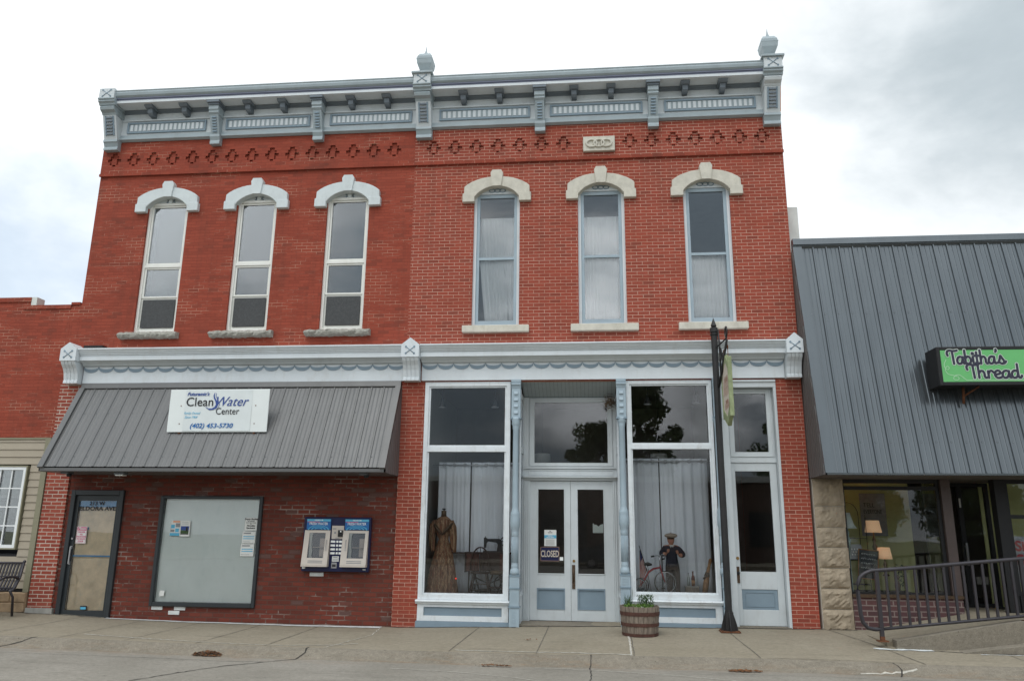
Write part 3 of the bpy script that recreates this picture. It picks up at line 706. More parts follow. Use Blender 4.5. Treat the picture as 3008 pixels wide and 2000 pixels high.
for k, (xc, lab, z0, z1) in enumerate(((-1.71, 'white gathered curtain swept to one side in the upper window nearest the brick seam', 5.28, 7.36), (.265, 'straight white gathered curtain in the middle upper window of the shopfront building', 5.28, 7.33), (2.215, 'thin sheer curtain hanging in the lower half of the rightmost upper window', 5.28, 6.52))):
    tp = (lambda x, t: x + (0.16*(1-t)**1.5*(x < -1.6) + .0)) if k == 0 else None
    b = wavy(xc-.37, xc+.37, z0, z1, .19, .014, 11, seed=k+3, taper=tp, nx=120)
    o = b.build('curtain', 'curtain_white'); solid(o); tag(o, lab, 'curtain', 'upper window curtains')
# rooms behind the upper panes
def room(x0, x1, y0, y1, z0, z1, parent, mats, name='interior'):
    b = MB(); t = .02
    b.box(x0, x1, y1, y1+t, z0, z1, 0); b.box(x0, x0+t, y0, y1-.001, z0, z1, 1); b.box(x1-t, x1, y0, y1-.001, z0, z1, 1)
    b.box(x0+t+.001, x1-t-.001, y0, y1-.001, z0, z0+t, 2); b.box(x0+t+.001, x1-t-.001, y0, y1-.001, z1-t, z1, 3)
    return b.build(name, mats, parent)
room(-9.6, -3.5, .50, 4.0, 4.7, 8.3, LB, ['interior_dark', 'interior_dark', 'interior_dark', 'interior_dark'])
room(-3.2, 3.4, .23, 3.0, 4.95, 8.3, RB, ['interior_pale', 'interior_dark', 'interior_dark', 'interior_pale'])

# ------------------------------------------------------------------ upper cornice
def cornice(x0, x1, parent):
    b = MB()      # 0 pale 1 blue 2 charcoal 3 violet 4 white 5 tarred top
    b.px([(-.05, 9.16), (-.115, 9.19), (-.115, 9.225), (-.085, 9.24), (-.085, 9.295), (.0, 9.295), (.0, 9.285), (-.05, 9.285)], x0, x1, 1)
    b.px([(.0, 9.297), (-.07, 9.297), (-.07, 9.60), (-.10, 9.605), (-.10, 9.63), (-.06, 9.64), (-.06, 9.775), (.0, 9.775)], x0, x1, 0)
    b.px([(.0, 9.777), (-.065, 9.777), (-.075, 9.80), (-.12, 9.82), (-.12, 9.845), (.0, 9.845)], x0, x1, 2)
    b.px([(.0, 9.847), (-.40, 9.847), (-.40, 9.90), (.0, 9.90)], x0, x1, 4)
    b.px([(.0, 9.902), (-.402, 9.902), (-.405, 9.915), (-.39, 9.925), (-.412, 9.935), (-.412, 9.96), (.0, 9.96)], x0, x1, 3)
    b.px([(.0, 9.962), (-.415, 9.962), (-.45, 9.99), (-.462, 10.04), (-.455, 10.075), (-.465, 10.085), (-.465, 10.10), (.0, 10.10)], x0, x1, 1)
    n = int((x1-x0)/.12); vs = []
    for i in range(n+1):
        x = x0+(x1-x0)*i/n; h = 10.115 + .02*mnoise.noise(Vector((x*2.1, 0, 5))) + random.uniform(0, .018)
        vs += [(x, -.43, 10.102), (x, -.40, h), (x, .2, h), (x, .2, 10.102)]
    b.add(vs, [(4*i+j, 4*i+j+1, 4*i+5+j, 4*i+4+j) for i in range(n) for j in range(3)], 5)
    return b.build('cornice', ['paint_pale_grey', 'paint_cornice_blue', 'paint_charcoal_grey', 'paint_violet', 'paint_white', 'stone_sill_rough'], parent)
def panel(x0, x1, parent):
    b = MB(); frame(b, x0, x1, 9.335, 9.575, .035, -.10, -.072, 0); b.box(x0+.036, x1-.036, -.082, -.0725, 9.37, 9.54, 1)
    n = 17; st = (x1-x0-.10)/n
    for i in range(n):
        x = x0+.05+st*(i+.5); b.box(x-.027, x+.027, -.094, -.083, 9.385, 9.525, 2)
    return b.build('frieze_panel', ['paint_slate', 'paint_cornice_blue', 'paint_white'], parent)
def xmark(b, xc, y, zc, s, m):
    for sx in (-1, 1):
        b.tube([(xc-s, y, zc-s*sx*.8), (xc+s, y, zc+s*sx*.8)], .008, 6, m)
        for sz in (-1, 1): b.lathe((xc+sx*s, y-.004, zc+sz*s*.8), [(.019, 0), (.019, .012)], 12, m, False, 'y')
def big_bracket(x0, x1, parent, finial=True, damaged=False):
    xc = (x0+x1)/2; fr = 'stone_cream' if False else None
    b = MB()
    b.box(x0, x1, -.50, -.0, 9.93, 10.135, 0)
    b.px([(0, 9.928), (-.51, 9.928), (-.51, 9.905), (-.485, 9.895), (-.49, 9.86), (-.45, 9.835), (-.44, 9.80), (0, 9.80)], x0-.012, x1+.012, 1)
    b.px([(0, 9.798), (-.42, 9.798), (-.44, 9.76), (-.42, 9.71), (-.35, 9.675), (-.33, 9.64), (0, 9.64)], x0+.01, x1-.01, 1 if not damaged else 0, smooth=False)
    b.px([(0, 9.638), (-.325, 9.638), (-.18, 9.17), (0, 9.17)], x0+.02, x1-.02, 0)
    b.px([(0, 9.168), (-.185, 9.168), (-.19, 9.12), (-.165, 9.10), (-.13, 9.03), (-.15, 8.99), (-.15, 8.955), (0, 8.955)], x0+.012, x1-.012, 1)
    xmark(b, xc, -.502, 10.03, .085, 2)
    o = b.build('end_bracket', ['paint_pale_grey', 'paint_cornice_blue', 'paint_slate'], parent)
    b = MB()
    for i in range(6):
        z = 9.27+.062*i; y = -.325+(9.638-z)*(.145/.468)
        b.box(xc-.062, xc+.062, y-.024, y+.01, z-.018, z+.018, 1)
    b.px([(-.207+.06, 9.24), (-.222, 9.24), (-.332, 9.615), (-.26, 9.615)], xc-.095, xc-.068, 0); b.px([(-.207+.06, 9.24), (-.222, 9.24), (-.332, 9.615), (-.26, 9.615)], xc+.068, xc+.095, 0)
    b.build('slatted_panel', ['paint_slate', 'paint_charcoal_grey'], o)
    if damaged:
        b = MB(); b.px([(-.02, 9.2), (-.17, 9.2), (-.30, 9.66), (-.02, 9.66)], x1-.018, x1-.005); b.build('rust_patch', 'ink_orange', o)
    if finial:
        b = MB()
        b.box(x0-.04, x1+.04, -.54, .10, 10.137, 10.175); b.box(x0-.015, x1+.015, -.515, .075, 10.176, 10.19)
        zc = 10.19; b.lathe((xc, -.22, zc), [(.16, 0), (.16, .03), (.10, .07), (.095, .11), (.13, .115), (.13, .14), (.15, .17), (.205, .27), (.22, .36), (.225, .365), (.225, .385), (.205, .39), (.205, .43), (.15, .50), (.06, .515), (.045, .55), (.018, .62), (.003, .73)], 4, 0, False)
        b.build('finial', ['paint_cornice_blue'], parent, bevel=.02)
    return o
def small_bracket(xc, parent):
    b = MB(); w = .10
    b.box(xc-w-.03, xc+w+.03, -.395, -.0, 9.795, 9.843, 1)
    b.box(xc-w-.012, xc+w+.012, -.36, -.0, 9.755, 9.793, 1)
    b.px([(0, 9.753), (-.335, 9.753), (-.335, 9.67), (-.31, 9.64), (-.32, 9.61), (-.29, 9.58), (0, 9.58)], xc-w, xc+w, 0)
    b.px([(0, 9.578), (-.285, 9.578), (-.16, 9.20), (0, 9.20)], xc-w+.012, xc+w-.012, 0)
    b.px([(0, 9.198), (-.175, 9.198), (-.175, 9.15), (-.14, 9.08), (-.15, 9.04), (-.15, 9.00), (0, 9.00)], xc-w, xc+w, 0)
    for i in range(6):
        z = 9.255+.053*i; y = -.285+(9.578-z)*(.125/.378)
        b.box(xc-.045, xc+.045, y-.02, y+.01, z-.014, z+.014, 2)
    b.build('cornice_bracket', ['paint_cornice_blue', 'paint_charcoal_grey', 'paint_slate'], parent)
def modillion(xc, parent):
    b = MB(); b.px([(-.05, 9.843), (-.33, 9.843), (-.33, 9.815), (-.29, 9.79), (-.05, 9.79)], xc-.085, xc+.085)
    b.px([(-.05, 9.788), (-.25, 9.788), (-.24, 9.70), (-.19, 9.665), (-.05, 9.665)], xc-.05, xc+.05); b.build('modillion', 'paint_charcoal_grey', parent)
cornice(-9.78, -3.166, LB); cornice(-3.164, 3.62, RB)
for a in ((-9.37, -7.68), (-7.26, -5.50), (-5.09, -3.42)): panel(*a, LB)
for a in ((-2.87, -1.08), (-.69, 1.09), (1.50, 3.21)): panel(*a, RB)
big_bracket(-9.80, -9.48, LB, finial=False); big_bracket(-3.32, -2.99, RB); big_bracket(3.315, 3.645, RB, damaged=True)
for x in (-7.43, -5.30): small_bracket(x, LB)
for x in (-.88, 1.28): small_bracket(x, RB)
for x in (-8.83, -8.10, -6.76, -6.04, -4.64, -3.91): modillion(x, LB)
for x in (-2.38, -1.67, -.22, .49, 1.89, 2.59): modillion(x, RB)

# ------------------------------------------------------------------ storefront cornices
def store_cornice(x0, x1, parent, shabby=False):
    b = MB()
    b.px([(0, 4.765), (-.30, 4.750), (-.30, 4.775), (0, 4.80)], x0, x1, 2)
    b.px([(0, 4.764), (-.285, 4.748), (-.27, 4.71), (-.255, 4.70), (-.255, 4.685), (-.235, 4.68), (-.235, 4.655), (-.215, 4.65), (-.215, 4.625), (0, 4.625)], x0, x1, 1 if shabby else 0)
    b.px([(0, 4.624), (-.225, 4.624), (-.225, 4.555), (0, 4.555)], x0, x1, 0)
    b.px([(0, 4.554), (-.20, 4.554), (-.12, 4.50), (-.10, 4.475), (0, 4.475)], x0, x1, 1)
    b.px([(0, 4.474), (-.05, 4.474), (-.05, 4.15), (.10, 4.15), (.10, 4.474)], x0, x1, 0)
    o = b.build('shopfront_cornice', ['paint_white', 'paint_pale_grey', 'paint_white_shabby'], parent)
    b = MB(); n = round((x1-x0)/.298); st = (x1-x0)/n; k = 10
    for i in range(n):
        xa = x0+st*i; ou, inn = [], []
        for j in range(k+1):
            t = PI*j/k; x = xa+st/2-st/2*math.cos(t)*.995; ou.append((x, 4.452-.102*math.sin(t)**.8)); inn.append((x, 4.466-.052*math.sin(t)**.9))
        b.ring_y(ou, inn, -.060, -.0505)
    b.build('scallop_trim', 'paint_slate', o)
def store_bracket(x0, x1, parent):
    b = MB(); xc = (x0+x1)/2
    b.py([(x0, 4.53), (x1, 4.53), (x1, 4.76), (xc, 4.885), (x0, 4.76)], -.345, -.0)
    o = b.build('shopfront_bracket', ['paint_white'], parent, bevel=.006)
    b = MB(); xmark(b, xc, -.347, 4.655, .075, 0); b.build('cross_mark', 'paint_slate', o)
    b = MB(); n = 4; w = (x1-x0-.03)/n
    for i in range(n):
        xa = x0+.015+w*i; pr = [(0, 4.528), (-.33, 4.528), (-.30, 4.47), (-.235, 4.40), (-.195, 4.32), (-.175, 4.23), (-.165, 4.19), (-.18, 4.175), (-.18, 4.13), (0, 4.13)]
        b.px(pr, xa+.004, xa+w-.004, 0)
        b.px([(y*.93, z) for y, z in pr], xa-.004, xa+.004, 1)
    b.build('fluted_scroll', ['paint_white', 'paint_pale_grey'], o)
store_cornice(-9.58, -3.36, LB); store_cornice(-3.03, 3.38, RB, True)
store_bracket(-9.90, -9.585, LB); store_bracket(-3.36, -3.035, RB); store_bracket(3.375, 3.655, RB)
b = MB(); b.box(-9.58, -9.20, -.16, -.002, 4.80, 4.86); b.build('flashing_scrap', 'black_matte', LB)

# ------------------------------------------------------------------ left building, ground floor
b = MB(); b.box(-10.05, -9.60, .0, .22, .10, 4.128); b.build('corner_pier', 'brick_weathered', LB)
b = MB(); b.box(-10.06, -9.55, -.03, .22, -.25, .098); b.build('pier_footing', 'concrete_grey', LB)
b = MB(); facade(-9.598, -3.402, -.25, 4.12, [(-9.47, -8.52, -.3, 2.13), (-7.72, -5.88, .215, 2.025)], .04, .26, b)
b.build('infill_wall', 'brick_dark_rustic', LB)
for x, z, w_ in ((-7.73, .105, .205), (-7.31, .105, .205), (-7.41, .030, .205), (-4.90, .715, .25)):
    b = MB(); b.box(x, x+w_, .022, .045, z, z+.066); b.build('bare_brick', 'concrete_white', LB, label='bare whitened brick showing in the dark wall', bevel=.006)
# papered display window
b = MB(); frame(b, -7.77, -5.845, .17, 2.07, .062, -.012, .09, tb=.072, tt=.048); W = b.build('display_window', 'metal_dark_frame', LB, bevel=.008)
b = MB(); b.box(-7.707, -5.908, .05, .056, .243, 2.021); b.build('glass_pane', 'glass_clear', W)
b = MB(); n = 30; vs = []
for j in range(n+1):
    for i in range(n+1):
        x = -7.707+1.799*i/n; z = .243+1.778*j/n
        q = mnoise.noise(Vector((x*1.5+z*1.2, z*1.1-x*.7, 2)))*.5 + mnoise.noise(Vector((x*5+z*3, z*2.2, 7)))*.25
        vs.append((x, .082+.028*q, z))
b.add(vs, [(j*(n+1)+i, j*(n+1)+i+1, (j+1)*(n+1)+i+1, (j+1)*(n+1)+i) for j in range(n) for i in range(n)], 0, True)
b.build('frosted_film', 'film_frosted', W)
def paper(name, x0, x1, z0, z1, y, matname, label, cat, group=None, th=.002):
    o = thing(name, ((x0+x1)/2, y, z0), label, cat, group)
    b = MB(); b.box(x0, x1, y-th, y, z0, z1); b.build('sheet', matname, o); return o
P_ = paper('flyer', -7.55, -7.37, 1.37, 1.64, .046, 'paper_white', 'small flyer with orange heading and blue foot in the papered window', 'flyer')
b = MB(); b.box(-7.51, -7.38, .0425, .0435, 1.605, 1.628, 0); b.box(-7.55, -7.37, .0425, .0435, 1.37, 1.42, 1); b.box(-7.455, -7.375, .0425, .0435, 1.52, 1.59, 2); b.box(-7.54, -7.47, .0425, .0435, 1.50, 1.565, 3); b.box(-7.455, -7.385, .0425, .0435, 1.435, 1.50, 3); b.box(-7.545, -7.47, .0425, .0435, 1.435, 1.48, 4); b.build('printing', ['ink_orange', 'ink_teal', 'ink_grey', 'ink_teal', 'ink_grey'], P_)
P_ = paper('photo_print', -7.365, -7.18, 1.36, 1.64, .045, 'paper_white', 'white sheet with a dark landscape photograph beside the orange headed flyer', 'photo')
b = MB(); b.box(-7.352, -7.20, .0415, .0425, 1.47, 1.54, 0); b.box(-7.352, -7.20, .0415, .0425, 1.41, 1.469, 1); b.box(-7.352, -7.20, .0415, .0425, 1.395, 1.409, 2); b.box(-7.34, -7.22, .0415, .0425, 1.60, 1.606, 3); b.box(-7.34, -7.22, .0415, .0425, 1.575, 1.58, 3)
b.box(-7.255, -7.22, .0405, .0414, 1.45, 1.525, 4); b.build('printing', ['ink_navy', 'leaf_dark', 'ink_black', 'ink_grey', 'ink_black'], P_)
P_ = paper('notice', -6.165, -5.935, 1.475, 1.70, .046, 'paper_white', 'typed notice headed Empty Bottles at the top right of the papered window', 'notice')
text('lettering', 'Empty Bottles', .043, (-6.05, .0425, 1.675), 'ink_black', P_, bold=.0008, shear=.2); text('lettering', 'are available', .026, (-6.05, .0425, 1.640), 'ink_black', P_); text('lettering', 'across the street', .026, (-6.05, .0425, 1.612), 'ink_black', P_); text('lettering', '@', .02, (-6.05, .0425, 1.59), 'ink_black', P_)
text('lettering', 'Novotke', .040, (-6.05, .0425, 1.56), 'ink_black', P_, bold=.001, shear=.2); text('lettering', 'Hardware', .040, (-6.05, .0425, 1.52), 'ink_black', P_, bold=.001, shear=.2)
for k, (za, zb, lb) in enumerate(((1.255, 1.46, 'upper of two banded price sheets below the typed notice'), (1.035, 1.245, 'lower of two banded price sheets below the typed notice'))):
    P_ = paper('price_sheet', -6.19-.01*k, -5.945-.01*k, za, zb, .046, 'paper_white', lb, 'notice', 'banded sheets in the papered window')
    b = MB()
    for zz, hh, mm in ((.80, .10, 0), (.54, .07, 1), (.36, .07, 1), (.12, .03, 0)): b.box(-6.17-.01*k, -5.965-.01*k if mm else -6.03, .0425, .0435, za+(zb-za)*zz, za+(zb-za)*(zz+hh), mm)
    b.build('printing', ['ink_grey', 'ink_teal'], P_)
o = MB().box(-7.62, -7.53, .043, .046, .335, .43).build('paper_slip', 'paper_white'); tag(o, 'blank pale slip of paper at the lower left of the papered window', 'paper')
# street door 213
b = MB(); frame(b, -9.50, -8.485, -.14, 2.165, .08, -.02, .12, tb=.06, tt=.09); DR = b.build('street_door', 'metal_dark_frame', LB, bevel=.006)
b = MB(); frame(b, -9.418, -8.567, -.055, 2.07, .062, .03, .075, tb=.12, tt=.09); b.build('door_leaf', 'metal_dark_frame', DR)
b = MB(); b.box(-9.354, -8.631, .048, .054, .068, 1.978); b.build('glass_pane', 'glass_clear', DR)
b = MB(); n = 26; m_ = 60; vs = []
for j in range(m_+1):
    for i in range(n+1):
        x = -9.354+.723*i/n; z = .068+1.83*j/m_
        q = .5*mnoise.noise(Vector((x*5, z*6, 1))) + .4*mnoise.noise(Vector((x*14, z*16, 4)))
        vs.append((x, .085+.020*q, z))
b.add(vs, [(j*(n+1)+i, j*(n+1)+i+1, (j+1)*(n+1)+i+1, (j+1)*(n+1)+i) for j in range(m_) for i in range(n)], 0, True)
b.build('brown_paper', 'paper_brown', DR)
b = MB(); b.box(-9.354, -8.631, .072, .078, 1.86, 1.978); b.box(-9.354, -8.645, .058, .062, .985, 1.012); b.box(-8.645, -8.631, .058, .062, .2, 1.86); b.box(-9.30, -9.12, .060, .064, 1.46, 1.50); b.build('blue_tape', 'tape_blue', DR)
text_fit('lettering', '213 W', -9.16, -8.86, 1.895, 1.965, .046, 'ink_black', DR, bold=.03)
text_fit('lettering', 'ELDORA AVE', -9.345, -8.64, 1.80, 1.875, .046, 'ink_black', DR, bold=.03)
b = MB(); b.box(-9.395, -9.375, -.005, .02, .86, 1.16); b.box(-9.405, -9.365, .02, .03, .85, .90); b.box(-9.405, -9.365, .02, .03, 1.12, 1.17); b.build('door_handle', 'steel', DR); b = MB(); b.lathe((-9.39, .015, 1.30), [(.018, 0), (.018, .012)], 12, 0, True, 'y'); b.build('door_lock', 'steel', DR)
b = MB(); b.box(-9.07, -8.95, .040, .046, .075, .145, 0); b.box(-9.06, -8.96, .036, .040, .085, .125, 1); b.build('mail_sticker', ['ink_black', 'ink_teal'], DR)
P_ = paper('door_notice', -9.33, -9.135, 1.215, 1.515, .040, 'paper_white', 'pink and white delivery notice taped to the brown papered door', 'notice')
b = MB(); b.box(-9.322, -9.143, .036, .0375, 1.445, 1.505, 0); b.box(-9.322, -9.318, .036, .0375, 1.225, 1.44, 0); b.box(-9.147, -9.143, .036, .0375, 1.225, 1.44, 0); b.box(-9.317, -9.148, .036, .0375, 1.225, 1.230, 0); b.build('printing', 'ink_pink', P_)
text('lettering', 'Please', .062, (-9.232, .0345, 1.478), 'paper_white', P_, bold=.001, shear=.35)
for i, s_ in enumerate(('DELIVER', 'ALL', 'PACKAGES', 'TO BACK', 'DOOR')): text('lettering', s_, .036, (-9.232, .0365, 1.415-.040*i), 'ink_pink', P_, bold=.0008)

# awning of ribbed grey metal
def ribbed(x0, x1, P0, P1, pitch, off, rib_h, minor=2):      # P0 top (y,z), P1 foot (y,z); ribs run down the slope
    d = Vector((P1[0]-P0[0], P1[1]-P0[1])); nrm = Vector((d.y, -d.x)).normalized()
    if nrm.x > 0: nrm = -nrm
    prof = []; x = x0; prof.append((x0, 0))
    k = math.ceil((x0-off)/pitch); xs = []
    while off+k*pitch < x1: xs.append(off+k*pitch); k += 1
    for xr in xs:
        for dx, h in ((-.022, 0), (-.010, rib_h), (.010, rib_h), (.022, 0)):
            if x0 < xr+dx < x1: prof.append((xr+dx, h))
        for q in range(1, minor+1):
            xm = xr+pitch*q/(minor+1)
            for dx, h in ((-.012, 0), (0, rib_h*.28), (.012, 0)):
                if x0 < xm+dx < x1: prof.append((xm+dx, h))
    prof.append((x1, 0)); b = MB(); n = len(prof); vs = []
    for P in (P0, P1):
        for x, h in prof: vs.append((x, P[0]+nrm.x*h, P[1]+nrm.y*h))
    for P in (P0, P1):
        for x, h in prof: vs.append((x, P[0]+nrm.x*h-nrm.x*.004, P[1]+nrm.y*h-nrm.y*.004))
    b.add(vs, [(i, i+1, n+i+1, n+i) for i in range(n-1)] + [(2*n+i, 3*n+i, 3*n+i+1, 2*n+i+1) for i in range(n-1)] + [(n+i, n+i+1, 3*n+i+1, 3*n+i) for i in range(n-1)])
    # screw heads
    for t in (.33, .88):
        for xr in xs:
            if x0+.03 < xr+.03 < x1-.03:
                c = Vector((P0[0]+d.x*t, P0[1]+d.y*t)) + nrm*.003
                b.box(xr+.030, xr+.043, c.x-.004, c.x+.003, c.y-.006, c.y+.006, 1)
    return b, nrm
AW = thing('awning', (-6.5, -.4, 2.5), 'wide grey ribbed metal awning sloping over the papered door and window', 'awning')
b, nr = ribbed(-9.54, -3.42, (-.09, 4.02), (-.90, 2.52), .232, -9.5, .014); b.build('roof_sheet', ['cladding_grey', 'fixture_grey'], AW)
b = MB()
b.px([(-.055, 4.02), (-.06, 4.145), (-.075, 4.145), (-.11, 4.045), (-.10, 4.03)], -9.56, -3.40)
b.build('top_flashing', 'cladding_grey', AW)
for xa, xb in ((-9.575, -9.47), (-3.49, -3.395)):
    b = MB(); b.px([(-.07, 4.03), (-.115, 4.055), (-.945, 2.515), (-.90, 2.49)], xa, xb); b.build('edge_trim', 'cladding_grey', AW)
b = MB(); b.box(-9.54, -3.42, -.895, .035, 2.44, 2.455); b.box(-9.54, -3.42, -.905, -.897, 2.445, 2.50); b.build('soffit', 'cladding_grey', AW)
for x in (-9.575, -3.402):
    b = MB(); n = 22; prof = []
    for i in range(n+1): prof.append((-.89+.93*i/n, .006 if i % 3 == 0 else 0))
    vs = []
    for y, h in prof:
        t = (y+.05)/(-.85); zt = 4.03-1.52*max(0, t)-.03
        vs += [(x+h, y, 2.44), (x+h, y, max(2.46, min(4.0, zt))), (x+h+.004, y, 2.44), (x+h+.004, y, max(2.46, min(4.0, zt)))]
    b.add(vs, [(4*i, 4*i+1, 4*i+5, 4*i+4) for i in range(n)] + [(4*i+2, 4*i+6, 4*i+7, 4*i+3) for i in range(n)]); b.build('side_panel', 'cladding_grey', AW)
for i, (x, lb) in enumerate(((-9.15, 'small black lamp fitting under the left end of the grey awning'), (-3.80, 'small black lamp fitting under the right end of the grey awning'))):
    t = thing('awning_lamp', (x, -.70, 2.36), lb, 'lamp fitting', 'lamp fittings under the awning')
    b = MB(); b.box(x-.08, x+.06, -.78, -.62, 2.405, 2.438); b.build('base', 'fixture_grey', t); b = MB(); b.lathe((x+.03, -.70, 2.36), [(.03, 0), (.045, .02), (.045, .045)], 14); b.build('lamp_head', 'black_matte', t)
t = thing('soffit_light', (-8.15, -.72, 2.38), 'flat pale light box fixed under the grey awning above the papered door side', 'light fitting')
b = MB(); b.box(-8.23, -8.05, -.80, -.66, 2.395, 2.438); b.build('housing', 'fixture_grey', t); b = MB(); b.box(-8.21, -8.07, -.79, -.67, 2.375, 2.394); b.build('lens', 'paper_white', t)

# water centre sign
SG = thing('sign_board', (-6.58, -.70, 3.2), 'white board sign reading Clean Water Center mounted on the grey awning', 'sign')
ys = -.60; b = MB(); b.box(-7.47, -5.635, ys, ys+.02, 3.155, 3.915); b.build('board', 'board_white', SG)
b = MB(); n = 30; m_ = 14; vs = []
for j in range(m_+1):
    for i in range(n+1):
        x = -7.18+1.24*i/n; z = 3.17+.725*j/m_
        vs.append((x, ys-.006+.003*mnoise.noise(Vector((x*6+z*4, z*7, 2))), z))
b.add(vs, [(j*(n+1)+i, j*(n+1)+i+1, (j+1)*(n+1)+i+1, (j+1)*(n+1)+i) for j in range(m_) for i in range(n)], 0, True); b.build('banner', 'banner_white', SG)
b = MB()
for x in (-7.25, -5.87):
    for z in (3.30, 3.62, 3.14): b.lathe((x, ys-.006, z), [(.010, 0), (.010, .006)], 8, 0, True, 'y')
for x in (-7.25, -5.87): b.box(x-.02, x+.02, ys+.021, ys+.16, 3.12, 3.16)
b.build('fixings', 'rust', SG)
yt = ys-.013
def sfit(body, u0, u1, v0, v1, m, **k):
    o = text_fit('lettering', body, -7.47+1.835*u0, -7.47+1.835*u1, 3.915-.76*v1, 3.915-.76*v0, yt, m, SG, **k); return o
sfit("Futuramic's", .175, .40, .065, .155, 'ink_navy', bold=.03, shear=.3)
sfit('Clean', .172, .445, .19, .40, 'ink_black', bold=.006)
sfit('Water', .48, .805, .18, .40, 'ink_navy', bold=.004, shear=.38)
sfit('Center', .48, .715, .44, .595, 'ink_black', bold=.004)
sfit('Family Owned', .16, .325, .535, .605, 'ink_teal', shear=.35, bold=.008)
sfit('Since 1964', .17, .30, .625, .685, 'ink_teal', shear=.35, bold=.008)
sfit('(402) 453-5730', .235, .665, .80, .945, 'ink_blue', shear=.22, bold=.022)
def sp(u, v): return (-7.47+1.835*u, 3.915-.76*v)
ou = [sp(.450, .09), sp(.440, .15), sp(.447, .22), sp(.465, .29), sp(.473, .36), sp(.462, .42), sp(.435, .455), (sp(.405, .455)), sp(.372, .42)]
inn = [sp(.456, .09), sp(.452, .15), sp(.463, .22), sp(.485, .29), sp(.496, .36), sp(.487, .43), sp(.455, .485), sp(.412, .495), sp(.370, .425)]
b = MB(); b.ring_y(ou, inn, yt-.001, yt); b.build('swoosh', 'ink_navy', SG)
b = MB(); b.ring_y([(x+.022, z) for x, z in inn[:7]], [(x+.030, z) for x, z in inn[:7]], yt-.001, yt); b.build('swoosh', 'ink_navy', SG)

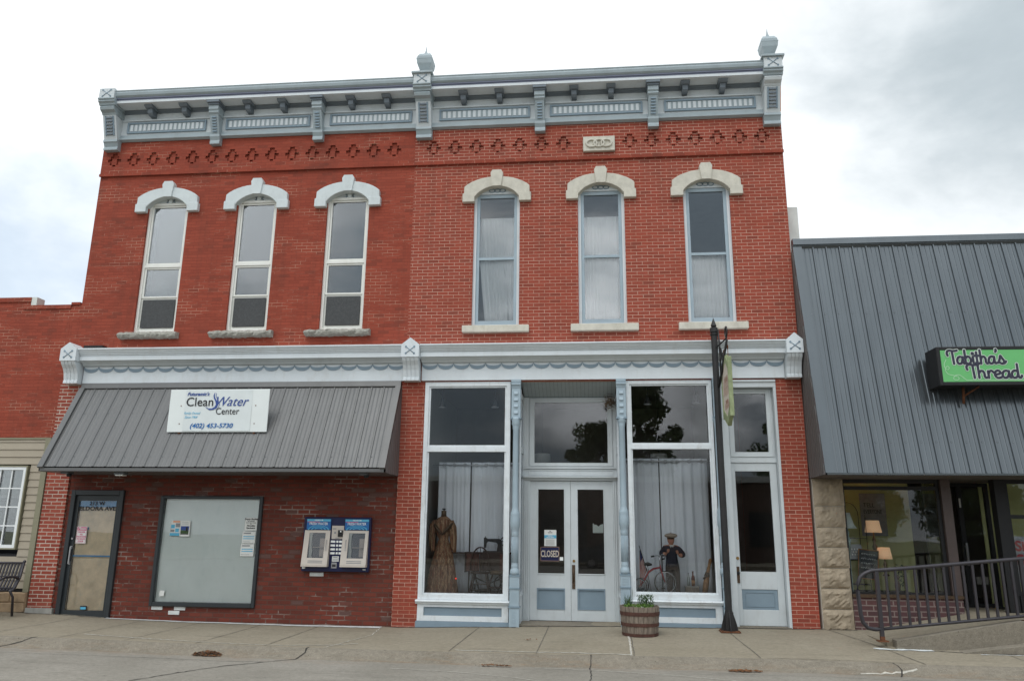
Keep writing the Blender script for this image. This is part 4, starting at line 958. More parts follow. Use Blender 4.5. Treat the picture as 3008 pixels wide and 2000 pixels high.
# water vending machine
VM = thing('water_machine', (-4.43, .0, .8), 'dark blue water vending machine with two dispensing doors set in the brick wall', 'vending machine')
b = MB(); b.box(-5.03, -3.83, -.06, .03, .80, 1.72); b.build('housing', 'machine_navy', VM, bevel=.01)
for x0, x1, mir in ((-4.97, -4.54, 1), (-4.28, -3.855, -1)):
    b = MB(); b.px([(-.061, 1.51), (-.085, 1.51), (-.085, 1.685), (-.061, 1.685)], x0, x1, 0)
    H = b.build('header_panel', 'ink_blue', VM)
    b = MB(); xc = (x0+x1)/2
    b.box(x0+.002, x1-.002, -.088, -.0855, 1.645, 1.683, 0); b.box(x0+.01, xc+.02, -.0885, -.0855, 1.632, 1.642, 1); b.box(xc+.04, x1-.01, -.0885, -.0855, 1.632, 1.640, 2)
    for r0, dz in ((.19, 1.50), (.13, 1.505), (.07, 1.51)):
        o1 = [(xc+r0*math.cos(a), dz+r0*.42*math.sin(a)) for a in [PI*q/12 for q in range(13)]]; i1 = [(xc+(r0-.02)*math.cos(a), dz+(r0-.02)*.42*math.sin(a)) for a in [PI*q/12 for q in range(13)]]
        b.ring_y(o1, i1, -.0875, -.0855, 0)
    b.build('printing', ['ink_teal', 'ink_pink', 'ink_navy'], H)
    text_fit('lettering', 'FRESH WATER', xc-.165, xc+.165, 1.585, 1.630, -.0895, 'ink_white', H, bold=.01); text('lettering', 'PREMIUM', .028, (xc, -.0895, 1.665), 'ink_white', H, sx=.95, space=1.5, bold=.001)
    # sloped dispensing door
    zt, zb = 1.495, .915; yt0, yb0 = -.07, -.17
    def yy(z): return yt0+(yb0-yt0)*(zt-z)/(zt-zb)
    b = MB(); ex0, ex1 = (x0-.045, x1) if mir == 1 else (x0, x1+.02)
    tx0, tx1 = x0, x1
    def slab(xa, xb, za, zc, t=.022):
        fr = lambda x, z: x0 + (x-x0) - (0)
        b.add([(xa, yy(za), za), (xb, yy(za), za), (xb, yy(zc), zc), (xa, yy(zc), zc), (xa, yy(za)+t, za), (xb, yy(za)+t, za), (xb, yy(zc)+t, zc), (xa, yy(zc)+t, zc)], [(0, 1, 2, 3), (4, 7, 6, 5), (0, 4, 5, 1), (3, 2, 6, 7), (0, 3, 7, 4), (1, 5, 6, 2)])
    wx0, wx1 = xc-.155, xc+.135
    if mir == -1: wx0, wx1 = xc-.135, xc+.155
    slab(x0-.03, wx0, zb, zt); slab(wx1, x1, zb, zt); slab(wx0, wx1, zb, zb+.115); slab(wx0, wx1, zt-.045, zt)
    b.box(x0-.03, x1, yb0-.002, -.062, zb-.03, zb-.002)
    for xa in (x0-.03, x1-.004): b.add([(xa, -.0615, zt), (xa, yy(zt), zt), (xa, yy(zb)+.022, zb), (xa, -.0615, zb), (xa+.004, -.0615, zt), (xa+.004, yy(zt)+.0, zt), (xa+.004, yy(zb)+.022, zb), (xa+.004, -.0615, zb)], [(0, 1, 2, 3), (4, 7, 6, 5), (0, 3, 7, 4), (1, 5, 6, 2)])
    Dd = b.build('dispensing_door', 'machine_cream', VM)
    b = MB(); za, zc = zb+.117, zt-.047
    b.add([(wx0, yy(za)+.008, za), (wx1, yy(za)+.008, za), (wx1, yy(zc)+.008, zc), (wx0, yy(zc)+.008, zc), (wx0, yy(za)+.012, za), (wx1, yy(za)+.012, za), (wx1, yy(zc)+.012, zc), (wx0, yy(zc)+.012, zc)], [(0, 1, 2, 3), (4, 7, 6, 5)]); b.build('door_window', 'glass_clear', Dd)
    b = MB(); b.box(wx0, wx1, -.0625, -.061, za, zc, 0); b.box(wx0+.19, wx1, -.066, -.063, za+.02, zc-.09, 1); b.box(wx0, wx0+.06, -.066, -.063, za, zc, 2); b.box(wx0+.07, wx1-.02, -.10, -.066, za+.17, za+.18, 1)
    b.tube([(wx0+.06, -.075, zc-.03), (wx0+.05, -.075, zc-.2), (wx0+.07, -.075, za+.12), (wx0+.06, -.075, za+.02)], .005, 6, 3); b.build('compartment', ['machine_dark', 'machine_inner', 'interior_pale', 'ink_black'], Dd)
    hx = wx1+.035 if mir == 1 else wx0-.035
    b = MB(); b.tube([(hx, yy(1.33), 1.33), (hx, yy(1.33)-.025, 1.33), (hx, yy(1.16)-.025, 1.16), (hx, yy(1.16), 1.16)], .005, 6); b.build('handle', 'steel', Dd)
    for q in range(2):
        z = zb+.065-.028*q; b = MB(); b.box(xc-.13, xc+.13, yy(z)-.003, yy(z)-.0005, z-.006, z+.006); b.build('caption', 'ink_grey', Dd)
b = MB(); b.box(-4.515, -4.30, -.072, -.061, 1.35, 1.575); b.build('payment_panel', 'machine_cream', VM)
b = MB(); b.box(-4.395, -4.315, -.10, -.0725, 1.39, 1.50, 0); b.box(-4.36, -4.335, -.103, -.1005, 1.465, 1.49, 1); b.box(-4.50, -4.44, -.075, -.0725, 1.515, 1.53, 2); b.box(-4.47, -4.44, -.075, -.0725, 1.44, 1.47, 2); b.box(-4.45, -4.37, -.075, -.0725, 1.36, 1.37, 2); b.build('bill_slot', ['black_matte', 'ink_white', 'ink_grey'], VM)
for r_ in range(4):
    z = 1.305-.065*r_
    for x0, x1 in ((-4.525, -4.445), (-4.425, -4.39), (-4.375, -4.295)):
        b = MB(); b.box(x0, x1, -.068, -.0605, z-.018, z+.018); b.build('button', 'ink_white', VM)
b = MB(); b.box(-4.485, -4.365, -.064, -.0605, .97, 1.06, 0); b.box(-4.465, -4.385, -.0655, -.0645, 1.035, 1.048, 1)
for q in range(3): b.box(-4.47, -4.38, -.0655, -.0645, .985+.014*q, .990+.014*q, 1)
b.box(-5.01, -4.955, -.064, -.0605, .845, .875, 0); b.box(-3.93, -3.88, -.064, -.0605, .835, .85, 0)
b.build('sticker', ['paper_white', 'ink_grey'], VM)
b = MB(); b.box(-4.49, -4.395, -.068, -.0605, .86, .955, 0); b.box(-4.475, -4.41, -.070, -.0685, .88, .925, 1); b.build('coin_return', ['steel', 'machine_dark'], VM)

# ------------------------------------------------------------------ right building, shopfront
b = MB(); b.box(-3.40, -2.965, -.004, .22, -.25, 4.128); b.build('brick_pier', 'brick_red_pale_joint', RB)
b = MB(); b.box(3.225, XE-.002, -.004, .22, -.2, 4.128); b.build('brick_pier', 'brick_red_pale_joint', RB)
def display(x0, x1, g0, g1, ztop, zt0, zt1, zm1, zb, zs, zp0, zp1, zg):
    # x0..x1 outer, g0..g1 glass; transom zt0..zt1; main glass zb..zm1
    b = MB(); yF, yB = -.012, .10
    b.box(x0, g0-.03, yF, yB, zs, ztop); b.box(g1+.03, x1, yF, yB, zs, ztop); b.box(g0-.03, g1+.03, yF, yB, zt1+.03, ztop)
    frame(b, g0-.029, g1+.029, zt0-.03, zt1+.029, .029, .012, .085); b.box(g0-.03, g1+.03, yF+.006, yB, zm1+.001, zt0-.031)
    frame(b, g0-.029, g1+.029, zb-.03, zm1, .029, .015, .085, tt=.001); b.box(g0-.03, g1+.03, yF-.004, yB, zs, zb-.031)
    W = b.build('display_window', 'paint_white_shabby', RB, bevel=.004)
    b = MB(); b.box(g0, g1, .045, .052, zt0, zt1); b.build('transom_pane', 'glass_clear', W)
    b = MB(); b.box(g0, g1, .045, .052, zb, zm1-.001); b.build('glass_pane', 'glass_clear', W)
    b = MB(); b.px([(.0, zs-.002), (-.065, zs-.008), (-.075, zs-.03), (-.05, zs-.045), (-.04, zs-.07), (.0, zs-.07)], x0-.03, x1+.02); b.build('sill_moulding', 'paint_white_shabby', W)
    b = MB(); frame(b, x0, x1, zg+.08, zs-.072, .11, -.012, .10, tb=zp0-zg-.08, tt=zs-.072-zp1); b.box(x0+.111, x1-.111, .012, .03, zp0, zp1, 1)
    frame(b, x0+.111, x1-.111, zp0+.001, zp1-.001, .012, .002, .0115, 1)
    b.px([(.0, zg+.078), (-.03, zg+.07), (-.035, zg-.15), (.0, zg-.15)], x0-.02, x1+.01, 2); b.build('stall_riser', ['paint_white_shabby', 'paint_slate', 'paint_slate'], W)
    return W
display(-2.962, -1.405, -2.86, -1.505, 4.125, 2.99, 4.02, 2.87, .48, .375, .115, .255, -.05)
display(.645, 2.125, .735, 2.045, 4.125, 3.03, 4.035, 2.92, .56, .44, .17, .32, 0.0)
def column(xc, w=.085):
    b = MB(); zb = interp(xc, ZF)
    b.box(xc-w, xc+w, -.10, .04, zb-.1, zb+.30, 0); b.box(xc-w-.012, xc+w+.012, -.112, .045, zb+.301, zb+.325, 1)
    b.box(xc-w+.006, xc+w-.006, -.094, .04, zb+.326, zb+.60, 0); b.box(xc-w-.008, xc+w+.008, -.108, .045, zb+.601, zb+.625, 1)
    b.box(xc-w+.004, xc+w-.004, -.096, .04, zb+.626, zb+.80, 0); b.box(xc-w-.006, xc+w+.006, -.106, .045, zb+.801, zb+.825, 1)
    for i in range(6): b.torus((xc, -.099, zb+.12+.026*i-.03), .03, .006, 'y', 12, 5, 0)
    for dx in (-.035, 0, .035): b.box(xc+dx-.006, xc+dx+.006, -.099, -.0945, zb+.40, zb+.54, 0)
    for i in range(3): b.box(xc-.05, xc+.05, -.101, -.097, zb+.66+.045*i, zb+.68+.045*i, 0)
    b.build('pedestal', ['paint_blue', 'paint_slate'], CP := RB)
    b = MB(); z0 = zb+.826
    prof = [(.075, 0), (.080, .04), (.075, .09), (.056, .11), (.062, .13), (.062, .15), (.056, .17), (.056, .64), (.066, .66), (.058, .69), (.062, .72), (.072, .77), (.083, .80), (.083, .93), (.075, .97), (.080, 1.0), (.074, 1.03), (.058, 1.07), (.054, 1.12), (.052, 2.46), (.060, 2.48), (.056, 2.50), (.066, 2.54), (.078, 2.56), (.070, 2.60), (.080, 2.63), (.08, 3.47-z0)]
    b.lathe((xc, -.035, z0), [(r_, h) for r_, h in prof if h <= 3.47-z0], 20)
    for q in range(10):
        a = PI+PI*(q+.5)/10; b.tube([(xc+.057*math.cos(a), -.035+.057*math.sin(a), z0+.2), (xc+.057*math.cos(a), -.035+.057*math.sin(a), z0+.62)], .006, 5)
    b.build('colonnette', 'paint_blue', RB)
    b = MB(); b.box(xc-w+.004, xc+w-.004, -.085, .04, 3.47, 3.99, 0); b.px([(.04, 3.991), (-.09, 3.991), (-.10, 4.03), (-.12, 4.05), (-.12, 4.075), (-.10, 4.085), (-.11, 4.10), (-.11, 4.145), (.04, 4.145)], xc-w, xc+w, 0); b.box(xc-w-.008, xc+w+.008, -.10, .045, 3.44, 3.469, 1)
    for i in range(4):
        z = 3.56+.115*i; b.px([(-.086, z-.03), (-.108, z-.025), (-.092, z+.03), (-.086, z+.03)], xc-.035, xc+.035, 0)
    b.build('column_capital', ['paint_blue', 'paint_slate'], RB)
column(-1.30); column(.555); column(2.19, .055)
# recessed entrance
b = MB()
b.box(-1.215, .475, -.03, .62, -.12, .004, 0); b.build('doorstep', 'kerb_concrete', RB)
b = MB()
b.px([(.06, 4.145), (.66, 3.925), (.66, 3.94), (.06, 4.16)], -1.215, .475, 0)
for i in range(24):
    x = -1.20+.0695*i; b.px([(.06, 4.1405), (.655, 3.922), (.655, 3.925), (.06, 4.1435)], x, x+.004, 1)
b.build('entrance_ceiling', ['soffit_board', 'paint_charcoal_grey'], RB)
for x, s in ((-1.215, 1), (.475, -1)):
    b = MB(); xa, xb = (x-.03, x) if s == 1 else (x, x+.03)
    b.box(xa, xb, .045, .10, .0, 4.0); b.box(xa, xb, .56, .62, .0, 3.93); b.box(xa, xb, .101, .559, .0, .50); b.box(xa, xb, .101, .559, 3.85, 3.93); b.box(xa, xb, .101, .559, 2.88, 2.98)
    b.box(xa-.012, xb+.012, .06, .61, .44, .47); S_ = b.build('side_light', 'paint_white', RB)
    b = MB(); b.box(xa+.012, xa+.018, .101, .559, .501, 2.879); b.box(xa+.012, xa+.018, .101, .559, 2.981, 3.849); b.build('glass_pane', 'glass_clear', S_)
yD = .60
b = MB()
b.box(-1.213, -1.095, yD-.03, yD+.07, 0.005, 2.41); b.box(.395, .473, yD-.03, yD+.07, 0.005, 2.41)
for x in (-1.19, -1.155, -1.12, .415, .45): b.box(x-.008, x+.008, yD-.042, yD-.031, .03, 2.38)
b.px([(yD+.07, 2.412), (yD-.04, 2.412), (yD-.05, 2.44), (yD-.10, 2.46), (yD-.10, 2.485), (yD+.07, 2.485)], -1.213, .473)
b.box(-1.213, .473, yD-.005, yD+.07, 2.487, 2.62); frame(b, -1.12, .42, 2.50, 2.61, .02, yD-.016, yD-.006)
b.box(-1.213, .473, yD-.03, yD+.07, 2.622, 2.655)
b.box(-1.213, -1.12, yD-.02, yD+.07, 2.657, 3.935); b.box(.42, .473, yD-.02, yD+.07, 2.657, 3.935)
frame(b, -1.118, .418, 2.657, 3.93, .10, yD+.0, yD+.06, tb=.075, tt=.09); frame(b, -1.105, .405, 2.67, 3.915, .02, yD-.014, yD-.001)
DF = b.build('door_surround', 'paint_pale_grey', RB, bevel=.003)
b = MB(); b.box(-1.017, .317, yD+.025, yD+.032, 2.733, 3.839); b.build('transom_pane', 'glass_clear', DF)
leaves = []
for k, (x0, x1) in enumerate(((-1.093, -.366), (-.362, .393))):
    b = MB(); g0, g1 = ((-.945, -.48), (-.235, .225))[k]; p0, p1 = ((-.965, -.47), (-.255, .23))[k]
    b.box(x0, g0, yD, yD+.045, .012, 2.405); b.box(g1, x1, yD, yD+.045, .012, 2.405); b.box(g0, g1, yD, yD+.045, 2.255, 2.405); b.box(g0, g1, yD, yD+.045, .545, .80); b.box(g0, g1, yD, yD+.045, .012, .205)
    frame(b, g0-.018, g1+.018, .782, 2.273, .018, yD-.01, yD-.001)
    Dr = b.build('double_door_leaf', 'paint_pale_grey', RB, bevel=.003); leaves.append(Dr)
    b = MB(); b.box(g0+.001, g1-.001, yD+.02, yD+.026, .801, 2.254); b.build('glass_pane', 'glass_clear', Dr)
    b = MB(); b.box(g0, g1, yD+.015, yD+.03, .206, .544); frame(b, p0, p1, .198, .552, .025, yD-.010, yD-.001); b.build('kick_panel', 'paint_slate', Dr)
b = MB(); b.box(-.345, -.29, yD-.012, yD-.001, .545, .95, 0); b.tube([(-.318, yD-.012, .88), (-.318, yD-.055, .86), (-.318, yD-.055, .68), (-.318, yD-.012, .66)], .011, 8, 0); b.build('door_handle', ['bronze_dark', 'brass'], leaves[1]); b = MB(); b.lathe((-.31, yD-.014, 1.015), [(.024, 0), (.024, .012)], 14, 0, True, 'y'); b.build('door_lock', 'brass', leaves[1])
o = thing('hanging_sign', (-.74, yD, 1.0), 'dark purple CLOSED sign hanging inside the left glass of the double doors', 'sign')
b = MB(); b.box(-.90, -.57, yD+.005, yD+.012, 1.01, 1.25); frame(b, -.90, -.57, 1.01, 1.25, .006, yD+.002, yD+.0048, 1); b.build('board', ['machine_navy', 'lettering_brown'], o); text('lettering', 'CLOSED', .155, (-.735, yD+.001, 1.128), 'weathered_sign', o, bold=.003, sx=.56)
o = thing('opening_notice', (-.73, yD, 1.27), 'white notice with a teal band inside the left door glass above the closed sign', 'notice')
b = MB(); b.box(-.835, -.62, yD+.010, yD+.012, 1.265, 1.545); b.build('sheet', 'paper_white', o); b = MB(); b.box(-.833, -.622, yD+.007, yD+.0095, 1.40, 1.455, 0)
for q in range(6): b.box(-.81, -.65, yD+.007, yD+.0095, 1.285+.017*q, 1.290+.017*q, 1)
b.box(-.77, -.69, yD+.007, yD+.0095, 1.49, 1.505, 1); b.box(-.745, -.715, yD+.007, yD+.0095, 1.515, 1.53, 1); b.build('printing', ['ink_teal', 'ink_grey'], o); text('lettering', 'OPEN BY', .022, (-.728, yD+.006, 1.440), 'vinyl_white', o, bold=.0006); text('lettering', 'APPOINTMENT', .020, (-.728, yD+.006, 1.417), 'vinyl_white', o, bold=.0006)
b = MB(); b.box(-.56, -.50, yD+.008, yD+.012, 1.02, 1.08); o = b.build('door_sticker', 'ink_white'); tag(o, 'tiny white sticker beside the closed sign at the edge of the left door glass', 'sticker')
b = MB(); b.py([(.03, 1.50), (.215, 1.50), (.215, 1.655), (.17, 1.645), (.13, 1.61), (.09, 1.645), (.06, 1.64), (.045, 1.665), (.03, 1.665)], yD+.06, yD+.064); o = b.build('hanging_plaque', 'shade_pale'); tag(o, 'pale scalloped plaque hanging behind the right door glass', 'plaque')
# nest of straw at the entrance ceiling corner
random.seed(11); b = MB()
for i in range(130):
    c = Vector((.38+random.gauss(0, .05), .42+random.gauss(0, .05), 3.86+random.gauss(0, .045)-random.random()*.10)); d = Vector((random.uniform(-1, 1), random.uniform(-1, 1), random.uniform(-1, 1))).normalized()*random.uniform(.02, .05)
    b.tube([c-d, c+d], .004, 4)
o = b.build('bird_nest', 'nest_straw'); tag(o, 'straggly brown bird nest in the top right corner of the recessed entrance', 'nest')
# side door on the right
b = MB()
b.box(2.245, 2.385, -.01, .24, .0, 3.99); b.box(3.175, 3.222, -.01, .24, .0, 3.99); b.box(2.245, 3.222, -.01, .24, 3.992, 4.125)
b.px([(-.012, 4.07), (-.035, 4.09), (-.035, 4.12), (-.012, 4.12)], 2.25, 3.218)
b.box(2.387, 3.173, .11, .20, 2.70, 2.78)
frame(b, 2.387, 3.173, 2.782, 3.988, .11, .12, .19, tb=.10, tt=.09); frame(b, 2.41, 3.15, 2.80, 3.97, .02, .105, .118)
SD = b.build('side_door', 'paint_pale_grey', RB, bevel=.003)
b = MB(); b.box(2.498, 3.062, .15, .156, 2.883, 3.897); b.build('transom_pane', 'glass_clear', SD)
b = MB(); g0, g1 = 2.475, 3.055
b.box(2.39, g0, .13, .175, .05, 2.695); b.box(g1, 3.17, .13, .175, .05, 2.695); b.box(g0, g1, .13, .175, 2.555, 2.695); b.box(g0, g1, .13, .175, .62, .90); b.box(g0, g1, .13, .175, .05, .30)
DL = b.build('door_leaf', 'paint_pale_grey', SD, bevel=.003)
b = MB(); b.box(g0, g1, .15, .156, .901, 2.554); b.build('glass_pane', 'glass_clear', DL)
b = MB(); b.box(g0+.001, g1-.001, .142, .155, .301, .619); frame(b, g0+.055, g1-.055, .345, .575, .008, .134, .1415); b.build('kick_panel', 'paint_slate', DL)
b = MB(); b.box(2.405, 2.455, .115, .129, .72, .98, 0); b.sphere((2.43, .09, .88), .026, 2); b.lathe((2.435, .115, 1.115), [(.026, 0), (.026, .014)], 14, 1, True, 'y'); b.lathe((2.405, .118, 1.09), [(.012, 0), (.012, .01)], 10, 3, True, 'y'); b.build('door_knob', ['bronze_dark', 'brass', 'black_matte', 'ink_white'], DL)
b = MB(); b.box(2.30, 3.20, -.04, .24, -.1, .046); b.build('door_sill', 'kerb_concrete', SD)

# shop interiors (display floor, ceiling, side walls, dark depth)
for (x0, x1, zf) in ((-2.98, -1.25, .43), (.52, 2.23, .50)):
    b = MB(); b.box(x0, x1, .105, .98, zf-.02, zf); b.build('display_floor', 'interior_warm_dark', RB)
b = MB()
b.box(-2.98, 3.2, 3.5, 3.52, 0, 4.3, 0); b.box(-3.0, -2.98, .11, 3.49, 0, 4.3, 1); b.box(2.235, 2.25, .24, 3.49, 0, 4.3, 1); b.box(3.205, 3.22, .24, 3.49, 0, 4.3, 0); b.box(-2.97, 3.2, .11, 3.49, 4.16, 4.18, 0); b.box(-2.97, 3.2, .67, 3.49, -.02, .0, 0)
b.build('interior', ['interior_warm_dark', 'interior_pale'], RB)
# track lights and pendants seen through the transoms
def spot(x, y, z, lab):
    t = thing('track_light', (x, y, z), lab, 'spotlight', 'spotlights behind the transoms')
    b = MB(); b.tube([(x, y, z+.30), (x, y, z+.16)], .01, 6); b.build('stem', 'black_matte', t)
    b = MB(); b.lathe((x, y, z), [(.07, 0), (.065, .02), (.035, .08), (.03, .17)], 14); b.build('lamp_head', 'black_matte', t)
    b = MB(); b.torus((x, y, z-.01), .062, .008, 'z', 18, 6); b.build('rim', 'steel', t)
spot(-2.70, .30, 3.72, 'left black spotlight behind the transom over the dress'); spot(-1.72, .30, 3.72, 'right black spotlight behind the transom over the sewing table'); spot(1.04, .32, 3.76, 'left black spotlight behind the transom over the tricycle'); spot(1.90, .32, 3.78, 'right black spotlight behind the transom over the wooden bat')
for x, lb in ((-.93, 'pale drum lampshade hanging behind the transom of the double doors'), (1.32, 'pale drum lampshade hanging above the grey curtain behind the tricycle window')):
    t = thing('pendant_lamp', (x, 1.6, 2.9), lb, 'pendant lamp'); b = MB(); b.lathe((x, 1.6, 2.80), [(.165, 0), (.155, .19), (.15, .19), (.16, .0)], 20); b.build('lamp_shade', 'interior_pale', t); b = MB(); b.tube([(x, 1.6, 3.0), (x, 1.6, 4.15)], .006, 5); b.build('cord', 'black_matte', t)
# curtains on rods
def curtain(x0, x1, z0, z1, y, folds, label, group, seed):
    b = wavy(x0, x1, z0, z1, y, .022, folds, seed=seed, nx=int(folds*14), nz=8); t = thing('curtain', ((x0+x1)/2, y, z0), label, 'curtain', group); o = b.build('cloth', 'curtain_grey', t); solid(o)
    b = MB(); n = max(3, int(folds*1.1))
    for i in range(n): b.torus((x0+(x1-x0)*(i+.5)/n, y-.03, z1-.055), .028, .006, 'y', 14, 5)
    b.build('eyelet', 'steel', t)
GC = 'grey eyelet curtains behind the display windows'
curtain(-2.83, -2.235, .44, 2.76, .88, 3.6, 'grey eyelet curtain panel hanging behind the brown dress', GC, 21)
curtain(-2.21, -1.30, .44, 2.76, .88, 4.6, 'grey eyelet curtain panel hanging behind the sewing machine', GC, 22)
curtain(.60, 1.24, .51, 2.84, .90, 3.6, 'grey eyelet curtain panel hanging behind the tricycle and flag', GC, 23)
curtain(1.26, 2.12, .51, 2.84, .90, 4.4, 'grey eyelet curtain panel hanging behind the boy mannequin and bottles', GC, 24)
for x0, x1, z, lb in ((-2.95, -1.26, 2.705, 'steel curtain rod across the window with the dress'), (.53, 2.22, 2.785, 'steel curtain rod across the window with the tricycle')):
    o = MB().tube([(x0, .86, z), (x1, .86, z)], .011, 8).build('curtain_rod', 'steel'); tag(o, lb, 'curtain rod')

# ------------------------------------------------------------------ things in the left display window
DX, DY, DZ = -2.63, .42, .432
T = thing('dress_form', (DX, DY, DZ), 'headless dress form in a long brown striped dress at the left of the display window', 'dress form')
def dressring(z, rx, ry, amp, folds, ph, cx=DX):
    n = 96; out = []
    for i in range(n):
        a = 2*PI*i/n; k = 1+amp*math.sin(folds*a+ph)+amp*.5*math.sin(folds*1.7*a+ph*2)
        out.append((cx+rx*k*math.cos(a), DY+ry*k*math.sin(a), z))
    return out
b = MB(); rows = []
for z, rx, ry, am, dx in ((.435, .275, .22, .085, .0), (.60, .255, .20, .085, 0), (.85, .215, .17, .08, 0), (1.10, .165, .135, .045, .01), (1.28, .115, .10, .035, .01), (1.36, .088, .08, .02, .01), (1.42, .105, .09, .012, .0), (1.52, .135, .105, .008, -.005), (1.62, .160, .10, .005, -.005), (1.69, .15, .09, .004, -.005), (1.735, .095, .07, 0, 0), (1.76, .05, .05, 0, .005)):
    rows.append(dressring(z, rx, ry, am, 17, z*1.0, DX+dx))
vs = [p for r_ in rows for p in r_]; n = 96
b.add(vs, [(i*n+j, i*n+(j+1) % n, (i+1)*n+(j+1) % n, (i+1)*n+j) for i in range(len(rows)-1) for j in range(n)], 0, True)
b.build('dress', 'cloth_striped', T)
for s, pts in ((-1, [(DX-.125, DY-.01, 1.68), (DX-.185, DY-.02, 1.58), (DX-.20, DY-.04, 1.42), (DX-.185, DY-.07, 1.26), (DX-.15, DY-.11, 1.16)]), (1, [(DX+.125, DY, 1.68), (DX+.165, DY, 1.56), (DX+.18, DY+.01, 1.40), (DX+.19, DY+.0, 1.24), (DX+.215, DY-.01, 1.14)])):
    b = MB(); b.tube(pts, [.055, .072, .068, .055, .03], 14); b.build('sleeve', 'cloth_striped', T)
b = MB()
for s in (-1, 1):
    b.tube([(DX+s*.17, DY-.03, 1.64), (DX+s*.12, DY-.10, 1.58), (DX+s*.05, DY-.125, 1.50), (DX+.0, DY-.12, 1.44)], [.022, .028, .026, .012], 8)
b.build('shawl_collar', 'bronze_dark', T)
b = MB(); b.lathe((DX+.0, DY, 1.755), [(.052, 0), (.045, .05), (.047, .10), (.040, .105)], 16, 0); b.tube([(DX, DY, 1.85), (DX, DY, 1.88)], .012, 8, 1); b.lathe((DX, DY, 1.88), [(.035, 0), (.038, .012), (.02, .02)], 12, 1); b.build('neck', ['bronze_dark', 'black_matte'], T)
o = MB().sphere((-2.37, .36, .70), .012).build('indicator_light', 'lamp_red_dot'); tag(o, 'tiny glowing red light beside the hem of the brown dress', 'indicator light')
# sewing table and machine
TX0, TX1, TY0, TY1 = -2.26, -1.50, .52, .84; TZ = 1.145
T = thing('sewing_table', (-1.88, .68, .43), 'dark wooden treadle table with iron legs carrying the sewing machine', 'table')
b = MB(); b.box(-2.26, -1.42, TY0, TY1, TZ-.028, TZ, 0); b.build('table_top', 'wood_dark', T)
b = MB(); b.box(-2.25, -2.235, TY0+.01, TY1-.02, .80, TZ-.029); b.box(-2.22, -1.99, TY0+.012, TY0+.03, .82, TZ-.029, 1); b.box(-1.98, -1.55, TY0+.03, TY0+.05, .82, TZ-.029, 0); b.box(-1.62, -1.45, TY0+.0, TY0+.029, .82, TZ-.029, 1); b.build('cabinet', ['wood_dark', 'wood_red'], T)
o = MB().box(-2.60, -2.262, .60, .84, TZ-.028, TZ-.008).build('drop_leaf', 'wood_dark', T)
b = MB()
for x in (-2.08, -1.58):
    b.tube([(x-.09, .60, .435), (x-.02, .62, .62), (x+.03, .62, .82)], .016, 6); b.tube([(x+.09, .76, .435), (x+.02, .76, .62), (x-.03, .76, .82)], .016, 6); b.torus((x, .68, .55), .05, .01, 'x', 14, 5)
b.tube([(-2.08, .68, .47), (-1.58, .68, .47)], .014, 6); b.tube([(-2.06, .68, .70), (-1.83, .68, .60), (-1.60, .68, .70)], .012, 6); b.box(-1.98, -1.70, .60, .76, .50, .515); b.torus((-1.60, .60, .62), .12, .012, 'y', 22, 6)
b.build('treadle_frame', 'black_iron', T)
T = thing('sewing_machine', (-1.72, .66, TZ), 'black antique sewing machine on the dark wooden table', 'sewing machine')
b = MB(); b.box(-1.93, -1.53, .58, .74, TZ+.001, TZ+.022); b.build('bed', 'black_iron', T)
b = MB(); b.py([(-1.925, TZ+.075), (-1.885, TZ+.075), (-1.878, TZ+.15), (-1.855, TZ+.185), (-1.69, TZ+.165), (-1.672, TZ+.13), (-1.69, TZ+.023), (-1.59, TZ+.023), (-1.60, TZ+.15), (-1.605, TZ+.205), (-1.65, TZ+.235), (-1.86, TZ+.232), (-1.885, TZ+.25), (-1.925, TZ+.255)], .63, .69); b.tube([(-1.905, .66, TZ+.08), (-1.905, .66, TZ+.025)], .006, 6); b.tube([(-1.90, .66, TZ+.25), (-1.90, .66, TZ+.275)], .008, 6); b.tube([(-1.66, .66, TZ+.235), (-1.66, .66, TZ+.29)], .003, 5); b.build('arm', 'black_iron', T, bevel=.008)
b = MB(); b.torus((-1.545, .60, TZ+.19), .075, .009, 'y', 24, 6)
for q in range(3): a = q*PI/3; b.tube([(-1.545-.07*math.cos(a), .60, TZ+.19-.07*math.sin(a)), (-1.545+.07*math.cos(a), .60, TZ+.19+.07*math.sin(a))], .006, 5)
b.tube([(-1.545, .60, TZ+.19), (-1.545, .66, TZ+.19)], .012, 6); b.build('hand_wheel', 'black_iron', T)
T = thing('windsor_chair', (-1.97, .40, .43), 'dark bow back wooden chair standing in front of the sewing table', 'chair')
cx, cy = -1.96, .36
b = MB(); b.lathe((cx+.02, cy, .79), [(.15, 0), (.17, .012), (.16, .03)], 20); b.build('seat', 'wood_dark', T)
b = MB(); bow = [(cx-.175*math.cos(PI*q/14), cy+.0+.11, .83+.40*math.sin(PI*q/14)**.8) for q in range(15)]; b.tube(bow, .013, 8); b.build('bow_back', 'wood_dark', T)
b = MB()
for q in (-2, -1, 0, 1, 2): b.tube([(cx+q*.048, cy+.10, .82), (cx+q*.062, cy+.11, .83+.40*(1-(q*.062/.178)**2)**.42-.015)], .006, 6)
b.build('spindle', 'wood_dark', T)
for sx in (-1, 1):
    for sy in (-1, 1): b = MB(); b.tube([(cx+.02+sx*.11, cy+sy*.10, .79), (cx+.02+sx*.175, cy+sy*.15, .432)], [.013, .017], 8); b.build('leg', 'wood_dark', T)
b = MB()
for z, k in ((.62, .14), (.52, .155)):
    b.tube([(cx+.02-k, cy-k*.9, z), (cx+.02+k, cy-k*.9, z)], .009, 6); b.tube([(cx+.02-k, cy-k*.9, z), (cx+.02-k, cy+k*.9, z)], .009, 6); b.tube([(cx+.02+k, cy-k*.9, z), (cx+.02+k, cy+k*.9, z)], .009, 6)
b.build('stretcher', 'wood_dark', T)
